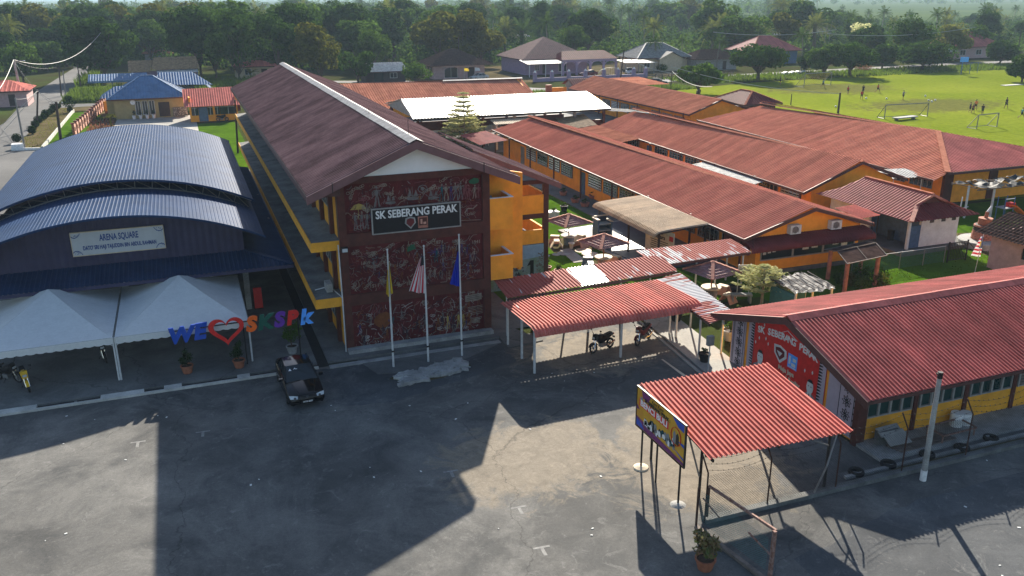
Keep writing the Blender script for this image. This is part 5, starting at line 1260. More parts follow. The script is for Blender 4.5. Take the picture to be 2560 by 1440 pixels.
b = MB(); b.tube([(25.24,21.77,4.35),(25.24,21.77,4.6)], .10, 10); b.box(25.1,25.2,21.7,21.84,4.5,4.56); b.obj('cap', 'steel_black', t)
t = thing('side_gate', 'open rusty gate frame with teal wire netting beside the potted plant', 'gate', (16.3, 20.6, 0))
gp0, gp1 = Vector((15.15,22.3,0)), Vector((15.45,18.75,0)); d = (gp1-gp0).normalized()
g0, g1 = Vector((15.3,22.2,0)), Vector((15.78,18.9,0))
b = MB(); b.beam(g0+Vector((.5,.1,1.55)), g1+Vector((.35,.1,1.75)), .07, .09); b.obj('top_rail', 'rust', t)
b = MB(); b.beam(g1+Vector((.2,0,0)), g1+Vector((.25,0.05,1.8)), .1, .12); b.obj('post', 'rust', t); b = MB(); b.beam(g0, g0+Vector((.0,.0,1.65)), .06, .06); b.beam(g0+Vector((.5,.1,0.3)), g0+Vector((.5,.1,1.55)), .06, .06); b.obj('post', 'rust_dark', t)
b = MB(); b.beam(g0+Vector((0,0,.08)), g1+Vector((0,0,.08)), .16, .12); b.obj('bottom_rail', 'wood_grey', t)
b = MB(); b.beam(g1+Vector((.2,.1,.9)), g1+Vector((-.1,.9,1.3)), .05, .05); b.beam(g0+Vector((.2,0,1.2)), g0+Vector((.6,-.5,.6)), .04, .04); b.obj('brace', 'rust', t)
dd = (g1-g0); L = dd.length; b = MB(); mesh_net(b, g0+Vector((.12,.02,.3)), dd.normalized(), (0,0,1), L-.1, 1.22, .085, .004); b.obj('wire_net', 'net_teal', t, kind='stuff')
for i, (px, py_) in enumerate(((2140,1185),(2220,1165),(2317,1141),(2404,1124),(2476,1100))):
    g = G(px, py_); o = MB(); prof = [(.21,.0),(.30,.03),(.32,.10),(.29,.17),(.21,.18)]
    o.lathe(prof, (0,0,0), 18); o.v = [v for v in o.v]; o.f = o.f[:-2]
    n_ = 18; o.f += [(4*n_+j, 4*n_+(j+1)%n_, (j+1)%n_, j) for j in range(n_)]
    ob = o.obj('tyre', 'rubber', None, smooth=True); ob.location = (g.x, g.y, .0 if i else .0); ob.rotation_euler = (rnd.uniform(-.05,.05), rnd.uniform(-.05,.05), 0)
    tag(ob, ['old tyre lying behind the fence, nearest the carport','old tyre second from the carport along the fence','old tyre half hidden by the concrete post','old tyre second from the right end of the row','old tyre at the right end of the row, greenish'][i], 'tyre', 'old tyres laid along the fence')
t = thing('plant_box', 'grey covered crate leaning against the orange wall under the windows', 'crate', (26.4,24.2,0))
b = MB(); b.prism([(25.4,24.6,.13),(26.4,24.6,.13),(26.4,24.6,.75),(25.4,24.6,.75)], (0,-.25,0)); b.obj('crate', 'concrete_dark', t); b = MB(); b.obox((25.95,24.4,.72),(.58,.03,.0),(0,.2,.12),(0,-.02,.015)); b.obox((26.1,24.1,.5),(.55,-.02,0),(-.08,.22,.22),(0,-.01,.02)); b.obj('sheet_cover', 'wall_grey', t)
t = thing('washing_machine', 'old white twin tub machine standing on the path by the wall', 'machine', (30.05,24.5,0))
b = MB(); b.lathe([(.26,0),(.27,.55),(.25,.62)], (29.85,24.55,.13), 14); b.lathe([(.24,0),(.25,.5),(.26,.55)], (30.35,24.5,.13), 14); b.obj('tub', 'paint_white', t); b = MB(); b.lathe([(.255,0),(.26,.05)], (29.85,24.55,.55), 14); b.obj('band', 'paint_navy', t)
t = thing('plank_stack', 'stack of long grey planks lying beside the crate', 'planks', (27.2,24.0,0))
for k in range(4):
    b = MB(); b.obox((27.2+.06*k,24.15-.17*k,.16),(1.5,.05*k*.2,0),(0,.075,0),(0,0,.025)); b.obj('plank', 'wood_grey', t)
t = thing('rusty_table', 'low rusty metal frame with netting on the path behind the post', 'table', (28.7,23.9,0))
b = MB(); 
for p, q in (((28.0,23.5,.5),(29.9,23.55,.5)),((28.0,24.4,.5),(29.9,24.45,.5)),((28.0,23.5,.5),(28.0,24.4,.5)),((29.9,23.55,.5),(29.9,24.45,.5))): b.beam(p, q, .06, .06)
b.obj('frame', 'rust', t); b = MB(); mesh_net(b, (28.0,23.5,.5), (1,0,0), (0,1,0), 1.9, .9, .12, .004); b.obj('netting', 'wire', t, kind='stuff')
for x, y in ((28.05,23.55),(29.85,23.6),(28.05,24.35),(29.85,24.4)):
    b = MB(); b.beam((x,y,.1),(x,y,.5), .05, .05); b.obj('leg', 'rust', t)
t = thing('mailbox_post', 'grey switch box on a thin post beside the covered walkway', 'switch box', (23.05,33.3,0))
b = MB(); b.tube([(23.05,33.4,0),(23.05,33.4,1.5)], .03, 6); b.obj('post', 'steel_white', t); b = MB(); b.box(22.88,23.22,33.3,33.5,1.5,2.0); b.obj('box', 'wall_grey', t)
# ------------------------------------------------------------------ plants helpers
def leafcards(b, pts, size, rr, flat_=.5, aspect=.55):
    """small leaf faces at the given points; a point with a normal turns its leaf to face outwards from its clump"""
    for p in pts:
        n = None
        if isinstance(p, tuple): p, n = p
        p = Vector(p)
        if n is None:
            a = rr.uniform(0, 6.283); u = Vector((math.cos(a), math.sin(a), rr.uniform(-.9, .9)*flat_)).normalized(); v = u.cross(Vector((rr.uniform(-.5,.5), rr.uniform(-.5,.5), 1))).normalized()
        else:
            n = (n+Vector((rr.gauss(0,.55), rr.gauss(0,.55), rr.gauss(0,.55)+.3))).normalized(); u = n.cross(Vector((rr.uniform(-1,1), rr.uniform(-1,1), rr.uniform(-1,1)))).normalized(); v = n.cross(u)
        s_ = size*rr.uniform(.6, 1.35); b.add([p-u*s_*.5, p+v*s_*aspect*.5, p+u*s_*.5, p-v*s_*aspect*.5], [(0,1,2,3)])
def blobpts(rr, c, r, n, shell=.35):
    out = []
    for i in range(n):
        while True:
            d = Vector((rr.gauss(0,1), rr.gauss(0,1), rr.gauss(0,1)))
            if d.length > .01: break
        d.normalize(); k = 1-shell*rr.random()**1.5
        out.append((Vector((c[0]+d.x*r[0]*k, c[1]+d.y*r[1]*k, c[2]+d.z*r[2]*k)), d))
    return out
def pot(name, label, x, y, z, r, h, potm, leafm, hgt, spread, seed, group=None, n=260, leaf=.12, kind='bush'):
    rr = random.Random(seed); t = thing(name, label, 'potted plant', (x,y,z), group)
    b = MB(); b.lathe([(r*.7,0),(r*.78,h*.2),(r*.98,h*.85),(r*1.08,h*.86),(r*1.08,h),(r*.9,h),(r*.88,h*.85)], (x,y,z), 16); b.obj('pot', potm, t, smooth=False)
    b = MB(); b.lathe([(r*.88,h*.86),(.01,h*.87)], (x,y,z), 12); b.obj('soil', 'soil', t)
    b = MB(); 
    for k in range(5):
        a = rr.uniform(0,6.28); q = rr.uniform(.1,.6)*spread; b.tube([(x,y,z+h*.85),(x+q*.4*math.cos(a),y+q*.4*math.sin(a),z+h+hgt*.4),(x+q*math.cos(a),y+q*math.sin(a),z+h+hgt*.75)], [.025,.018,.008], 5)
    b.obj('stem', 'bark', t)
    b = MB(); pts = []
    for k in range(9):
        a = rr.uniform(0,6.28); q = rr.uniform(0,.65)*spread; zz = z+h+hgt*rr.uniform(.25,.95); pts += blobpts(rr, (x+q*math.cos(a), y+q*math.sin(a), zz), (spread*.4,spread*.4,hgt*.22), n//9, .8)
    leafcards(b, pts, leaf, rr); b.obj('foliage', leafm, t)
    return t
# ------------------------------------------------------------------ garden with tiled umbrellas and concrete tables
def umbrella(label, x, y, seed, mseat):
    t = thing('garden_umbrella', label, 'garden umbrella', (x,y,0), 'tiled garden umbrellas')
    hw, z0, z1 = 1.28, 1.72, 2.32; a = math.radians(12)
    def P(u, v, z): return (x+u*math.cos(a)-v*math.sin(a), y+u*math.sin(a)+v*math.cos(a), z)
    cs = [P(-hw,-hw,z0),P(hw,-hw,z0),P(hw,hw,z0),P(-hw,hw,z0)]; ap = P(0,0,z1)
    for k in range(4):
        b = MB(); b.sheet([cs[k],cs[(k+1)%4],ap], cs[k], cs[(k+1)%4], .16, .045, 'wave')
        # rows of tile edges stepping up the slope
        for q in range(1,6):
            f = q/6; p0 = Vector(cs[k]).lerp(Vector(ap), f); p1 = Vector(cs[(k+1)%4]).lerp(Vector(ap), f); b.beam(p0+Vector((0,0,.03)), p1+Vector((0,0,.03)), .03, .045)
        b.obj('tiled_slope', 'tile_plum', t)
    b = MB()
    for c in cs:
        p, q = Vector(c), Vector(ap); n = 5
        for i in range(n): b.beam(p.lerp(q,i/n)+Vector((0,0,.05)), p.lerp(q,(i+.96)/n)+Vector((0,0,.075)), .2, .06)
    b.obj('hip_tiles', 'brick_pink', t)
    b = MB(); b.tube([(x,y,0),(x,y,z1-.03)], .045, 8); b.obj('post', 'paint_orange_rust', t)
    b = MB()
    for c in cs: b.beam((x,y,z0+.1), Vector(c).lerp(Vector(ap),.12)+Vector((0,0,-.04)), .03, .05)
    b.obj('rafter', 'wood_dark', t)
mk('paint_orange_rust', (.22,.075,.025), .6)
U = [(26.25,57.35,'tiled garden umbrella farthest back, over a pale grey drum table'),(26.15,51.3,'tiled garden umbrella in the middle of the lawn, over a cream drum table'),(29.45,43.0,'tiled garden umbrella beside the peeled walkway roof')]
for i, (x, y, lab) in enumerate(U): umbrella(lab, x, y, i, None)
def drum(label, x, y, m):
    t = thing('drum_table', label, 'table', (x+.001,y,0), 'round concrete garden tables')
    b = MB(); b.lathe([(.38,0),(.42,.55),(.52,.64)], (x,y,0), 18); b.obj('drum', m, t); b = MB(); b.lathe([(.62,.641),(.64,.70),(.62,.74),(.06,.75)], (x,y,0), 20); b.obj('tabletop', 'slab_cream' if m != 'slab_bluegrey' else 'concrete_light', t)
drum('pale grey drum table under the farthest umbrella', U[0][0], U[0][1], 'slab_bluegrey'); drum('cream drum table under the middle umbrella', U[1][0], U[1][1], 'slab_peach'); drum('dark drum table under the umbrella by the walkway', U[2][0], U[2][1], 'concrete_dark')
def stool(label, x, y, rz, m):
    t = thing('slab_stool', label, 'stool', (0,0,0), 'folded concrete slab stools')
    b = MB(); b.box(-.34,.34,-.2,.2,.46,.54); b.obj('seat', m[1], t)
    b = MB(); b.prism([(-.34,-.2,.459),(.34,-.2,.459),(.40,-.48,0),(-.40,-.48,0)], (0,.07,0)); b.obj('leg', m[0], t)
    b = MB(); b.prism([(-.34,.13,.459),(.34,.13,.459),(.40,.41,0),(-.40,.41,0)], (0,.07,0)); b.obj('leg', m[0], t)
    t.location = (x,y,0); t.rotation_euler = (0,0,rz)
pk = ('slab_peach','slab_cream'); cr = ('slab_cream','slab_cream'); bl = ('slab_bluegrey','lamp_glass')
for j, (ux, uy) in enumerate([(u[0],u[1]) for u in U]):
    sets = [(-1.15,-.35,1.2,cr if j == 0 else bl,'left front of'),(.55,-1.05,.35,pk,'right front of'),(1.2,.45,-1.1,cr if j == 0 else pk,'right behind'),(-.75,.9,2.6,pk if j == 0 else bl,'left behind')]
    for dx, dy, rz, m, w in sets:
        stool({0:'cream' if m is cr else 'peach',1:'peach' if m is pk else 'dark blue grey',2:'peach' if m is pk else 'dark blue grey'}[j]+' slab stool '+w+' the table under the '+['farthest','middle','walkway side'][j]+' umbrella', ux+dx, uy+dy, rz, m)
for j, (x, y) in enumerate(((25.75,50.05),(25.95,56.2))):
    t = thing('round_stool', 'small white topped round stool in front of the '+['middle','farthest'][j]+' umbrella table', 'stool', (x,y,0), 'white topped round stools')
    b = MB(); b.lathe([(.13,0),(.16,.38)], (x,y,0), 12); b.obj('stem', 'slab_cream', t); b = MB(); b.lathe([(.23,.381),(.24,.45),(.02,.46)], (x,y,0), 14); b.obj('top', 'paint_white', t)
for (px, py, w) in ((1458,627,.62),(1475,636,.62),(1410,634,.5),(1390,637,.3),(1365,640,.28)):
    g = G(px, py); b = MB(); b.lathe([(w,0),(w,.035),(.02,.04)], (0,0,0), 18); o = b.obj('stepping_stone', 'slab_cream' if w > .6 else 'concrete', None); o.location = (g.x,g.y,.005)
    tag(o, 'flat stepping stone set in the garden grass at the umbrellas', 'stepping stone', 'stepping stones in the lawn')
flat('garden_path', 'slab_light', [(25.0,56.2),(25.9,56.2),(25.6,52.8),(24.6,52.8)], .03, .03)
flat('umbrella_pad', 'dirt', [(24.3,55.6),(27.8,55.2),(28.1,58.9),(24.8,59.3)], .012)
flat('umbrella_pad', 'dirt', [(24.2,49.4),(27.8,49.2),(28.0,53.0),(25.0,52.6)], .012)
flat('garden_path', 'slab', [(23.6,60.2),(25.6,60.4),(26.0,66),(24.2,66)], .02)
t = thing('barbecue', 'grey blue concrete barbecue with open front on the garden terrace', 'barbecue', (28.7,56.6,.2))
for nm, bx in (('side_wall',(28.1,28.22,56.2,57.1,.2,1.95)),('side_wall',(29.2,29.32,56.2,57.1,.2,1.75)),('back_wall',(28.22,29.2,56.98,57.1,.2,2.05)),('shelf',(28.22,29.2,56.25,56.98,1.05,1.13)),('shelf',(28.22,29.2,56.25,56.98,1.55,1.62)),('base',(28.22,29.2,56.3,56.98,.2,.45))):
    b = MB(); b.box(*bx); b.obj(nm, 'slab_bluegrey' if nm == 'side_wall' else ('concrete_light' if nm == 'shelf' else 'slab_dark'), t)
b = MB(); b.box(28.05,28.27,56.15,57.15,1.95,2.0); b.box(28.2,29.3,56.95,57.15,2.051,2.1); b.box(29.15,29.37,56.15,57.15,1.75,1.8); b.obj('coping', 'slab_cream', t)
# pots: along the classroom walk and near the tower
for i, (px, py, r_, lab) in enumerate(((1500,480,.45,'peach planter bowl at the near end of the walkway row'),(1462,518,.4,'low planter bowl third from the near end'),(1438,508,.4,'low planter bowl fourth from the near end'),(1408,490,.36,'dark leaved bowl farthest along the row'),(1483,498,.42,'peach planter bowl second in the row'))):
    g = G(px, py); pot('planter_bowl', lab+' beside the nearest classroom block', 31.0 if False else g.x, g.y, .0, r_, .42, 'brick_pink', 'leaf_dark', .35, .4, 50+i, 'planter bowls along the classroom walk', 150, .1)
for i, (px, py, lab, hh) in enumerate(((1398,690,'round leafy bush in a peach pot on the lawn by the stair tower',.4),(1366,682,'tall leafy pot tight against the stair tower column',.7),(1384,540,'orange potted shrub on the lawn behind the tower corner',.35),(1410,527,'dark potted shrub next to the white block on the lawn',.3))):
    g = G(px, py); pot('potted_plant', lab, g.x, g.y, 0, .34, .45, 'terracotta' if i != 3 else 'rubber', 'leaf_mid', hh, .4, 70+i, None, 220, .1)
t = thing('white_block', 'small white concrete block on the lawn behind the tower corner', 'block', (28.5,66,0)); b = MB(); b.box(28.1,29.0,65.4,66.2,0,.4); b.obj('block', 'paper', t); b = MB(); b.box(28.05,29.05,65.35,66.25,.4,.45); b.obj('cap', 'paint_white', t)
t = thing('peach_bench', 'plain peach block bench behind the stair tower opening', 'bench', (24.6,65.0,0)); b = MB(); b.box(23.7,25.3,64.7,65.2,.35,.8); b.obj('seat_block', 'slab_peach', t); b = MB(); b.box(23.8,25.2,64.75,65.15,0,.35); b.obj('base', 'slab_cream', t)

# ------------------------------------------------------------------ corner between the walkway, the hall and block one
t = thing('notice_sign', 'tilted cream notice sign with printed lines beside the variegated bush', 'sign', (31.4,42.3,0))
b = MB(); b.obox((31.25,42.2,1.75),(.42,-.12,0),(.01,.02,0),(0,0,.42)); bd = b.obj('panel', 'slab_cream', t)
b = MB()
for k in range(5): b.obox((31.24,42.17,2.0-k*.12),(.34-.03*(k%2),-.097,0),(.004,.012,0),(0,0,.02))
b.obj('lines', 'wall_olive', bd)
for s_ in (-.36,.36):
    b = MB(); b.tube([(31.27+s_,42.24-s_*.28,0),(31.27+s_,42.24-s_*.28,2.2)], .025, 6); b.obj('post', 'steel_white', t)
t = thing('grey_bench', 'grey folded bench under the walkway side umbrella', 'bench', (30.7,41.6,0)); b = MB(); b.obox((30.7,41.6,.5),(.6,-.25,0),(.1,.22,0),(0,0,.05)); b.obj('seat', 'wall_grey', t)
for s_ in (-1,1):
    b = MB(); b.obox((30.7+.5*s_,41.6-.2*s_,.22),(.05,-.02,0),(.12,.26,0),(0,0,.22)); b.obj('leg', 'wall_grey', t)
t = thing('tyre_planter', 'old tyre planter ring beside the walkway side umbrella', 'planter', (31.6,43.6,0)); b = MB(); b.lathe([(.45,0),(.55,.1),(.5,.28),(.36,.3),(.34,.2)], (31.6,43.6,0), 18); b.obj('ring', 'rubber', t, smooth=True); b = MB(); b.lathe([(.35,.21),(.01,.22)], (31.6,43.6,0), 12); b.obj('soil', 'soil', t)
t = thing('black_shed', 'low shed under torn black netting behind the banner hall', 'shed', (32.4,38.3,0))
rr = random.Random(9); b = MB(); n, m_ = 14, 8; V = []
for i in range(n+1):
    for j in range(m_+1):
        f, g_ = i/n, j/m_; x = 31.0+2.8*f+.15*math.sin(g_*5); y = 37.05+2.55*g_+.12*math.sin(f*9); V.append((x,y,1.95+.22*g_+.05*rr.uniform(-1,1)+.04*math.sin(f*19)))
b.add(V, [(i*(m_+1)+j,(i+1)*(m_+1)+j,(i+1)*(m_+1)+j+1,i*(m_+1)+j+1) for i in range(n) for j in range(m_)]); b.obj('net_roof', mat('net_black', (.05,.05,.052), .7, 0, .5, 3, streak=(1,6,1), fine=.4), t)
b = MB()
for k in range(7): b.beam((31.05+k*.45,37.1,2.02),(31.05+k*.45,39.55,2.24), .03, .04)
b.obj('batten', 'wood_grey', t)
b = MB(); b.box(31.2,33.6,39.3,39.4,0,1.9); b.box(31.1,31.2,37.3,39.4,0,1.8); b.obj('net_wall', 'net_teal', t)
for x, y in ((31.15,37.2),(33.65,37.2),(33.65,39.4),(32.3,37.2)):
    b = MB(); b.tube([(x,y,0),(x,y,1.98)], .07, 7); b.obj('post', 'steel_white', t)
t = thing('pergola', 'pergola with four pink round posts and a dark netted gable roof', 'pergola', (39.6,42.0,0))
PX = [(37.9,40.8),(40.7,41.2),(38.7,43.3),(41.7,43.7)]
for x, y in PX:
    b = MB(); b.tube([(x,y,0),(x,y,2.0)], .14, 10); b.obj('post', 'brick_pink', t)
for k, P_ in enumerate((((37.6,40.5,1.95),(41.1,40.9,2.0),(41.5,42.4,2.4),(38.0,41.95,2.35)),((38.4,43.6,1.95),(42.1,44.0,2.0),(41.5,42.4,2.4),(38.0,41.95,2.35)))):
    b = MB(); b.add(P_, [(0,1,2,3)]); s_ = b.obj('net_slope', 'net_black_b', t) if False else b.obj('net_slope', 'roof_dark', t)
    b = MB(); p = [Vector(q) for q in P_]
    for q in range(4): b.beam(p[q]+Vector((0,0,.03)), p[(q+1)%4]+Vector((0,0,.03)), .05, .05)
    b.beam((p[0]+p[1])/2+Vector((0,0,.035)), (p[2]+p[3])/2+Vector((0,0,.035)), .04, .04); b.obj('frame', 'wood_grey', t)
rr = random.Random(21)
for i in range(7):
    x, y = 38.2+rr.uniform(0,3.6), 40.3+rr.uniform(0,2.6); t = thing('garden_shrub', 'leafy shrub growing among the pergola posts', 'shrub', (x,y,0), 'shrubs round the pergola')
    b = MB(); leafcards(b, blobpts(rr, (x,y,.5), (.6,.55,.5), 260, .6), .16, rr); b.obj('foliage', rr.choice(['leaf_mid','leaf_dark','leaf_bright']), t); b = MB(); b.tube([(x,y,0),(x,y,.5)], [.04,.02], 5); b.obj('stem', 'bark', t)

# ------------------------------------------------------------------ toilet block
t = thing('toilet_block', 'white walled toilet block with maroon hipped roof and blue recess', 'small building', (50,50,0))
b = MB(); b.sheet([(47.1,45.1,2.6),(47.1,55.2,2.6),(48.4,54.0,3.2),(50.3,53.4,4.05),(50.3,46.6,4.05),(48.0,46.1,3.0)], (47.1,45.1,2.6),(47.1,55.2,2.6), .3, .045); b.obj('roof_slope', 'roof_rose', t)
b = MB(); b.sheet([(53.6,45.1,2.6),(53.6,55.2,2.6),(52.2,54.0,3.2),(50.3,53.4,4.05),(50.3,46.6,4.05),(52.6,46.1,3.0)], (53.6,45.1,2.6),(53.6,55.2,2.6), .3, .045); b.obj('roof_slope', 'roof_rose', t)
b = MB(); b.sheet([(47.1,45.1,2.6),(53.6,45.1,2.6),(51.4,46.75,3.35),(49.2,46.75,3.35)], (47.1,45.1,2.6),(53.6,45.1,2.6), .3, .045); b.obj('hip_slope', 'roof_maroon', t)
b = MB(); b.prism([(49.0,46.9,3.3),(51.6,46.9,3.3),(50.3,46.9,4.0)], (0,.1,0)); b.obj('gablet', 'wall_brown', t)
b = MB(); b.beam((50.3,46.55,4.1),(50.3,53.4,4.1), .28, .07); b.obj('ridge_cap', 'ridge_peach', t); b = MB(); b.beam((47.1,45.1,2.68),(49.0,46.6,3.42), .3, .06); b.beam((50.3,46.5,4.02),(48.9,46.55,3.42), .12, .16); b.beam((50.3,46.5,4.02),(51.7,46.55,3.42), .12, .16); b.obj('hip_cap', 'brick_pink', t)
b = MB(); b.box(49.35,52.9,46.3,46.5,.25,1.98); b.box(49.35,52.9,46.3,46.5,2.36,2.7)
for x0, x1 in ((49.35,50.1),(50.55,51.2),(51.65,52.2),(52.65,52.9)): b.box(x0,x1,46.3,46.5,1.981,2.359)
b.box(48.2,48.4,50.2,54.6,.25,2.75); b.box(52.7,52.9,46.5,54.6,.25,2.75); b.box(48.4,52.7,54.4,54.6,.25,2.75); b.obj('wall', 'wall_white', t)
b = MB(); b.box(48.3,49.34,46.3,46.45,.25,1.9); b.box(49.34,49.5,46.5,50.4,.25,2.7); b.box(48.4,49.4,50.4,50.55,.25,2.7); b.obj('blue_recess', 'wall_blue', t)
for x0, x1 in ((50.1,50.55),(51.2,51.65),(52.2,52.65)):
    b = MB(); b.box(x0,x1,46.36,46.42,1.981,2.359)
    w = b.obj('vent', 'glass', t); b = MB()
    for k in range(4): b.box(x0,x1,46.32,46.35,2.02+k*.09,2.05+k*.09)
    b.obj('louvre', 'wood_grey', w)
b = MB(); b.box(48.02,48.2,46.1,46.28,.25,2.7); b.obj('column', 'wall_white', t)
flat('toilet_slab', 'slab', [(46.9,45.4),(53.8,45.6),(54.6,48.0),(54.6,55),(46.9,55)], .25, .27)
t = thing('blue_bin', 'dark bin in the blue recess of the toilet block', 'bin', (48.9,48.6,.25)); b = MB(); b.lathe([(.22,.25),(.26,.95)], (48.9,48.6,0), 12); b.obj('bin', 'rubber', t); b = MB(); b.lathe([(.27,.951),(.27,1.0)], (48.9,48.6,0), 12); b.obj('lid', 'steel_black', t)
t = thing('small_canopy', 'little rose red canopy sheet between the nearest classroom block and the toilet block', 'canopy', (46.3,50,0)); b = MB(); b.sheet([(44.8,47.6,2.5),(47.0,47.9,2.5),(47.0,50.6,2.7),(44.8,50.3,2.7)], (44.8,47.6,2.5),(47.0,47.9,2.5), .22, .04); b.obj('sheet_roof', 'roof_red', t)
for x, y in ((44.9,47.7),(46.9,48.0)):
    b = MB(); b.tube([(x,y,0),(x,y,2.5)], .04, 6); b.obj('post', 'steel_black', t)
t = thing('zinc_canopy', 'bright zinc canopy sheet between the middle and widest classroom blocks', 'canopy', (58.5,57,0)); b = MB(); b.sheet([(57.2,57.5,2.6),(60.4,57.0,2.6),(60.4,59.5,2.9),(57.2,60.0,2.9)], (57.2,57.5,2.6),(60.4,57.0,2.6), .3, .04); b.obj('sheet_roof', 'roof_zinc', t)
for x, y in ((57.4,57.6),(60.2,57.2)):
    b = MB(); b.tube([(x,y,0),(x,y,2.6)], .04, 6); b.obj('post', 'steel_white', t)
# brick incinerator on a round base, pink hut, playground
t = thing('brick_incinerator', 'stepped round brick chimney on a round concrete base', 'incinerator', (54.9,45.6,0))
b = MB(); b.lathe([(1.75,0),(1.75,.42),(1.7,.46),(.02,.47)], (54.9,45.6,0), 24); b.obj('base', 'concrete', t)
rr = random.Random(31)
ang = 0
for course in range(8):
    b = MB(); n = 14; z = .47+course*.135; R_ = .72-.012*course
    for k in range(n):
        q = 2*math.pi*(k+.5*(course%2))/n; c = Vector((54.9+R_*math.cos(q)*.97, 45.75+R_*math.sin(q)*.97, z+.062)); e = Vector((-math.sin(q),math.cos(q),0)); b.obox(c, e*(R_*math.pi/n*.93), Vector((math.cos(q),math.sin(q),0))*.06, (0,0,.058))
    b.obj('brick_course', 'brick_pink' if course not in (5,6) else 'wood_dark', t)
b = MB(); b.lathe([(.66,.47),(.6,1.55)], (54.9,45.75,0), 16); b.obj('mortar_core', 'concrete_dark', t)
b = MB(); b.lathe([(.5,1.55),(.46,1.95),(.5,1.97),(.5,2.05),(.02,2.06)], (54.95,45.75,0), 16); b.obj('neck', 'terracotta', t)
b = MB(); b.tube([(54.95,45.75,2.0),(55.0,45.75,2.5)], .13, 9); b.obj('flue', 'terracotta', t); b = MB(); b.tube([(55.0,45.75,2.5),(55.35,45.75,2.9)], .08, 8); b.obj('pipe', 'steel_white', t)
flat('incinerator_dirt', 'dirt', [(52.9,43.6),(58.5,43.0),(60.5,47.5),(54.8,49.2)], .008); flat('toilet_ramp', 'slab_light', [(53.85,44.3),(54.6,44.1),(55.2,47.8),(54.6,48.0)], .10, .10)
t = thing('pink_hut', 'small pink hut with dark tiled roof at the right edge', 'hut', (54,40,0))
b = MB(); b.box(50.6,56.5,37.0,37.2,0,2.5); b.box(50.6,50.8,37.2,41.2,0,1.25); b.box(50.6,56.5,41.2,41.4,0,2.6); b.box(50.6,50.8,37.2,38.3,1.251,2.5); b.box(50.6,50.8,39.0,41.2,1.251,2.5); b.box(50.6,50.8,38.3,39.0,2.0,2.5); b.obj('wall', 'wall_pink', t)
b = MB(); b.box(50.66,50.74,38.3,39.0,1.251,2.0); b.obj('window', 'glass', t)
rows = 9
for k in range(rows):
    f0, f1 = k/rows, (k+1)/rows; b = MB(); x0, x1 = 49.7+2.9*f0, 49.7+2.9*f1+.06; z0, z1 = 2.42+1.15*f0, 2.42+1.15*f1
    b.sheet([(x0,36.4,z0+.03),(x0,42.1,z0+.03),(x1,42.1,z1+.0),(x1,36.4,z1+.0)], (x0,36.4,z0+.03),(x0,42.1,z0+.03), .28, .05, 'wave'); b.obj('tile_row', 'roof_dark', t)
b = MB(); b.sheet([(56.5,36.4,2.42),(56.5,42.1,2.42),(52.6,42.1,3.6),(52.6,36.4,3.6)], (56.5,36.4,2.42),(56.5,42.1,2.42), .28, .05, 'wave'); b.obj('tile_slope', 'roof_dark', t)
t = thing('blue_steps', 'small blue and white steps by the pink hut', 'steps', (49.6,37.3,0)); b = MB(); b.box(49.3,50.4,36.9,37.9,0,.5); b.box(49.9,50.4,36.9,37.9,.5,.95); b.obj('steps', 'wall_blue', t); b = MB(); b.box(49.28,49.92,36.88,37.92,.501,.54); b.box(49.88,50.42,36.88,37.92,.951,.99); b.obj('tread', 'paint_white', t)
t = thing('mesh_fence', 'low green mesh fence with thin posts across the playground lawn', 'fence', (46,43.3,0))
for x in (40.6,42.6,44.7,46.8,48.7):
    b = MB(); b.tube([(x,43.3,0),(x,43.3,1.25)], .03, 6); b.obj('post', 'steel_grey', t)
b = MB(); b.beam((40.6,43.3,1.2),(48.7,43.3,1.2), .03, .03); b.obj('rail', 'steel_white', t)
b = MB(); mesh_net(b, (40.6,43.3,.05), (1,0,0), (0,0,1), 8.1, 1.12, .11, .006); b.obj('green_mesh', 'net_teal', t, kind='stuff')
t = thing('iron_gate', 'black iron gate with bars standing ajar in the mesh fence', 'gate', (49.7,43.2,0))
b = MB(); b.beam((48.9,43.2,0),(48.9,43.2,1.5), .08, .08); b.beam((50.6,43.2,0),(50.6,43.2,1.5), .08, .08); b.obj('post', 'steel_black', t)
for k in range(11):
    b = MB(); b.beam((49.05+k*.15,43.2,.15),(49.05+k*.15,43.2,1.4), .03, .03); b.obj('bar', 'steel_black', t)
b = MB(); b.beam((48.9,43.2,1.4),(50.6,43.2,1.4), .05, .05); b.beam((48.9,43.2,1.1),(50.6,43.2,1.1), .04, .04); b.beam((48.9,43.2,.15),(50.6,43.2,.15), .05, .05); b.beam((50.6,43.2,1.35),(51.5,42.8,.4), .04, .04); b.obj('rail', 'steel_black', t)
x, y = 48.15, 40.5
t = thing('leaning_flag', 'national flag with stripes and yellow crescent on a short pole behind the rose roof', 'flag', (x,y,0))
b = MB(); b.tube([(x+.35,y,0),(x+.55,y,2.75)], .025, 6); b.obj('pole', 'steel_white', t)
cloth(t, (x+.55,y-.03,2.7), 1.1, 1.5, -.72, 3, lambda f,g,i,j: ('paint_navy' if not (.2 < f < .5 and .3 < g < .6) else 'cloth_yellow') if f < .55 and g < .62 else ('cloth_red' if (i//2) % 2 else 'cloth_white'), seed=8, taper=.3, nx=10, nz=22)
t = thing('net_pergola', 'long pergola on pale posts draped with torn netting at the right edge', 'pergola', (65,52.5,0))
for x, y in ((60.3,52.3),(62.4,51.6),(64.3,53.2),(66.6,51.3),(69,53)):
    b = MB(); b.tube([(x,y,0),(x,y,2.75)], .09, 8); b.obj('post', 'steel_white', t)
rr = random.Random(17); b = MB(); n, m_ = 26, 8; V = []
for i in range(n+1):
    for j in range(m_+1): V.append((60.2+11*i/n+rr.uniform(-.1,.1), 51.0+3.0*j/m_+rr.uniform(-.08,.08), 2.72+.1*rr.uniform(-1,1)+.08*math.sin(i*1.3)+.1*math.sin(j*2)))
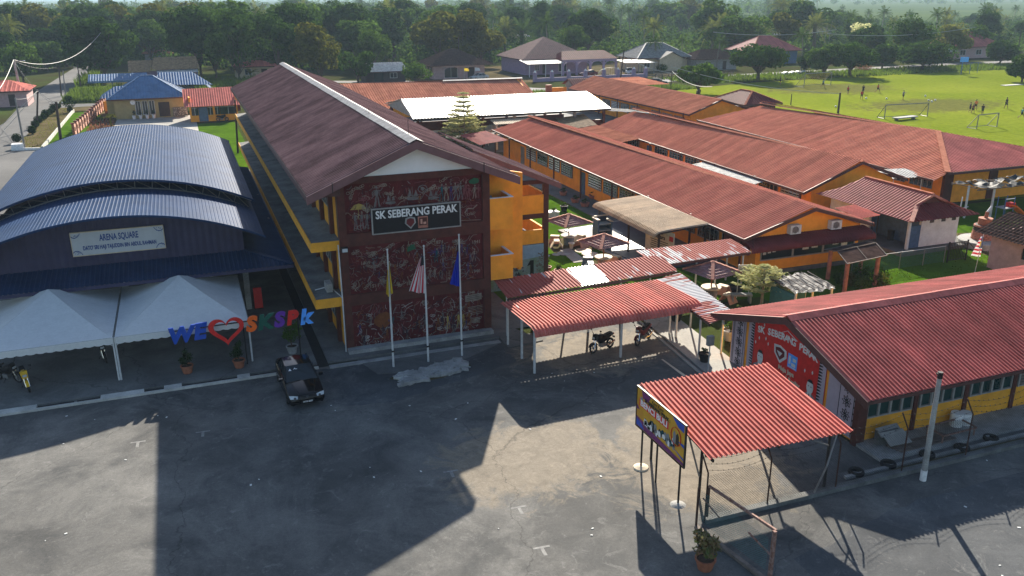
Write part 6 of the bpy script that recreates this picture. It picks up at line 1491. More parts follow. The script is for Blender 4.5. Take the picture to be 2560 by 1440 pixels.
F_ = [(i*(m_+1)+j,(i+1)*(m_+1)+j,(i+1)*(m_+1)+j+1,i*(m_+1)+j+1) for i in range(n) for j in range(m_) if rr.random() > .18]
b.add(V, F_); b.obj('torn_net', mat('net_grey', (.03,.033,.03), .7, 0, .5, 3, fine=.4), t)
b = MB()
for k in range(12): b.beam((60.3+k*.95,50.9,2.66),(60.3+k*.95,54.1,2.66), .04, .05)
b.beam((60,51.2,2.6),(71,51.2,2.6), .05, .06); b.beam((60,53.8,2.6),(71,53.8,2.6), .05, .06); b.obj('beam', 'wood_grey', t)
t = thing('play_tower', 'playground slide frame with orange chute and white decks', 'playground', (64,49.8,0))
b = MB(); b.obox((63.0,49.6,1.05),(.95,.25,-.5),(-.08,.28,0),(.02,.0,.05)); b.obj('chute', 'paint_orange', t)
b = MB(); b.box(61.2,62.4,49.4,50.3,1.3,1.36); b.box(65.6,67.8,49.6,51,1.5,1.56); b.obj('deck', 'concrete', t)
for x, y in ((61.3,49.5),(62.3,49.5),(61.3,50.2),(62.3,50.2),(65.8,49.8),(67.5,49.8)):
    b = MB(); b.tube([(x,y,0),(x,y,2.2)], .04, 6); b.obj('post', 'wall_blue', t)
b = MB(); b.box(62.0,62.5,49.5,50.0,1.36,1.7); b.obj('side_panel', 'paint_red', t)
b = MB(); b.beam((65.8,49.8,2.1),(67.5,49.8,2.1), .04, .04); b.beam((61.3,49.5,2.1),(62.3,49.5,2.1), .04, .04); b.obj('rail', 'steel_white', t)
t = thing('climbing_pole', 'thin white climbing frame pole set on the grass near the toilet block', 'playground', (58.5,50,0))
b = MB(); b.tube([(57.6,50.5,0),(57.7,50.5,2.4)], .05, 6); b.tube([(59.8,49.6,.9),(60.3,49.6,.45),(60.1,49.6,.1)], .05, 6); b.obj('pole', 'steel_white', t); b = MB(); b.tube([(57.0,50.5,1.4),(58.6,50.6,1.5)], .035, 6); b.obj('crossbar', 'steel_white', t)
# plants by the covered walk
pot('potted_plant', 'black tub with a spiky plant under the walkway by the carport corner', 25.3, 40.2, .06, .35, .5, 'rubber', 'leaf_dark', .3, .35, 91, None, 150, .1)
pot('potted_plant', 'large grey tub with leafy plant behind the hall gable', 26.6, 36.7, 0, .45, .6, 'concrete_light', 'leaf_mid', .5, .5, 92, None, 240, .13)
pot('potted_plant', 'small dark tub on the walkway in front of the switch box', 23.6, 34.6, .06, .3, .45, 'rubber', 'leaf_dark', .25, .3, 95, None, 120, .1)
rr = random.Random(93); x, y = 22.55, 31.1; t = thing('bushy_shrub', 'dense bright green shrub at the end of the covered walkway by the banner hall', 'shrub', (x,y,0))
b = MB(); leafcards(b, blobpts(rr, (x,y,.62), (.62,.62,.55), 750, .5), .17, rr); b.obj('foliage', 'leaf_mid', t); b = MB(); b.tube([(x,y,0),(x,y,.6)], [.06,.03], 6); b.obj('stem', 'bark', t)
pot('potted_plant', 'reddish croton in a clay pot beside the open rusty gate', 14.35, 20.15, 0, .33, .42, 'terracotta', 'leaf_croton', .85, .62, 94, None, 620, .17)
pot('potted_plant', 'clay pot shrub under the blue letters in front of the marquee', -1.29, 42.75, .11, .3, .42, 'terracotta', 'leaf_shrub', .85, .42, 96, None, 520, .13)
pot('potted_plant', 'clay pot shrub under the red heart in front of the marquee', 1.19, 42.5, .11, .3, .42, 'terracotta', 'leaf_shrub', .95, .45, 97, None, 520, .13)
pot('potted_plant', 'tall leafy pot plant just behind the black car', 3.95, 43.4, .11, .3, .42, 'concrete', 'leaf_mid', 1.15, .62, 98, None, 620, .16)
t = thing('display_board', 'upright red board leaning by the arena column in the shade', 'board', (2.95,51.0,.1)); b = MB(); b.obox((2.95,51.2,.75),(.24,0,0),(0,.03,.01),(0,.08,.62)); b.obj('board', 'paint_red', t); b = MB(); b.box(2.68,3.22,51.0,51.4,.11,.14); b.obj('foot', 'steel_black', t)
# ------------------------------------------------------------------ houses behind the school
t = hip_house('blue_roof_house', 'yellow bungalow with bright blue hipped roof and tall white lattice windows', 'house', -9.6, .4, 147.0, 155.5, 3.1, 6.1, 'roof_blue_house', 'wall_olive', 'x', over=.9, pitch=.42, inset=5.0, rid='roof_blue_house',
   windows=[('f',-6.6,-5.9,.6,2.6,'glass'),('f',-5.6,-4.9,.6,2.6,'glass'),('f',-4.6,-3.9,.6,2.6,'glass'),('f',-3.3,-1.7,.15,2.35,'wood_dark')])
b = MB(); b.sheet([(-11.6,148.5,3.1),(-7,148.5,3.1),(-7,151.5,4.6),(-9.4,151.5,4.6)], (-11.6,148.5,3.1),(-7,148.5,3.1), .42, .04); b.sheet([(-11.6,148.5,3.1),(-11.6,154.5,3.1),(-9.4,151.5,4.6)], (-11.6,148.5,3.1),(-11.6,154.5,3.1), .42, .04); b.obj('side_hip', 'roof_blue_house', t)
b = MB(); b.sheet([(-4,154,4.6),(5.2,154,3.1),(2.2,158,5.7),(-3,158,5.7)], (-4,154,3.1),(5.2,154,3.1), .42, .04); b.sheet([(5.2,154,3.1),(5.2,162,3.1),(2.2,158,5.7)], (5.2,154,3.1),(5.2,162,3.1), .42, .04); b.obj('rear_hip', 'roof_blue_house', t)
b = MB(); b.box(-10.8,-9.61,149.3,155,0,3.2); b.obj('side_wall', 'wall_olive', t)
b = MB(); b.box(-1.3,.9,146.7,146.95,.1,1.5); b.obj('stone_panel', 'concrete_dark', t)
rr = random.Random(2)
b = MB()
for i in range(44):
    x, z = rr.uniform(-1.25,.75), rr.uniform(.15,1.35); b.box(x,x+rr.uniform(.08,.2),146.64,146.69,z,z+rr.uniform(.05,.12))
b.obj('stonework', 'concrete_light', t, kind='stuff')
b = MB(); b.lathe([(.02,0),(.25,.04),(.38,.12)], (0,0,0), 14); b.v = [(-6.9+v[0],146.6-v[2],2.55+v[1]) for v in b.v]; b.obj('satellite_dish', 'paint_white', t)
for i in range(4):
    x = -7.0+i*.95; pot('potted_plant', 'dark shrub in a white pot along the front of the blue roofed bungalow', x, 146.2, .02, .26, .55, 'paint_white', 'leaf_shrub', .75, .3, 110+i, 'white pots before the blue roofed bungalow', 110, .2)
t = thing('red_annex', 'small orange annex with sloped rose red roof beside the long block', 'small building', (4.6,139,0))
b = MB(); b.sheet([(.4,138.2,2.35),(8.5,138.0,2.35),(8.2,143.8,4.5),(.4,143.8,4.5)], (.4,138.2,2.35),(8.5,138.0,2.35), .34, .05); b.obj('roof_slope', 'roof_red', t)
b = MB(); b.box(1.1,8.0,139.3,139.5,0,.95); b.box(1.1,1.3,139.5,143.5,0,3.6); b.box(7.8,8.0,139.5,143.5,0,3.6); b.box(1.3,7.8,143.3,143.5,0,4.3); b.box(1.1,8.0,139.3,139.5,2.2,2.7); b.box(4.4,4.7,139.3,139.5,.951,2.199); b.box(1.1,1.35,139.3,139.5,.951,2.199); b.obj('wall', 'wall_orange', t)
for x0, x1 in ((1.35,2.3),(3.7,4.4),(4.7,5.4),(5.45,7.8)):
    b = MB(); b.box(x0,x1,139.36,139.42,.951,2.199); w = b.obj('window', 'glass', t); b = MB(); b.box((x0+x1)/2-.03,(x0+x1)/2+.03,139.31,139.355,.96,2.19); b.box(x0,x1,139.31,139.355,2.05,2.1); b.obj('frame', 'frame_white', w)
b = MB(); b.box(2.35,3.65,139.22,139.29,.03,2.2); d_ = b.obj('door', 'slab_bluegrey', t); b = MB(); b.box(3.45,3.5,139.18,139.219,1.0,1.15); b.obj('handle', 'steel_black', d_)
b = MB(); b.box(8.01,8.6,141.9,142.0,1,2.4); b.obj('side_panel', 'wall_brown', t)
t = thing('wooden_house', 'old two part wooden house with rusty brown roofs and lilac walls', 'house', (-2,203,0))
b = MB(); b.sheet([(-4.9,200.5,3.3),(4.6,200.3,3.3),(4.3,204.5,5.6),(-4.4,204.5,5.6)], (-4.9,200.5,3.3),(4.6,200.3,3.3), .5, .05); b.sheet([(-4.9,208.5,3.3),(4.6,208.5,3.3),(4.3,204.5,5.6),(-4.4,204.5,5.6)], (-4.9,208.5,3.3),(4.6,208.5,3.3), .5, .05); b.obj('roof_slope', 'roof_rust', t)
b = MB(); b.sheet([(-9.5,201.8,2.9),(-5.2,201.8,2.9),(-4.6,205.5,5.0),(-9.5,205.5,5.0)], (-9.5,201.8,2.9),(-5.2,201.8,2.9), .5, .05); b.sheet([(-9.5,209.5,2.9),(-5.2,209.5,2.9),(-4.6,205.5,5.0),(-9.5,205.5,5.0)], (-9.5,209.5,2.9),(-5.2,209.5,2.9), .5, .05); b.obj('roof_slope', 'roof_rust', t)
b = MB(); b.sheet([(-3.9,199.0,2.7),(4.3,198.7,2.7),(4.3,200.8,3.15),(-3.9,200.8,3.15)], (-3.9,199.0,2.7),(4.3,198.7,2.7), .5, .05); b.obj('porch_roof', 'roof_zinc', t)
b = MB(); b.box(-4,4.2,200.9,201.1,0,3.3); b.box(-9,-4.01,202.6,202.8,0,3); b.prism([(4.2,200.9,0),(4.2,208,0),(4.2,208,3.4),(4.2,204.5,5.4),(4.2,200.9,3.4)], (-.2,0,0)); b.obj('wall', 'wall_lilac', t)
for x in (-3.2,-.6,2.0):
    b = MB(); b.box(x,x+1.7,200.84,200.899,1.5,2.6); w = b.obj('window', 'wall_maroon', t); b = MB()
    for k in range(4): b.box(x+.1+k*.42,x+.16+k*.42,200.8,200.839,1.5,2.6)
    b.obj('bars', 'frame_white', w)
for x in (-3.7,-1,1.6,4.1):
    b = MB(); b.box(x-.08,x+.08,199.0,199.16,0,2.7); b.obj('post', 'wall_blue', t)
t = thing('blue_shelter', 'long low shelter with pale blue ribbed roof behind the bungalow', 'shelter', (-12,197,0))
b = MB(); b.sheet([(-17,196.5,1.75),(-5.8,196.5,1.75),(-5.8,199.5,2.9),(-17,199.5,2.9)], (-17,196.5,1.75),(-5.8,196.5,1.75), .5, .06); b.obj('roof_sheet', 'roof_blue_house', t)
b = MB(); b.box(-17.05,-5.8,196.42,196.49,1.4,1.75); b.obj('eave_board', 'roof_blue_house', t)
for x in (-16.2,-12.6,-9,-6):
    b = MB(); b.box(x-.1,x+.1,197,197.2,0,1.9); b.obj('post', 'wall_blue', t)
# precast fence with red pillars
t = thing('precast_fence', 'red and pink precast wall with stepped pillars beside the roadside lawn', 'fence', (-12.9,146,0))
P0, P1 = Vector((-14.0,130.5,0)), Vector((-11.9,165.5,0)); n = 15
for k in range(n+1):
    p = P0.lerp(P1, k/n); b = MB(); b.box(p.x-.16,p.x+.16,p.y-.16,p.y+.16,0,1.75); q = b.obj('pillar', 'terracotta', t); b = MB(); b.box(p.x-.23,p.x+.23,p.y-.23,p.y+.23,1.75,1.87); b.obj('cap', 'wall_maroon', q)
    if k < n:
        q0, q1 = P0.lerp(P1,(k+.09)/n), P0.lerp(P1,(k+.91)/n); b = MB(); b.beam(q0+Vector((0,0,.3)), q1+Vector((0,0,.3)), .1, .6); b.beam(q0+Vector((0,0,1.38)), q1+Vector((0,0,1.38)), .1, .36); m0, m1 = q0.lerp(q1,.3), q0.lerp(q1,.7); b.beam(q0+Vector((0,0,.9)), m0+Vector((0,0,.9)), .1, .598); b.beam(m1+Vector((0,0,.9)), q1+Vector((0,0,.9)), .1, .598); b.obj('panel', 'slab_peach', t)
t = thing('orange_wall', 'bright orange wall panel between precast fence and bungalow', 'wall', (-11,156,0)); b = MB(); b.box(-11.7,-9.9,155.9,156.1,0,1.9); b.obj('panel', 'wall_orange', t); b = MB(); b.box(-11.7,-9.9,155.88,156.12,0.0,.35); b.obj('base', 'terracotta', t)
b = MB(); b.beam((-16.75,120.5,.2),(-16.65,160,.2), .22, .5); o = b.obj('verge_wall', 'concrete_light', None); tag(o, 'low pale concrete wall between brown verge and roadside lawn', 'wall')
b = MB(); b.beam((-20.3,121.6,.1),(-16.7,120.6,.1), .25, .35); b.box(-20.3,-18.9,121.7,122.8,0,.7); o = b.obj('verge_end_wall', 'paint_white', None); tag(o, 'small white block and kerb at the end of the verge by the road', 'wall')
hedge = None
for i, (x, y) in enumerate(((-20.5,127.6),(-19.6,134.7),(-20.0,141.2),(-20.1,145.7),(-19.9,150.0),(-19.9,153.2),(-19.7,157.2),(-19.6,160.3),(-19.4,164.6))):
    if hedge is None:
        rr = random.Random(40); hedge = thing('ball_shrub', 'clipped round shrub in the roadside verge', 'shrub', (0,0,0), 'clipped round shrubs along the verge')
        b = MB(); leafcards(b, blobpts(rr, (0,0,.6), (.6,.6,.55), 320, .25), .22, rr); b.lathe([(.05,.1),(.42,.3),(.46,.7),(.2,1.0)], (0,0,0), 8); b.obj('foliage', 'leaf_shrub', hedge); b = MB(); b.tube([(0,0,0),(0,0,.3)], .06, 5); b.obj('stem', 'bark', hedge); h_ = hedge
    else: h_ = dup(hedge)
    h_.location = (x,y,.1); h_.scale = (1+.15*math.sin(i*3),)*3; h_.rotation_euler = (0,0,i)
rr = random.Random(41); t = thing('topiary', 'dark tall clipped shrub standing where side road meets lawn', 'shrub', (-17,158.6,0)); b = MB()
for c, r_ in (((-17,158.6,.6),(.45,.45,.6)),((-17,158.6,1.5),(1.0,.8,.6)),((-17,158.6,2.4),(.6,.5,.45))): leafcards(b, blobpts(rr, c, r_, 260, .3), .26, rr)
b.obj('foliage', 'leaf_shrub', t); b = MB(); b.tube([(-17,158.6,0),(-17,158.6,1)], .1, 6); b.obj('stem', 'bark', t)
# poles and wires
POLES = {}
def pole(key, x, y, h, label, m='wood_dark', r0=.13, lean=0.0, arms=0, lamp=False):
    t = thing('utility_pole', label, 'pole', (x,y,0)); b = MB(); b.tube([(x,y,0),(x+lean,y,h)], [r0,r0*.75], 8); b.obj('shaft', m, t); POLES[key] = Vector((x+lean,y,h))
    for k in range(arms):
        b = MB(); b.beam((x+lean-.8,y,h-.3-.5*k),(x+lean+.8,y,h-.3-.5*k), .1, .1); a = b.obj('crossarm', m, t)
        b = MB()
        for s_ in (-.7,-.25,.25,.7): b.tube([(x+lean+s_,y,h-.25-.5*k),(x+lean+s_,y,h-.05-.5*k)], .05, 5)
        b.obj('insulator', 'paint_white', a)
    if lamp:
        b = MB(); b.tube([(x+lean,y,h-.6),(x+lean+.8,y-.2,h-.2),(x+lean+1.5,y-.3,h-.15)], .05, 6); b.obj('lamp_arm', 'steel_grey', t); b = MB(); b.lathe([(.02,0),(.22,.05),(.16,.14)], (x+lean+1.6,y-.3,h-.25), 8); b.obj('lamp_head', 'lamp_glass', t)
pole('a', -18.89, 121.93, 6.3, 'thin grey pole standing at the near end of the brown verge', 'steel_grey', .13)
pole('b', -19.94, 141.9, 5.4, 'dark pole in the verge with white stay wires to the road', 'wood_dark', .14, 1.0)
pole('c', -15.47, 128.3, 5.0, 'thick dark pole with insulators on the roadside lawn', 'wood_dark', .2, .2, 1)
pole('d', -26.7, 179.4, 7.4, 'leaning concrete pole with street lamp on the left road side', 'concrete', .24, -.2, 0, True)
pole('e', -21.2, 187.5, 5.6, 'dark pole on the left edge of the village road', 'wood_dark', .14, .4)
pole('f', -19.9, 181.9, 5.1, 'pale thin pole beside the dark roadside pole', 'steel_grey', .11, .3)
pole('g', 5.73, 108.6, 6.3, 'tall black pole on the lawn strip beside the long block', 'steel_black', .13, .3)
pole('h', -18.0, 192, 5.4, 'dark pole among tall grass by the big tree', 'wood_dark', .12)
pole('r1', 96.3, 109.8, 3.2, 'short black post at the near edge of the playing field', 'wood_dark', .17)
pole('r2', 96.4, 121.5, 1.8, 'short thin post on the field behind the maroon hip roof', 'wood_dark', .09)
pole('r3', 91.3, 173.5, 6.2, 'tall dark pole by the back road in front of the pale gable house', 'wood_dark', .16, .6)
pole('r4', 91.3, 152.2, 3.4, 'dark pole beside the small tree at the field corner', 'wood_dark', .12, .2)
pole('r5', 81.9, 127.9, 2.4, 'stub post behind the far classroom block', 'wood_dark', .13)
pole('r6', 64, 205, 8.2, 'wooden pole behind the dark roofed house', 'wood_dark', .15)
pole('r7', 205, 170, 8.0, 'distant pole by the back road at the right', 'wood_dark', .15)
def wire(p, q, sag, r_, m, label, group):
    p, q = Vector(p), Vector(q); n = 14; b = MB(); b.tube([p.lerp(q,k/n)-Vector((0,0,sag*4*(k/n)*(1-k/n))) for k in range(n+1)], r_, 4); o = b.obj('overhead_wire', m, None); tag(o, label, 'wire', group)
zl = (0,0,-.15)
for p, q, sg in (('d','c',1.2),('c','b',.5),('d','e',.8),('a','b',.4)): wire(POLES[p]+Vector(zl), POLES[q]+Vector(zl), sg, .025, 'wire', 'dark wire strung between poles along the village road', 'dark wires along the village road')
wire(POLES['d'], (-27.5,130,3.2), 2.2, .05, 'wire_pale', 'pale sagging cable running left from the lamp pole', 'pale cables at the lamp pole'); wire(POLES['d'], (-14.5,215,10.5), 3.0, .05, 'wire_pale', 'pale sagging cable running left from the lamp pole', 'pale cables at the lamp pole')
wire(POLES['b'], (-25,139,.1), .2, .03, 'wire_pale', 'straight pale stay wire from the verge pole to the road', 'stay wires of the verge pole'); wire(POLES['b'], (-24,141,.1), .2, .03, 'wire_pale', 'straight pale stay wire from the verge pole to the road', 'stay wires of the verge pole')
wire(POLES['r1']+Vector((0,0,-.2)), (88,147,4.8), .9, .05, 'wire_pale', 'pale cable drooping across the field to the short black post', 'pale cables over the field'); wire((73,110,5.0), POLES['r4'], .9, .05, 'wire_pale', 'pale cable drooping across the field to the short black post', 'pale cables over the field')
wire(POLES['r3']+Vector((0,0,-1)), (92.5,150,3.0), .9, .05, 'wire_pale', 'pale cable sloping down from the tall pole by the pale gable house', 'cables at the tall back pole')
wire((120,182,9.2), (158,184,9.0), 1.0, .06, 'wire_pale', 'pale cable in front of the trees beyond the back road', 'cables beyond the back road'); wire((150,178,8.4), (196,176,9.2), 1.2, .06, 'wire_pale', 'pale cable in front of the trees beyond the back road', 'cables beyond the back road')
# houses beyond the back road
t = hip_house('dark_roof_house', 'pink walled house with dark weathered hip roof and arched porch', 'house', 53.5, 65.5, 190.5, 199.5, 3.1, 6.3, 'roof_dark', 'wall_pink', 'x', over=1.4, pitch=.5, inset=6.6,
   windows=[('l',192,193.2,.9,2.6,'glass'),('l',194.2,195.4,.9,2.6,'glass'),('l',196.4,197.6,.9,2.6,'glass'),('f',56,59,.3,2.5,'glass'),('f',61.4,63,.15,2.4,'wood_dark')])
b = MB()
for xc, w in ((57.5,1.9),(62.2,1.2)):
    n = 10
    for k in range(n):
        q0, q1 = math.pi*k/n, math.pi*(k+1)/n; b.beam((xc+w*math.cos(q0),189.6,1.9+.8*math.sin(q0)),(xc+w*math.cos(q1),189.6,1.9+.8*math.sin(q1)), .15, .35, up=(0,1,0))
    b.box(xc-w-.18,xc-w+.12,189.5,189.7,0,2.1); b.box(xc+w-.12,xc+w+.18,189.5,189.7,0,2.1)
b.box(55,65,189.5,189.7,2.6,3.1); b.obj('arched_porch', 'wall_pink', t)
b = MB(); b.sheet([(61.5,188.2,3.0),(67.4,188.2,3.0),(65,191,4.2),(63.2,191,4.2)], (61.5,188.2,3.0),(67.4,188.2,3.0), .5, .04); b.obj('porch_roof', 'roof_dark', t)
t = hip_house('purple_house', 'big lilac house with maroon tiled roofs and scalloped arch porch', 'house', 76, 92, 192, 208, 3.6, 8.2, 'roof_maroon_t', 'wall_lilac', 'x', over=1.0, pitch=.5, inset=9.0,
   windows=[('f',84.5,86.5,.6,2.6,'glass'),('f',78.5,79.5,1,2.2,'glass'),('f',80.4,81.2,.2,2.3,'wood_dark')]) if 'roof_maroon_t' in M else hip_house('purple_house', 'big lilac house with maroon tiled roofs and scalloped arch porch', 'house', 76, 92, 192, 208, 3.6, 8.2, mat('roof_maroon_t', (.15,.055,.05), .7, 0, .35, 2, fine=.3), 'wall_lilac', 'x', over=1.0, pitch=.5, inset=9.0,
   windows=[('f',84.5,86.5,.6,2.6,'glass'),('f',78.5,79.5,1,2.2,'glass'),('f',80.4,81.2,.2,2.3,'wood_dark')])
b = MB(); b.sheet([(83.3,187.5,3.5),(98,187.5,3.5),(96,191.5,5.2),(85,191.5,5.2)], (83.3,187.5,3.5),(98,187.5,3.5), .5, .04); b.sheet([(98,187.5,3.5),(98,197,3.5),(96,191.5,5.2)], (98,187.5,3.5),(98,197,3.5), .5, .04); b.sheet([(83.3,187.5,3.5),(83.3,195,3.5),(85,191.5,5.2)], (83.3,187.5,3.5),(83.3,195,3.5), .5, .04); b.obj('porch_roof', 'roof_maroon', t)
b = MB(); b.box(83.6,97.6,187.7,187.9,3.0,3.5)
for k in range(4):
    x0 = 83.8+k*3.5; b.box(x0-.25,x0+.25,187.7,188.1,0,3.0); n = 8
    for q in range(n):
        a0, a1 = math.pi*q/n, math.pi*(q+1)/n; b.beam((x0+1.75+1.5*math.cos(a0),187.8,2.2+.85*math.sin(a0)),(x0+1.75+1.5*math.cos(a1),187.8,2.2+.85*math.sin(a1)), .15, .3, up=(0,1,0))
b.box(97.3,97.8,187.7,188.1,0,3.0); b.obj('arch_porch', 'wall_lilac', t)
b = MB(); b.sheet([(74.5,186.5,2.9),(83.5,186.5,2.9),(83.5,192,3.5),(74.5,192,3.5)], (74.5,186.5,2.9),(83.5,186.5,2.9), .5, .04); b.obj('side_awning', 'roof_zinc', t)
for x in (75,79,83):
    b = MB(); b.tube([(x,186.8,0),(x,186.8,2.9)], .08, 6); b.obj('post', 'steel_white', t)
t = thing('car_port_roof', 'bluish grey flat carport roof to the right of the lilac house', 'carport', (101,186,0)); b = MB(); b.sheet([(97.6,183.5,2.7),(106,183,2.5),(105,188.5,2.9),(97.6,188.5,3.1)], (97.6,183.5,2.7),(106,183,2.5), .5, .03); b.obj('roof_sheet', 'roof_zinc', t)
for x, y in ((98,184),(105.4,183.6),(104.6,188),(101.5,184)):
    b = MB(); b.tube([(x,y,0),(x,y,2.6)], .08, 6); b.obj('post', 'steel_grey', t)
t = hip_house('pale_gable_house', 'cream house with pale grey metal hip roof among coconut palms', 'house', 104.5, 118, 189.5, 199, 3.2, 6.4, 'roof_grey', 'wall_cream', 'x', over=.9, pitch=.5, inset=5.4, rid='roof_zinc',
   windows=[('f',110.5,111.8,.2,2.4,'wood_dark'),('f',113.5,115,1,2.3,'glass'),('f',106,107.5,1,2.3,'glass')])
b = MB(); b.prism([(109.6,188.4,0),(116,188.4,0),(116,188.4,3.0),(112.8,188.4,4.4),(109.6,188.4,3.0)], (0,.2,0)); b.obj('front_gable', 'wall_cream', t); b = MB(); b.sheet([(109.0,187.8,2.8),(112.8,187.8,4.55),(112.8,193,4.55),(109.0,193,2.8)], (109.0,187.8,2.8),(109.0,193,2.8), .5, .03); b.sheet([(116.6,187.8,2.8),(112.8,187.8,4.55),(112.8,193,4.55),(116.6,193,2.8)], (116.6,187.8,2.8),(116.6,193,2.8), .5, .03); b.obj('gable_roof', 'roof_grey', t)
hip_house('red_hip_house', 'house with large dull red hip roof behind the domed field tree', 'house', 142, 156, 196, 207, 3.4, 7.0, 'roof_rose', 'wall_blue', 'x', over=1.0, pitch=.6, inset=6.2, rid='ridge_peach', windows=[('f',144,146,1,2.4,'glass'),('f',148,150,1,2.4,'glass')])
hip_house('corner_house', 'dull red roofed house at the upper right corner', 'house', 205, 222, 190, 202, 3.2, 7.0, 'roof_rose', 'wall_pink', 'x', over=1.0, pitch=.6, inset=6.5, rid='ridge_peach', windows=[('f',207,209,1,2.3,'glass'),('f',213,215,1,2.3,'glass')])
t = thing('zinc_barn', 'low open barn with grey zinc roof left of the corner house', 'barn', (192,185,0)); b = MB(); b.sheet([(185,183,2.6),(199,183,2.6),(200,189,3.8),(186,189,3.8)], (185,183,2.6),(199,183,2.6), .5, .05); b.obj('roof_sheet', 'roof_zinc', t); b = MB(); b.box(185.5,199,188,188.3,0,3.4); b.obj('wall', 'wall_blue', t)
hip_house('zinc_shed_house', 'small shed with bright zinc roof left of the dark roofed house', 'shed', 38, 47, 190, 195, 2.2, 3.9, 'roof_zinc', 'wood_dark', 'x', over=.6, pitch=.5, inset=.8, windows=[('f',40,42,.15,2,'glass'),('f',43.5,45,.8,1.8,'glass')])
hip_house('field_side_house', 'grey house in deep shade behind the small field tree', 'house', 118.5, 130, 186, 193, 2.8, 4.8, 'roof_dark', 'wall_grey', 'x', over=.8, pitch=.6, inset=4, windows=[('f',121,122.3,.8,2.1,'glass'),('f',126,127,.15,2.1,'wood_dark')])
for i, (px, py, w, dth, zr, rm, wm, lab) in enumerate(((385,92,11,7,4.6,'roof_zinc','wall_pink','pale zinc roofed cottage in a gap of the trees at left'),(398,152,7,6,3.6,'roof_orange_old','wall_grey','patched pinkish roof behind the wooden house'),(512,118,6,5,3.8,'roof_rust','wall_cream','rusty roofed hut between palms at left'),(20,135,10,6,4.6,'roof_rose','wall_pink','reddish roofed house at the left edge among trees'),(14,262,7,8,4.2,'roof_red','wall_pink','red roofed house cut by the left edge beside the lamp pole'),(1880,100,14,8,5,'roof_white','wall_cream','bright white roofed house in the distance beyond the palms'),(1935,103,9,8,4.8,'roof_white','wall_cream','second white roofed house just right of the first in the distance'),(2045,98,16,10,6.5,'roof_tan','wall_cream','tan roofed house in the distance behind the red hip roof'),(888,85,9,6,4.5,'roof_orange_old','wall_grey','faded roof glimpsed among trees above the long block'),(1300,105,8,6,4.5,'roof_zinc','wall_cream','zinc roof glimpsed above the lilac house'),(645,190,9,7,3.8,'roof_red','wall_cream','small red roof peeping over the ridge of the long block'))):
    g = G(px, py+6); hip_house('distant_house', lab, 'house', g.x-w/2, g.x+w/2, g.y, g.y+dth, 2.7, zr, rm, wm, 'x', over=.7, pitch=.7, inset=min(dth/2+.7, w/2), windows=[('f',g.x-w*.3,g.x-w*.15,.9,2.1,'glass'),('f',g.x+w*.1,g.x+w*.25,.15,2.1,'wood_dark')])
t = thing('front_wall_lilac', 'low lilac wall with pillars and arched gate before the lilac house', 'wall', (84,178,0))
b = MB(); b.box(72,99,176.0,176.3,0,.8); b.obj('low_wall', 'wall_lilac', t)
for x in (72,76,80,84,88.5,92,96,99):
    b = MB(); b.box(x-.35,x+.35,175.8,176.5,0,2.0); p_ = b.obj('pillar', 'wall_lilac', t); b = MB(); b.lathe([(.3,2.0),(.15,2.3),(.02,2.4)], (x,176.15,0), 6); b.obj('finial', 'paint_white', p_)
b = MB(); n = 10
for k in range(n):
    a0, a1 = math.pi*k/n, math.pi*(k+1)/n; b.beam((90.2+3.0*math.cos(a0),176.2,1.2+1.2*math.sin(a0)),(90.2+3.0*math.cos(a1),176.2,1.2+1.2*math.sin(a1)), .12, .2, up=(0,1,0))
for k in range(14): x = 87.4+k*.43; b.beam((x,176.2,.1),(x,176.2,1.1+1.15*math.sqrt(max(0,1-((x-90.2)/3)**2))), .05, .08)
b.obj('gate', 'slab_cream', t)
t = thing('plank_fence', 'long dark plank fence along the back road', 'fence', (110,172,0))
for k in range(13):
    x = 99+k*1.7; b = MB(); b.box(x-.07,x+.07,171.6+.2*k*.1,171.74+.2*k*.1,0,1.1); b.obj('post', 'wood_dark', t)
for z in (.4,.7,1.0):
    b = MB(); b.beam((99,171.6,z),(119.4,171.8,z), .05, .14); b.obj('rail', 'wood_dark', t)
for i, (x, y, h) in enumerate(((59.5,187.0,'cloth_yellow'),(62.2,187.4,'cloth_white'))):
    t = thing('house_flag', ['small yellow flag','small white flag'][i]+' on a stick before the pink walled house', 'flag', (x,y,0)); b = MB(); b.tube([(x,y,0),(x,y,2.6)], .04, 5); b.obj('stick', 'steel_white', t); cloth(t, (x,y,2.55), 1.2, .8, 1, 2, lambda f,g,i_,j_: h, seed=i, taper=.8, nx=5, nz=5)
# goals and things on the field
def goal(label, p0, p1, h, depth, m, net=None, back=True):
    p0, p1 = Vector(p0), Vector(p1); d = (p1-p0).normalized(); nn = Vector((-d.y,d.x,0)); t = thing('football_goal', label, 'goal', tuple(p0))
    for p in (p0, p1):
        b = MB(); b.tube([p, p+Vector((0,0,h))], .07, 6); b.obj('upright', m, t)
        b = MB(); b.tube([p+Vector((0,0,h)), p+nn*depth], .05, 5); b.tube([p, p+nn*depth], .05, 5); b.obj('stay', m, t)
    b = MB(); b.tube([p0+Vector((0,0,h)), p1+Vector((0,0,h))], .07, 6); b.obj('crossbar', m, t); b = MB(); b.tube([p0+nn*depth, p1+nn*depth], .05, 5); b.obj('back_bar', m, t)
    if net:
        b = MB(); n = 14
        for i in range(n+1): q = p0.lerp(p1,i/n); b.beam(q+Vector((0,0,h-.02)), q+nn*depth, .03, .03)
        for i in range(1,8):
            f = i/8; b.beam(p0+Vector((0,0,h*(1-f)))+nn*depth*f, p1+Vector((0,0,h*(1-f)))+nn*depth*f, .03, .03)
        b.obj('net', net, t, kind='stuff')
mk('net_yellow', (.42,.30,.03), .7)
goal('full size goal with yellow net under the domed tree', (117.1,144.1,0),(124.9,145.5,0), 2.6, 2.2, 'steel_grey', 'net_yellow')
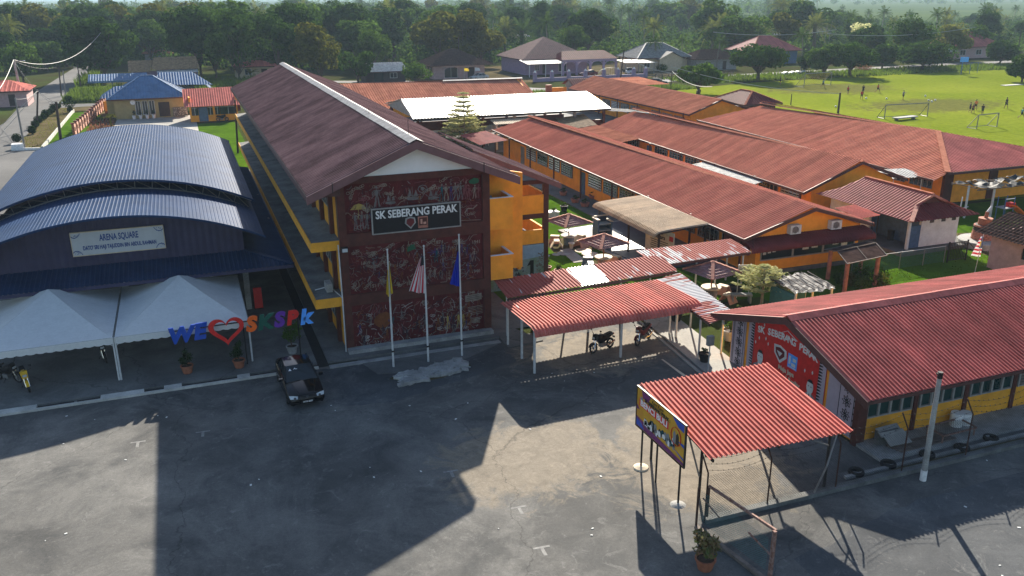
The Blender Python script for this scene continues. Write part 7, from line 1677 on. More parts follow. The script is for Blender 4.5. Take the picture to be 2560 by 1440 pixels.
goal('small frame goal near the left groups of balls', (98.4,102.2,0),(106.2,101.7,0), 2.0, 1.6, 'steel_grey'); goal('small frame goal at the right, nearest the block roof', (102.4,89.2,0),(106.6,89.6,0), 1.9, 1.5, 'steel_grey')
t = thing('field_bench', 'grey slab bench lying beside the left frame goal', 'bench', (100,100.6,0)); b = MB(); b.obox((100.4,100.2,.35),(2.2,.3,0),(-.1,.5,0),(0,0,.08)); b.obj('seat', 'concrete', t)
for s_ in (-1.6,1.6):
    b = MB(); b.box(100.2+s_,100.5+s_,99.9,100.4,0,.27); b.obj('leg', 'concrete_dark', t)
t = thing('ball_stand', 'blue basketball board on a stand at the far edge of the field', 'basketball stand', (168,153,0)); b = MB(); b.tube([(168,153,0),(168,153,3.2)], .12, 6); b.tube([(168,153,3.0),(167.2,152,3.4)], .08, 5); b.obj('stand', 'wall_blue', t); b = MB(); b.obox((167.2,151.9,3.4),(.9,-.3,0),(.01,.05,0),(0,0,.55)); b.obj('backboard', 'paint_sky', t); b = MB(); b.tube([(171,153.4,0),(171,153.4,2.4)], .06, 5); b.tube([(174,154,0),(174,154,2.4)], .06, 5); b.tube([(171,153.4,2.4),(174,154,2.4)], .06, 5); b.obj('frame', 'wall_blue', t)
b = MB(); g = G(2530,213); b.obox((g.x,g.y,.05),(2.6,.1,0),(0,.6,0),(0,0,.05)); o = b.obj('pale_mat', 'concrete_light', None); tag(o, 'pale flat slab lying on the grass at the right of the field', 'slab')
BALLS = [(2165,247.5),(2216,248.5),(2313,242),(2321,253),(2329,256),(2338,252.5),(2089,268.5)]
ball = None
for i, (px, py) in enumerate(BALLS):
    g = G(px, py)
    if ball is None:
        b = MB(); n = 10; b.lathe([(.17*math.sin(math.pi*k/6)+.001,.17-.17*math.cos(math.pi*k/6)) for k in range(7)], (0,0,0), n); ball = b.obj('football', 'paint_white', None, smooth=True); o = ball
    else: o = dup(ball)
    o.location = (g.x,g.y,0); tag(o, 'white football lying on the playing field', 'football', 'footballs on the field')
for k, (x, y) in enumerate(((131,168.5),(133,168.6),(134.6,168.8),(136.2,168.6))):
    b = MB(); b.obox((x,y,.35),(.55,.1,.15),(-.1,.4,0),(0,0,.25)); o = b.obj('white_sack', 'paint_white', None); tag(o, 'white filled sack lying on the bank across the back road', 'sack', 'white sacks across the back road')
# ------------------------------------------------------------------ people
def skin_mesh(joints, edges, radii, sub=1):
    me = bpy.data.meshes.new('skin'); me.from_pydata(joints, edges, []); me.update(); o = bpy.data.objects.new('skin', me); COL.objects.link(o)
    o.modifiers.new('s', 'SKIN'); sv = me.skin_vertices[0].data if me.skin_vertices else None
    if sv is None:
        try: me.skin_vertices.new(name='skin')
        except Exception: pass
        sv = me.skin_vertices[0].data
    for i, r_ in enumerate(radii): sv[i].radius = (r_, r_) if not isinstance(r_, tuple) else r_
    sv[0].use_root = True
    if sub: m = o.modifiers.new('u', 'SUBSURF'); m.levels = sub; m.render_levels = sub
    dg = bpy.context.evaluated_depsgraph_get(); r = bpy.data.meshes.new_from_object(o.evaluated_get(dg)); bpy.data.objects.remove(o); bpy.data.meshes.remove(me)
    return r
def person(label, x, y, h, face, shirt, shorts, pose='stand', seed=0, z=0.0, hairm='hair'):
    """continuous skinned body; clothes and hair are children"""
    t = thing('person', label, 'person', (0,0,0), 'people on the playing field' if pose != 'lean' else None); rr = random.Random(seed); k = h/1.75
    st = {'stand':.06,'walk':.22,'run':.42,'kick':.36,'lean':.05,'point':.08}[pose]
    sw = st*.9
    J = {'pel':(0,0,.95),'wai':(0,.0,1.12),'che':(0,-.01,1.33),'nec':(0,-.01,1.48),'hd0':(0,-.02,1.57),'hd1':(0,-.02,1.68)}
    for s_, nm in ((-1,'l'),(1,'r')):
        f = st*s_; J['hip'+nm] = (.09*s_,0,.92); J['kne'+nm] = (.11*s_,-f*.55-(.06 if st > .2 else .01),.50+(.06 if f < 0 and st > .3 else 0)); J['ank'+nm] = (.12*s_,-f+(.16 if st > .3 and f < 0 else 0),.09+(.14 if st > .3 and f < 0 else 0)); J['toe'+nm] = (.13*s_,-f-.15+(.12 if st > .3 and f < 0 else 0),.04+(.1 if st > .3 and f < 0 else 0))
        J['sho'+nm] = (.18*s_,0,1.42); J['elb'+nm] = (.26*s_,f*.5+.02,1.16); J['wri'+nm] = (.27*s_,f*.6-.14,.97); J['han'+nm] = (.27*s_,f*.6-.2,.88)
    if pose == 'point': J['elbl'] = (-.40,-.1,1.36); J['wril'] = (-.58,-.2,1.42); J['hanl'] = (-.68,-.24,1.45)
    if pose == 'lean':
        for nm, s_ in (('l',-1),('r',1)): J['elb'+nm] = (.3*s_,-.2,1.2); J['wri'+nm] = (.15*s_,-.38,1.12); J['han'+nm] = (.05*s_,-.42,1.1)
    names = list(J); ix = {n_: i for i, n_ in enumerate(names)}; V = [tuple(c*k for c in J[n_]) for n_ in names]
    E_ = [('pel','wai'),('wai','che'),('che','nec'),('nec','hd0'),('hd0','hd1')]
    for nm in 'lr': E_ += [('pel','hip'+nm),('hip'+nm,'kne'+nm),('kne'+nm,'ank'+nm),('ank'+nm,'toe'+nm),('che','sho'+nm),('sho'+nm,'elb'+nm),('elb'+nm,'wri'+nm),('wri'+nm,'han'+nm)]
    R_ = {'pel':.125,'wai':.115,'che':.135,'nec':.055,'hd0':.085,'hd1':.075}
    for nm in 'lr': R_.update({'hip'+nm:.085,'kne'+nm:.058,'ank'+nm:.04,'toe'+nm:.035,'sho'+nm:.06,'elb'+nm:.042,'wri'+nm:.03,'han'+nm:.035})
    me = skin_mesh(V, [(ix[a],ix[b_]) for a, b_ in E_], [R_[n_]*k for n_ in names]); me.materials.append(M['skin']); me.polygons.foreach_set('use_smooth', [True]*len(me.polygons))
    o = bpy.data.objects.new('body', me); COL.objects.link(o); o.parent = t
    def clothes(nm, keys, edges, rad, m):
        ii = {n_: i for i, n_ in enumerate(keys)}; me = skin_mesh([tuple(c*k for c in (J[n_] if isinstance(n_, str) else n_)) for n_ in keys], [(ii[a],ii[b_]) for a, b_ in edges], [r_*k for r_ in rad]); me.materials.append(M[m]); c_ = bpy.data.objects.new(nm, me); COL.objects.link(c_); c_.parent = t
    hal = lambda a, b_, f: tuple(J[a][i]+(J[b_][i]-J[a][i])*f for i in range(3))
    J['sl'] = hal('shol','elbl',.75); J['sr'] = hal('shor','elbr',.75); J['tl'] = hal('hipl','knel',.85); J['tr'] = hal('hipr','kner',.85); J['hem'] = (0,0,.9)
    clothes('shirt', ['wai','che','hem','shol','shor','sl','sr'], [('hem','wai'),('wai','che'),('che','shol'),('che','shor'),('shol','sl'),('shor','sr')], [.142,.16,.145,.085,.085,.065,.065], shirt)
    clothes('shorts', ['pel','hipl','hipr','tl','tr'], [('pel','hipl'),('pel','hipr'),('hipl','tl'),('hipr','tr')], [.14,.11,.11,.088,.088], shorts)
    b = MB(); b.lathe([(.02,.0),(.085,.02),(.095,.08),(.07,.14),(.01,.165)], (0,.01,1.63), 10); b.v = [tuple(c*k for c in v) for v in b.v]; b.obj('hair', hairm, t, smooth=True)
    t.location = (x,y,z); t.rotation_euler = (0,0,face)
PPL = [((1950,212),1.75,1.0,'cloth_black','cloth_black','stand','person all in black standing in the shade left of the yellow net'),((2057,220),1.7,.4,'cloth_teal','cloth_black','kick','goalkeeper in a blue shirt bending before the yellow net'),((2119,236),1.55,1.4,'cloth_red','cloth_black','walk','child in a red shirt walking, leftmost of the red shirted players'),((2153,249),1.6,-.4,'cloth_red','cloth_black','walk','player in red shirt and black shorts beside the nearest left ball'),((2157,235),1.65,2.2,'cloth_black','cloth_black','stand','dark clothed player right behind the red shirt near the left ball'),((2194,232),1.65,.2,'cloth_red','cloth_black','run','running player in red, rightmost of the red shirts at left'),((2257,250),1.65,1.2,'cloth_grey','cloth_black','point','person in grey top pointing one arm to the left'),((2424,281),1.55,.9,'cloth_black','cloth_black','walk','dark dressed child, left one of the cluster near the right goal'),((2431,284),1.5,.2,'wall_maroon','cloth_black','walk','child in maroon at the front of the cluster near the right goal'),((2438,275),1.65,2.6,'cloth_orange','cloth_black','walk','child in bright orange shirt in the cluster near the right goal'),((2455,287),1.6,1.9,'cloth_black','cloth_black','stand','boy in black standing just behind the right frame goal'),((2514,272),1.8,.1,'cloth_black','cloth_black','walk','tall person in black standing alone at the right'),((2553,297),1.65,.9,'cloth_teal','cloth_black','run','running child in dark teal at the right edge')]
for i, ((px, py), h, fc, sh, so_, po, lab) in enumerate(PPL):
    g = G(px, py); person(lab, g.x, g.y, h, fc, sh, so_, po, i)
person('person in grey leaning over the upper orange parapet of the stair tower', 15.05, 43.55, 1.65, math.pi, 'cloth_grey', 'cloth_black', 'lean', 50, 6.2)
# ------------------------------------------------------------------ motorcycles
def torus(b, c, R_, r_, n=22, m_=7):
    base = len(b.v)
    for i in range(n):
        q = 2*math.pi*i/n
        for j in range(m_):
            p = 2*math.pi*j/m_; rr_ = R_+r_*math.cos(p); b.v.append((c[0]+r_*math.sin(p)*.9, c[1]+rr_*math.cos(q), c[2]+rr_*math.sin(q)))
    for i in range(n):
        for j in range(m_): b.f.append((base+i*m_+j, base+((i+1)%n)*m_+j, base+((i+1)%n)*m_+(j+1)%m_, base+i*m_+(j+1)%m_))
def motorcycle(label, x, y, rz, m, sport=False, z=0.0, lean=.1):
    """front towards -Y before rotation"""
    t = thing('motorcycle', label, 'motorcycle', (0,0,0))
    for yc, nm in ((-.62,'front'),(.62,'rear')):
        b = MB(); torus(b, (0,yc,.29), .235, .055); w = b.obj('wheel', 'rubber', t, smooth=True)
        b = MB(); b.v = []; torus(b, (0,yc,.29), .18, .018, 18, 5)
        for k in range(6): q = math.pi*k/3; b.beam((0,yc,.29),(0,yc+.18*math.cos(q),.29+.18*math.sin(q)), .025, .03, up=(1,0,0))
        b.tube([(-.06,yc,.29),(.06,yc,.29)], .05, 8); b.obj('rim', 'steel_grey', w)
    b = MB()
    for s_ in (-.075,.075): b.tube([(s_,-.62,.29),(s_,-.5,.62),(s_,-.4,.93)], .022, 6)
    b.obj('fork', 'chrome', t)
    b = MB()
    for s_ in (-.08,.08): b.tube([(s_,.62,.29),(s_,.1,.38)], .025, 6)
    b.tube([(.0,-.4,.85),(.0,-.15,.5),(.0,.1,.38)], .05, 7); b.tube([(0,.1,.4),(0,.5,.62),(0,.85,.72)], .035, 6); b.obj('frame', 'steel_black', t)
    b = MB(); n = 10  # body shells lofted along the bike
    secs = [(-.48,.05,.74,.96),(-.36,.13,.62,.98),(-.2,.14,.45,.80 if not sport else .95),(.02,.12,.42,.72 if not sport else .97),(.25,.13,.48,.76),(.55,.12,.62,.80),(.85,.07,.70,.82)]
    base = 0
    for (yy, hw, z0, z1) in secs:
        for j in range(n):
            q = 2*math.pi*j/n; b.v.append((hw*math.copysign(abs(math.cos(q))**.7,math.cos(q)), yy, (z0+z1)/2+(z1-z0)/2*math.copysign(abs(math.sin(q))**.7,math.sin(q))))
    for i in range(len(secs)-1):
        for j in range(n): b.f.append((i*n+j,i*n+(j+1)%n,(i+1)*n+(j+1)%n,(i+1)*n+j))
    b.f.append(tuple(range(n))); b.f.append(tuple(range((len(secs)-1)*n,len(secs)*n))); b.obj('body_shell', m, t, smooth=True)
    b = MB(); b.prism([(-.12,-.05,.74),(.12,-.05,.74),(.13,.35,.80),(.1,.72,.85),(-.1,.72,.85),(-.13,.35,.80)], (0,0,.06)); b.obj('seat', 'rubber', t)
    b = MB(); b.prism([(-.13,-.58,.72),(.13,-.58,.72),(.16,-.46,1.02),(-.16,-.46,1.02)], (0,.1,.02)); c_ = b.obj('cowl', m, t); b = MB(); b.box(-.09,.09,-.60,-.56,.80,.90); b.obj('headlight', 'lamp_glass', c_)
    b = MB(); n = 8; P = [(.63+.0,0)]
    for k in range(n):
        a0, a1 = math.radians(20+140*k/n), math.radians(20+140*(k+1)/n); b.add([(-.07,-.62-.32*math.cos(a0),.29+.32*math.sin(a0)),(.07,-.62-.32*math.cos(a0),.29+.32*math.sin(a0)),(.07,-.62-.32*math.cos(a1),.29+.32*math.sin(a1)),(-.07,-.62-.32*math.cos(a1),.29+.32*math.sin(a1))], [(0,1,2,3)])
    b.obj('mudguard', m, t)
    b = MB(); b.tube([(-.36,-.28,1.02),(-.16,-.40,1.0),(.16,-.40,1.0),(.36,-.28,1.02)], .018, 6); h_ = b.obj('handlebar', 'steel_black', t)
    b = MB()
    for s_ in (-1,1): b.tube([(.27*s_,-.34,1.02),(.33*s_,-.38,1.2)], .01, 5); b.obox((.35*s_,-.37,1.23),(.06,0,0),(0,.01,0),(0,0,.04))
    b.obj('mirror', 'steel_black', h_)
    b = MB(); b.box(-.14,.14,-.12,.2,.24,.44); b.obj('engine', 'steel_grey', t); b = MB(); b.tube([(.12,0,.28),(.15,.4,.27),(.16,.82,.42)], [.03,.04,.055], 7); b.obj('exhaust', 'chrome', t)
    b = MB(); b.box(-.06,.06,.83,.9,.72,.8); b.obj('tail_lamp', 'paint_red', t); b = MB(); b.box(-.09,.09,.9,.92,.52,.62); b.obj('number_plate', 'paint_black', t)
    b = MB(); b.tube([(-.1,.05,.26),(-.26,.1,.02)], .015, 5); b.obj('side_stand', 'steel_black', t)
    t.location = (x,y,z); t.rotation_euler = (0,-lean,rz)
motorcycle('bright yellow motorcycle parked under the left marquee', -8.55, 43.75, .25, 'yellow_plastic', True, .11)
motorcycle('dark motorcycle right behind the yellow one under the left marquee', -9.5, 44.9, .9, 'paint_black', True, .11)
motorcycle('dark motorcycle with pale headlight near the marquee pole', -5.3, 46.2, .2, 'paint_black', False, .11)
motorcycle('black motorcycle with red tail facing left by the carport front post', 19.4, 37.9, -1.25, 'paint_black', True, .0)
motorcycle('black and red motorcycle parked deeper at the right end of the carport', 22.0, 38.1, -1.0, 'wall_maroon', False, 0)
motorcycle('black motorcycle parked before the small orange annex', 5.6, 138.6, 1.5, 'paint_black', True, .02)
# ------------------------------------------------------------------ cars
def car(label, x, y, rz, paint, detail=True, sc=1.0):
    """saloon, front towards -Y"""
    t = thing('parked_car', label, 'car', (0,0,0))
    n = 12
    secs = [(-2.22,.60,.30,.52),(-2.17,.74,.22,.62),(-2.0,.82,.18,.70),(-1.5,.85,.18,.80),(-.95,.86,.18,.90),(-.2,.87,.18,.93),(.6,.87,.18,.94),(1.3,.86,.18,.95),(1.75,.84,.20,.96),(2.08,.79,.26,.93),(2.2,.70,.34,.80)]
    b = MB()
    for (yy, hw, z0, z1) in secs:
        ring = [(-hw*.9,z0),(-hw,z0+.16),(-hw*1.0,(z0+z1)/2+.02),(-hw*.97,z1-.12),(-hw*.88,z1-.03),(-hw*.5,z1+.012),(0,z1+.02),(hw*.5,z1+.012),(hw*.88,z1-.03),(hw*.97,z1-.12),(hw,(z0+z1)/2+.02),(hw,z0+.16),(hw*.9,z0)]
        b.v += [(u,yy,w_) for u, w_ in ring]
    m_ = 13
    for i in range(len(secs)-1):
        for j in range(m_-1): b.f.append((i*m_+j,(i+1)*m_+j,(i+1)*m_+j+1,i*m_+j+1))
    b.f.append(tuple(range(m_))); b.f.append(tuple(reversed(range((len(secs)-1)*m_,len(secs)*m_)))); b.obj('body', paint, t, smooth=True)
    # cabin
    lo = [(-.74,-1.0,.90),(.74,-1.0,.90),(.76,1.55,.94),(-.76,1.55,.94)]; hi = [(-.58,-.12,1.36),(.58,-.12,1.36),(.57,.95,1.37),(-.57,.95,1.37)]
    b = MB(); H = [Vector(p) for p in hi]; mid = Vector((0,.42,1.41))
    R_ = [(-.58,-.12,1.36),(-.3,-.17,1.395),(.3,-.17,1.395),(.58,-.12,1.36),(.60,.42,1.38),(.57,.95,1.37),(.3,1.0,1.39),(-.3,1.0,1.39),(-.57,.95,1.37),(-.60,.42,1.38)]
    b.add(R_+[(0,.42,1.42),(-.3,.42,1.415),(.3,.42,1.415)], [(0,1,11,9),(1,2,12,10,11),(2,3,4,12),(4,5,6,12),(6,7,11,10,12),(7,8,9,11)]); b.obj('roof', paint, t, smooth=True)
    b = MB(); b.quad(lo[0],lo[1],R_[3],R_[2],R_[1],R_[0]); ws = b.obj('windscreen', 'glass', t)
    b = MB(); b.quad(lo[2],lo[3],R_[8],R_[7],R_[6],R_[5]); b.obj('rear_window', 'glass', t)
    for s_ in (-1,1):
        b = MB(); b.quad((.745*s_,-.9,.91),(.75*s_,.28,.93),(.605*s_,.30,1.355),(.585*s_,-.06,1.34)); b.obj('side_window', 'glass', t)
        b = MB(); b.quad((.75*s_,.36,.93),(.75*s_,1.3,.94),(.58*s_,.92,1.345),(.605*s_,.38,1.355)); b.obj('side_window', 'glass', t)
        b = MB(); b.beam((.745*s_,-1.0,.9),(.585*s_,-.13,1.365), .05, .06); b.beam((.755*s_,.32,.92),(.605*s_,.34,1.37), .06, .05); b.beam((.76*s_,1.5,.94),(.572*s_,.95,1.37), .08, .09); b.beam((.585*s_,-.13,1.372),(.572*s_,.95,1.378), .05, .04); b.obj('pillar', paint, t)
        b = MB(); b.obox((.93*s_,-.72,.98),(.09,0,0),(0,.05,0),(0,0,.06)); b.beam((.84*s_,-.7,.94),(.9*s_,-.72,.96), .03, .03); b.obj('wing_mirror', paint, t)
        b = MB(); b.obox((.875*s_,.12,.8),(.012,0,0),(0,.09,0),(0,0,.015)); b.obox((.873*s_,1.0,.81),(.012,0,0),(0,.09,0),(0,0,.015)); b.obj('door_handle', paint, t)
        b = MB(); b.prism([(.44*s_,-2.19,.55),(.76*s_,-2.13,.56),(.80*s_,-1.98,.68),(.62*s_,-2.1,.70),(.42*s_,-2.14,.66)], (0,-.035,.01)); hl = b.obj('headlight', 'lamp_glass', t)
        b = MB(); b.lathe([(.055,0),(.06,.02)], (0,0,0), 10); b.v = [(.56*s_+v[0],-2.2-v[2],.61+v[1]) for v in b.v]; b.obj('lamp', 'chrome', hl)
        b = MB(); b.prism([(.5*s_,-2.19,.30),(.68*s_,-2.15,.30),(.68*s_,-2.15,.38),(.5*s_,-2.19,.38)], (0,-.02,0)); b.obj('fog_lamp', 'lamp_glass', t)
        for yy in (-1.35,1.32):
            b = MB(); torus(b, (.79*s_,yy,.30), .22, .085, 20, 7); w = b.obj('wheel', 'rubber', t, smooth=True); b = MB(); b.lathe([(.02,0),(.2,.0),(.21,.03)], (0,0,0), 14); b.v = [(.84*s_+v[2]*s_,yy+v[0],.30+v[1]) for v in b.v]; b.obj('rim', 'chrome', w)
    b = MB(); b.prism([(-.3,-2.2,.5),(.3,-2.2,.5),(.34,-2.14,.66),(-.34,-2.14,.66)], (0,-.03,0)); gr = b.obj('grille', 'paint_black', t); b = MB(); b.lathe([(.01,0),(.06,.012)], (0,0,0), 10); b.v = [(v[0],-2.215-v[2],.62+v[1]) for v in b.v]; b.obj('badge', 'chrome', gr)
    b = MB(); b.box(-.26,.26,-2.26,-2.235,.34,.45); np_ = b.obj('number_plate', 'paint_black', t)
    if detail:
        b = MB(); addtext(b, 'WYD 8507', .1, (0,-2.266,.395), (1,0,0), (0,0,1), depth=.003, bold=.003, width=.44); b.obj('plate_text', 'paint_white', np_)
        nrm = Vector((0,-.46,.88)).normalized(); b = MB(); addtext(b, 'ADVAN', .13, Vector((0,-.34,1.262))+nrm*.012, (1,0,0), (0,.88,.46), depth=.003, bold=.004, shear=.2, width=.55); b.prism([(-.5,-.42,1.225),(-.36,-.42,1.225),(-.43,-.31,1.285)], nrm*.01); b.obj('windscreen_sticker', 'paint_white', ws)
        b = MB(); b.beam((-.6,-1.02,.92),(-.05,-.96,.935), .02, .02); b.beam((.05,-1.02,.92),(.6,-.96,.935), .02, .02); b.obj('wiper', 'rubber', ws)
        b = MB()
        for s_ in (-1,1): b.beam((.52*s_,-1.02,.912),(.36*s_,-2.1,.705), .012, .01)
        b.obj('bonnet_seam', 'rubber', t)
    t.location = (x,y,.0); t.rotation_euler = (0,0,rz); t.scale = (sc,sc,sc)
car('black saloon car parked nose out by the hall kerb, white sticker on windscreen', 3.72, 38.95, math.radians(2.5), 'car_paint')
car('silver car half hidden on the drive before the pink walled house', 62.8, 186.5, math.radians(-75), 'roof_zinc', False); car('dark red car parked on the drive of the lilac house', 88.5, 184.0, math.radians(-80), 'wall_maroon', False); car('pale car under the bluish grey carport roof', 99.8, 185.2, math.radians(-20), 'wall_white', False)
g = G(1643,212); car('black car standing on the grass by the back road', g.x, g.y, math.radians(60), 'car_paint', False)
# ------------------------------------------------------------------ trees
def crown_tree(name, seed, H, R_, leafm, n=3400, leaf=.62, trunk_h=.2, flat_=.75, lobes=18, tr=.28, dome=False, spread=1.0, bark='bark'):
    """prototype: tapered trunk with limbs, and a crown of leaf clumps with gaps; base at the origin"""
    rr = random.Random(seed); t = thing(name, 'tree', 'tree', (0,0,0)); th = H*trunk_h; cz = (H+th)/2; rz = (H-th)/2
    tips = []; b = MB(); b.tube([(0,0,-.1),(rr.uniform(-.2,.2),rr.uniform(-.2,.2),th*.5),(rr.uniform(-.3,.3),rr.uniform(-.3,.3),th),(0,0,cz)], [tr,tr*.75,tr*.6,tr*.25], 8)
    pts = []
    for k in range(lobes):
        while True:
            d = Vector((rr.uniform(-1,1),rr.uniform(-1,1),rr.uniform(-.9,1)))
            if .25 < d.length < 1: break
        if dome: d.z = abs(d.z)*1.1-.42
        c = Vector((d.x*R_*.72*spread, d.y*R_*.72*spread, cz+d.z*rz*.72)); lr = R_*rr.uniform(.24,.46)
        if k % 2 == 0: b.tube([(0,0,th*.8),(c.x*.45,c.y*.45,(th*.8+c.z)/2+.2),c], [tr*.45,tr*.25,tr*.08], 5)
        pts += blobpts(rr, c, (lr,lr,lr*flat_), int(n/lobes*rr.uniform(.7,1.3)*(lr/R_/.35)**1.6), .25)
    b.obj('trunk', bark, t); b = MB(); leafcards(b, pts, leaf, rr, .7, .85); b.obj('crown', leafm, t)
    return t
def frond(b, o, az, el, L, droop, rr, pairs=12, w=.16, ll=.8):
    o = Vector(o); h = Vector((math.cos(az),math.sin(az),0)); P = []
    n = 7
    for i in range(n+1):
        f = i/n; P.append(o+h*(L*f*math.cos(el)*(1-.12*f*f))+Vector((0,0,L*(math.sin(el)*f-droop*f*f))))
    for i in range(n):
        d = (P[i+1]-P[i]).normalized(); s_ = d.cross(Vector((0,0,1))).normalized(); b.add([P[i]-s_*.05,P[i]+s_*.05,P[i+1]+s_*.04,P[i+1]-s_*.04], [(0,1,2,3)])
    for k in range(pairs):
        f = .12+.88*k/(pairs-1); i = min(int(f*n), n-1); p = P[i].lerp(P[i+1], f*n-i); d = (P[i+1]-P[i]).normalized(); s_ = d.cross(Vector((0,0,1))).normalized(); l_ = ll*(1-.65*abs(f-.4)**1.4)*rr.uniform(.85,1.1)
        for sg in (-1,1):
            e = p+(s_*sg*.8+d*.55+Vector((0,0,-.45-.25*rr.random()))).normalized()*l_; b.add([p-d*w*.5,p+d*w*.5,e+d*w*.2,e-d*w*.15], [(0,1,2,3)])
def palm(name, seed, H, L, leafm, nf=22, lean=.6, oil=False, tr=.17):
    rr = random.Random(seed); t = thing(name, 'palm', 'palm tree', (0,0,0)); b = MB(); a = rr.uniform(0,6.28); lx, ly = lean*math.cos(a), lean*math.sin(a)
    b.tube([(0,0,-.1),(lx*.25,ly*.25,H*.35),(lx*.65,ly*.65,H*.7),(lx,ly,H)], [tr*1.3,tr,tr*.9,tr*.85] if not oil else [.45,.4,.4,.45], 8); b.obj('trunk', 'bark_pale' if not oil else 'bark', t)
    b = MB()
    for k in range(nf):
        f = k/nf; el = 1.25-1.75*f**.8; frond(b, (lx,ly,H), k*2.399+rr.uniform(-.2,.2), el+rr.uniform(-.12,.12), L*rr.uniform(.85,1.1), .25+.35*f, rr)
    b.obj('crown', leafm, t)
    if not oil:
        b = MB()
        for k in range(6): q = k*1.05; b.lathe([(.01,-.14),(.13,0),(.01,.15)], (lx+.28*math.cos(q),ly+.28*math.sin(q),H-.25), 6)
        b.obj('coconut', 'leaf_yellow', t)
    return t
BR = [crown_tree('broadleaf_tree', 1, 12, 6.4, 'leaf_dark', 4200, .7), crown_tree('broadleaf_tree', 2, 14, 6.2, 'leaf_mid', 4200, .7, lobes=24), crown_tree('broadleaf_tree', 3, 9, 5.8, 'leaf_mid', 3600, .65, .12, .65), crown_tree('broadleaf_tree', 4, 15, 6.8, 'leaf_dark', 5200, .75, lobes=30), crown_tree('broadleaf_tree', 5, 11, 5.2, 'leaf_bright', 3600, .65, .12)]
PA = [palm('coconut_palm', 11, 9.5, 3.6, 'leaf_palm'), palm('coconut_palm', 12, 11.5, 3.8, 'leaf_palm', lean=1.2), palm('coconut_palm', 13, 7.5, 3.4, 'leaf_palm_pale', lean=.4), palm('oil_palm', 14, 5.0, 4.6, 'leaf_palm', 34, .2, True), palm('oil_palm', 15, 6.5, 4.4, 'leaf_palm_pale', 32, .3, True)]
USED = {}
def plant(p, x, y, h=None, rz=0, label=None, group=None, cat=None, w=1.0):
    """first use moves the prototype itself, later uses copy it"""
    base = HT[p.name]
    o = p if p.name not in USED else dup(p)
    USED.setdefault(p.name, 1); s_ = (h/base) if h else 1.0
    o.location = (x,y,0); o.rotation_euler = (0,0,rz); o.scale = (s_*w,s_*w,s_)
    if label: o['label'] = label
    if group: o['group'] = group
    elif 'group' in o: del o['group']
    if cat: o['category'] = cat
    return o
HT = {}
for q, hh in zip(BR, (12,14,9,15,11)): HT[q.name] = hh
for q, hh in zip(PA, (12.2,14.3,10,8.3,9.8)): HT[q.name] = hh
# forest fill first (so the shared prototypes live in the forest), depth bands, all individuals
fr = random.Random(77); cnt = 0
PROT = list(BR)+list(PA)
LB = {'broadleaf':'leafy forest tree standing among palms behind the village houses','coconut':'coconut palm rising out of the forest behind the village houses','oil':'oil palm with dense arching fronds in the plantation behind the village'}
GB = {'broadleaf':'broadleaf trees of the forest','coconut':'coconut palms of the forest','oil':'oil palms of the plantation'}
SPOTS = []
def ok(px, Y):
    if px < 60: return Y > 255
    if px < 520: return Y > 262 or (Y > 236 and px > 430)
    if px < 760: return Y > 214
    if px < 1000: return Y > 226
    if px < 1500: return Y > 222
    if px < 1880: return Y > 214
    if px < 2120: return Y > 222
    return 192 < Y < 420
tries = 0
while len(SPOTS) < 285 and tries < 9000:
    tries += 1; px = fr.uniform(-70, 2630); Y = 190+400*fr.random()**1.5
    if not ok(px, Y): continue
    if px > 2080 and Y > 350 and fr.random() < .7: continue
    d = RGT*((px-1280)/FPX)+UPV*(740/FPX)+FWD; x = d.x/d.y*Y
    if any((x-a)**2+(Y-c)**2 < (3.0+Y*.0045)**2 for a, c, _ in SPOTS): continue
    if any(abs(x-hx) < 9 and -4 < Y-hy < 9 for hx, hy in ((0,262),)): continue
    SPOTS.append((x, Y, px))
for (x, Y, px) in SPOTS:
    r_ = fr.random(); right = px > 2050
    if r_ < (.42 if px < 1150 else .3):
        p = fr.choice(BR); h = fr.uniform(7.5,11.5) if right else fr.uniform(10,18)
    elif r_ < .72: p = fr.choice(PA[:3]); h = fr.uniform(9,13.5) if right else fr.uniform(12,18.5)
    else: p = fr.choice(PA[3:]); h = fr.uniform(6.5,9) if right else fr.uniform(9,13)
    k = 'broadleaf' if p in BR else ('coconut' if p in PA[:3] else 'oil'); plant(p, x, Y, h, fr.uniform(0,6.28), LB[k], GB[k], w=fr.uniform(.95,1.3) if p in BR else 1.0)
# named trees near the houses and the field
def own(kind, *a, **k): return crown_tree(kind, *a, **k)
def place(t, x, y, rz, label, w=1.0, sz=1.0, group=None):
    t.location = (x,y,0); t.rotation_euler = (0,0,rz); t.scale = (w,w,sz); t['label'] = label
    if group: t['group'] = group
    return t
t = own('mango_tree', 101, 14.5, 7.4, 'leaf_dark', 9000, .75, .12, .7, 44, .5); place(t, -15.5, 219, 0, 'huge dark round tree beside the village road behind the blue shelter', 1.08)
t = own('bright_tree', 102, 13.5, 6.0, 'leaf_bright', 5200, .6, .12, .7, 26); g = G(805,208); place(t, g.x, g.y, 1, 'tall yellowish green tree right behind the long brown roof', 1.0)
t = own('dark_tree', 103, 15, 6.2, 'leaf_dark', 4600, .65, .15, .7, 22); g = G(700,206); place(t, g.x, g.y, 1, 'dark bushy tree just left of the yellowish green tree')
t = own('round_bush_tree', 104, 7.5, 4.6, 'leaf_dark', 3200, .5, .1, .7, 18); g = G(895,212); place(t, g.x, g.y, 1, 'low dark bush tree left of the zinc roofed shed')
t = own('round_tree', 105, 11.5, 5.0, 'leaf_mid', 4200, .5, .15, .8, 20); g = G(935,178); place(t, g.x, g.y, 1, 'rounded dense tree behind the zinc roofed shed')
t = own('bush_tree', 106, 4.8, 3.9, 'leaf_mid', 2000, .45, .12, .65, 18); g = G(1040,212); place(t, g.x, g.y, 2, 'wide light green bush in front of the pink walled house')
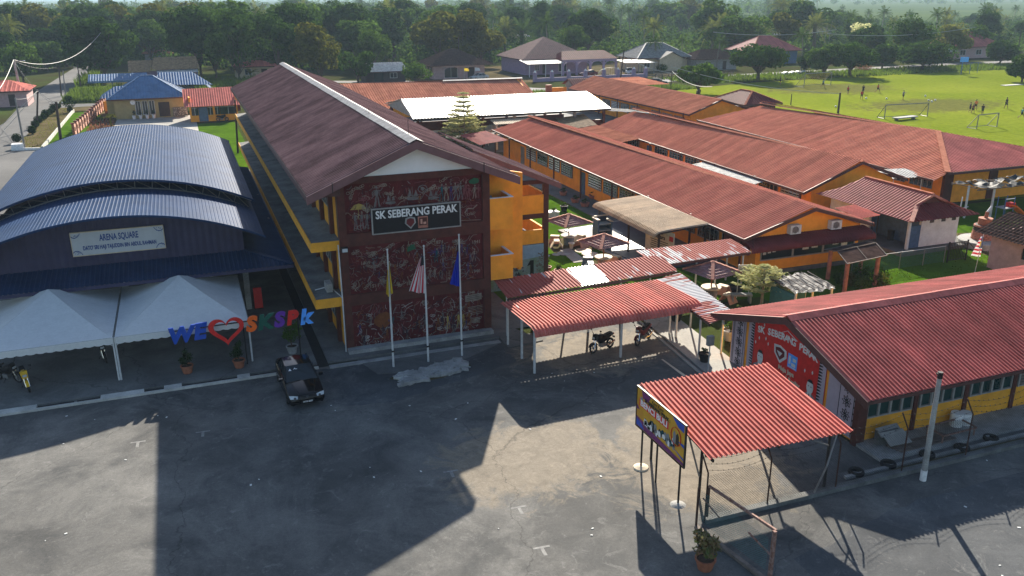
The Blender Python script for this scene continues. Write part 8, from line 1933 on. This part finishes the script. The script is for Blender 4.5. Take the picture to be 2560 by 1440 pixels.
for i, (px, py, h, r_, lf, lab) in enumerate(((1135,152,9.5,4.6,'leaf_mid','pale leafy tree directly behind the dark roofed house'),(1210,150,8.0,4.2,'leaf_bright','light green tree between the dark roofed house and the lilac house'),(600,205,12.5,5.6,'leaf_dark','dark tree mass behind the patch of meadow'),(540,195,11.5,5.2,'leaf_dark','dark tree right of the wooden house'),(655,190,13,5.2,'leaf_dark','tall dark tree behind the meadow, right of centre'),(60,205,7.5,5.0,'leaf_mid','spreading tree overhanging the left side of the village road'),(120,178,7,4,'leaf_mid','leafy tree at the bend of the village road'),(15,185,10,5,'leaf_dark','dark tree at the left edge above the lamp pole'),(445,140,7.5,3.8,'leaf_mid','small tree behind the ridge of the wooden house'),(480,150,6,3.4,'leaf_bright','bright small tree right behind the wooden house roof'),(1470,118,12.5,5.6,'leaf_dark','broad dark tree right of the tall conical tree'),(2270,160,11.5,7.2,'leaf_dark','very broad dark tree behind the field at the right'),(2380,150,9.5,5.0,'leaf_yellow','yellow brown tinged tree behind the field at the right'),(2455,120,12.5,5.4,'leaf_dark','tall dark round tree near the right palms'),(2060,188,6,4.2,'leaf_mid','smaller tree to the left of the second domed field tree'),(2555,205,4.6,3.6,'leaf_dark','dark round bush at the right edge of the field'),(2205,170,5,3.4,'leaf_dark','dark tree filling the gap between the two domed trees'),(2500,160,5,4,'leaf_dark','dark bush tree before the corner house'))):
    g = G(px, py); k_ = 1.28 if px < 1000 and py > 170 and px > 500 else 1.12; h, r_ = h*k_, r_*k_; t = own('leafy_tree', 120+i, h, r_, lf, 3600, .6, .12, .7, 24); place(t, g.x, g.y, i, lab)
for i, (px, py, k, h, lab) in enumerate(((505,196,3,17,'very tall dark crowned tree above the meadow edge'),(585,178,1,18,'tall crowned tree rising above the tree mass behind the meadow'),(740,182,3,17.5,'tall dark tree between the dark bushy tree and the loose crowned tree'),(960,150,0,16,'tall tree behind the rounded dense tree'),(870,160,3,17,'tall dark tree left of the rounded dense tree'),(1085,150,1,14.5,'tall tree above the ridge of the dark roofed house'),(380,165,1,13,'tall tree behind the cottage gap at left'),(240,150,3,17,'tall dark tree behind the huge round tree'),(130,140,0,16,'tall tree behind the bend of the village road'),(40,150,3,17,'tall dark tree at the upper left corner'))):
    g = G(px, py); plant(BR[k], g.x, g.y, h, i, lab, w=1.05)
t = own('conical_tree', 140, 19.0, 5.0, 'leaf_dark', 4200, .6, .06, .9, 40, .35, False, .72); g = G(1352,122); place(t, g.x, g.y, 0, 'very tall dark conical tree behind the lilac house')
t = own('tall_tree', 143, 17.0, 5.5, 'leaf_dark', 3000, .6, .4, .6, 20, .35); g = G(835,150); place(t, g.x, g.y, 0, 'tall loose crowned tree above the yellowish green tree')
t = own('tall_tree', 144, 15.5, 5.0, 'leaf_mid', 2800, .6, .35, .6, 18, .35); g = G(1010,130); place(t, g.x, g.y, 0, 'tall loose crowned tree above the low bush by the zinc shed')
for i, (px, py, h, r_, lab, w) in enumerate(((1895,200,8.2,5.6,'domed shade tree with thick trunk at the left end of the field',1.12),(2125,190,8.0,5.6,'domed shade tree in the middle, right of the yellow net goal',1.1),(2305,174,6.6,6.4,'low wide domed shade tree at the far edge of the field',1.15),(1745,234,5.8,4.3,'small domed tree near the far classroom block',1.0))):
    g = G(px, py); t = own('shade_tree', 150+i, h, r_, 'leaf_dark' if i < 3 else 'leaf_mid', 5200, .55, .2, .75, 36, .42, True, 1.1); place(t, g.x, g.y, i*2, lab, w)
t = own('conical_shrub_tree', 160, 5.6, 2.2, 'leaf_dark', 1800, .4, .08, .9, 20, .15, False, .8); g = G(2010,182); place(t, g.x, g.y, 0, 'dark egg shaped tree between the two big domed field trees')
t = own('silver_tree', 161, 10.5, 4.2, 'leaf_variegated', 1500, .45, .3, .6, 16, .25); g = G(2148,140); place(t, g.x, g.y, 0, 'pale silvery tree behind the domed field trees')
PSP = [(570,128,15,1,'coconut palm towering above the dark trees at upper left'),(430,128,11,0,'coconut palm above the cottage gap at left'),(1125,145,12.5,0,'coconut palm behind the dark roofed house'),(1265,142,8.5,2,'yellowish palm left of the tall conical tree'),(1412,150,8.2,2,'yellow green palm just right of the lilac house roof'),(1638,176,9.0,0,'coconut palm at the right end of the pale gable house'),(1700,170,8.5,1,'dark palm in the pair right of the pale gable house'),(1790,176,8.8,0,'palm above the deep shaded grey house'),(1530,128,9,2,'palm behind the pale gable house'),(2003,176,10.5,0,'slender palm rising from the egg shaped tree'),(2336,122,13.5,1,'tall palm at upper right, left of the tallest one'),(2445,100,14.5,1,'tallest palm near the upper right corner'),(2070,118,11.5,0,'palm behind the tan roofed distant house'),(1610,110,10,2,'palm in front of the plantation at centre right'),(330,95,12,2,'palm with yellow fronds at upper left'),(100,120,9,2,'drooping palm over the road at left'),(2115,112,12.5,1,'palm in the row behind the silvery tree'),(2200,95,13,0,'palm right of the silvery tree on the skyline')]
for i, (px, py, h, k, lab) in enumerate(PSP): g = G(px, py); o = plant(PA[k], g.x, g.y, h, i*1.3, lab)
# banana plants
def banana(label, x, y, h, seed):
    rr = random.Random(seed); t = thing('banana_plant', label, 'plant', (0,0,0)); b = MB()
    for k in range(9):
        az = k*2.4+rr.uniform(-.3,.3); el = rr.uniform(.5,1.2); L = h*.55*rr.uniform(.8,1.1); o = Vector((0,0,h*.5)); hd = Vector((math.cos(az),math.sin(az),0)); P = [o+hd*(L*f*math.cos(el))+Vector((0,0,L*(math.sin(el)*f-.45*f*f))) for f in (0,.25,.5,.75,1)]; ws = (.08,.32,.4,.34,.05); s_ = Vector((-hd.y,hd.x,0))
        V = []
        for p, w in zip(P, ws): V += [p-s_*w+Vector((0,0,.08)), p, p+s_*w+Vector((0,0,.08))]
        b.add(V, [(3*i+j,3*i+j+1,3*i+j+4,3*i+j+3) for i in range(4) for j in range(2)])
    b.obj('leaf_crown', 'leaf_bright', t); b = MB(); b.tube([(0,0,-.05),(0,0,h*.52)], [.16,.1], 7); b.obj('stem', 'leaf_yellow', t); t.location = (x,y,0); return t
for i, (px, py, h, lab) in enumerate(((628,212,4.5,'banana plant peeping over the long brown roof'),(1478,160,4.0,'banana plant between the lilac and pale gable houses'),(1448,166,3.4,'smaller banana plant by the lilac house carport'),(1720,172,4.2,'banana plant under the dark palms'))): g = G(px, py); banana(lab, g.x, g.y, h, 200+i)
g = G(290,305); banana('bright banana like plant at the corner of the bungalow', -9.9, 139, 2.4, 210)
# tiered pale tree behind the long block and the small variegated one
def tiered(name, label, x, y, H, R_, seed, tiers=9, n=3600, leaf=.13, droop=.0, z0=.16):
    rr = random.Random(seed); t = thing(name, label, 'tree', (0,0,0)); b = MB(); b.tube([(0,0,-.05),(.05,0,H*.5),(0,0,H)], [.11,.08,.02], 8); pts = []
    for k in range(tiers):
        f = k/(tiers-1); z = H*(z0+(1-z0)*f); rad = R_*(1-f)**.75*(1.0+.12*rr.uniform(-1,1))+.18; nb = 9 if f < .8 else 6
        for j in range(nb):
            a = j*6.283/nb+rr.uniform(-.3,.3)+k; L = rad*rr.uniform(.72,1.1); e = Vector((L*math.cos(a),L*math.sin(a),z+.12*L-droop*L)); b.tube([(0,0,z-.1),e], [.03,.008], 4)
            m_ = int(n/(tiers*nb)*(1.5-f))
            for q in range(m_):
                u = rr.uniform(.2,1)**.8; w = .30*R_*(.35+.65*math.sin(math.pi*min(u,.95)))*.6; pts.append(Vector((e.x*u+rr.gauss(0,w*.5), e.y*u+rr.gauss(0,w*.5), (z-.1)*(1-u)+e.z*u+rr.uniform(-.03,.09))))
    b.obj('trunk', 'bark_pale', t); b = MB(); leafcards(b, pts, leaf, rr, .25, .75); b.obj('crown', 'leaf_variegated', t); t.location = (x,y,0); return t
tiered('tiered_tree', 'pale cream leaved tree with flat tiers in front of the white roofed hall', 31.2, 98.6, 7.0, 3.2, 301, 12, 8500, .27)
tiered('tiered_tree', 'small cream leaved tree with spreading tiers beside the notice sign', 31.0, 40.0, 2.7, 1.8, 302, 5, 4200, .15, -.2, .45)
# tall grass and shrubs, low scrub
def tuft(name, x0, x1, y0, y1, n, h, m, seed, w=.12):
    rr = random.Random(seed); b = MB()
    for i in range(n):
        x, y = rr.uniform(x0,x1), rr.uniform(y0,y1); a = rr.uniform(0,6.28); hh = h*rr.uniform(.5,1.2)*(.6+.4*math.sin(x*.5)*math.sin(y*.3)+.3); c, s_ = math.cos(a)*w, math.sin(a)*w; lx, ly = rr.uniform(-.4,.4)*hh, rr.uniform(-.4,.4)*hh
        b.add([(x-c,y-s_,0),(x+c,y+s_,0),(x+lx,y+ly,hh)], [(0,1,2)])
    o = b.obj(name, m, None); o['kind'] = 'stuff'
tuft('tall_grass', -19.4, -11, 174, 194, 3600, 1.5, 'grass_blade', 1, .2); tuft('tall_grass', 3.5, 16, 168, 200, 5200, 1.7, 'grass_blade', 2, .22); tuft('tall_grass', -19.2, -15.5, 196, 214, 1500, 2.6, 'grass_blade', 3, .25)
tuft('field_edge_grass', 60, 96, 150, 157, 2600, .7, 'grass_blade', 4, .15); tuft('field_edge_grass', 100, 200, 158, 171, 5200, .8, 'grass_blade', 5, .18)
tuft('verge_weeds', -20.1, -17, 122, 164, 900, .35, 'leaf_yellow', 6, .07); tuft('playground_grass', 36, 56, 36, 50, 4200, .12, 'grass_blade', 7, .03)
tuft('garden_weeds', -12.8, -9.7, 120, 146, 500, .7, 'leaf_rust', 8, .12)
for i, (px, py, r_, h, m, lab) in enumerate(((375,232,1.0,1.0,'leaf_bright','bright hedge bush left of the bungalow'),(2160,178,2.6,1.9,'leaf_rust','brownish shrub at the foot of the second domed tree'),(1650,178,1.8,1.8,'leaf_mid','leafy shrub before the pale gable house'),(690,208,2.2,2.0,'leaf_mid','leafy shrub behind the ridge of the long block'),(1095,372,1.6,1.0,'leaf_shrub','dark shrub under the tiered cream tree'))):
    g = G(px, py); rr = random.Random(400+i); t = thing('shrub', lab, 'shrub', (0,0,0)); b = MB()
    for k in range(6): leafcards(b, blobpts(rr, (rr.uniform(-.5,.5)*r_, rr.uniform(-.5,.5)*r_, h*.5), (r_*.6,r_*.6,h*.5), 120, .5), .28, rr)
    b.obj('foliage', m, t); b = MB(); b.tube([(0,0,0),(0,0,h*.5)], [.08,.03], 5); b.obj('stem', 'bark', t); t.location = (g.x,g.y,0)
# distant forest: one mass of crowns and the blue ridge behind it
rr = random.Random(500); b = MB(); k = 0
while k < 1150:
    px = rr.uniform(-80, 2640); Y = 560+900*rr.random()
    if px > 2030 and Y < 980: continue
    if px > 2030 and rr.random() < .55: continue
    d = RGT*((px-1280)/FPX)+UPV*(740/FPX)+FWD; x = d.x/d.y*Y; r_ = rr.uniform(3.5,6.5); h = rr.uniform(6,13.5)*(1 if px < 2030 else .75); leafcards(b, blobpts(rr, (x,Y,h*.62), (r_,r_,h*.42), 42, .4), 2.1, rr, .8, .8); k += 1
o = b.obj('far_forest', 'leaf_mid', None); o['kind'] = 'stuff'
rr = random.Random(501)
for nm, m, cnt_, r0, r1, h0, h1, lf, nl in (('undergrowth','leaf_mid',2300,2.2,3.6,.8,2.6,.9,48),('forest_mass','leaf_dark',480,2.8,4.4,2.2,4.0,.85,150)):
    b = MB(); k = 0
    while k < cnt_:
        px = rr.uniform(-80, 2640); Y = 196+360*rr.random()**1.2
        if px > 2080 and Y > 400: continue
        if not ok(px, Y-(0 if nm == 'undergrowth' else 12)): continue
        d = RGT*((px-1280)/FPX)+UPV*(740/FPX)+FWD; x = d.x/d.y*Y; hh = rr.uniform(h0,h1)*(.75 if px > 2050 else 1); r_ = rr.uniform(r0,r1); k += 1
        leafcards(b, blobpts(rr, (x,Y,hh*1.05), (r_,r_,hh*1.1), nl, .5), lf, rr, .8, .8)
    o = b.obj(nm, m, None); o['kind'] = 'stuff'
# ------------------------------------------------------------------ haze
HAZE_D = 0.00017
b = MB(); b.box(-9500, 14500, -120, 16500, -1.4, 27); o = b.obj('haze', 'leaf_mid', None); o['kind'] = 'stuff'
hm = bpy.data.materials.new('haze'); hm.use_nodes = True; n = hm.node_tree.nodes; l = hm.node_tree.links; n.remove(n['Principled BSDF']); pv = n.new('ShaderNodeVolumePrincipled'); pv.inputs['Color'].default_value = (.58,.78,1.0,1); pv.inputs['Density'].default_value = HAZE_D; pv.inputs['Anisotropy'].default_value = .1
l.new(pv.outputs[0], n['Material Output'].inputs['Volume']); o.data.materials.clear(); o.data.materials.append(hm)
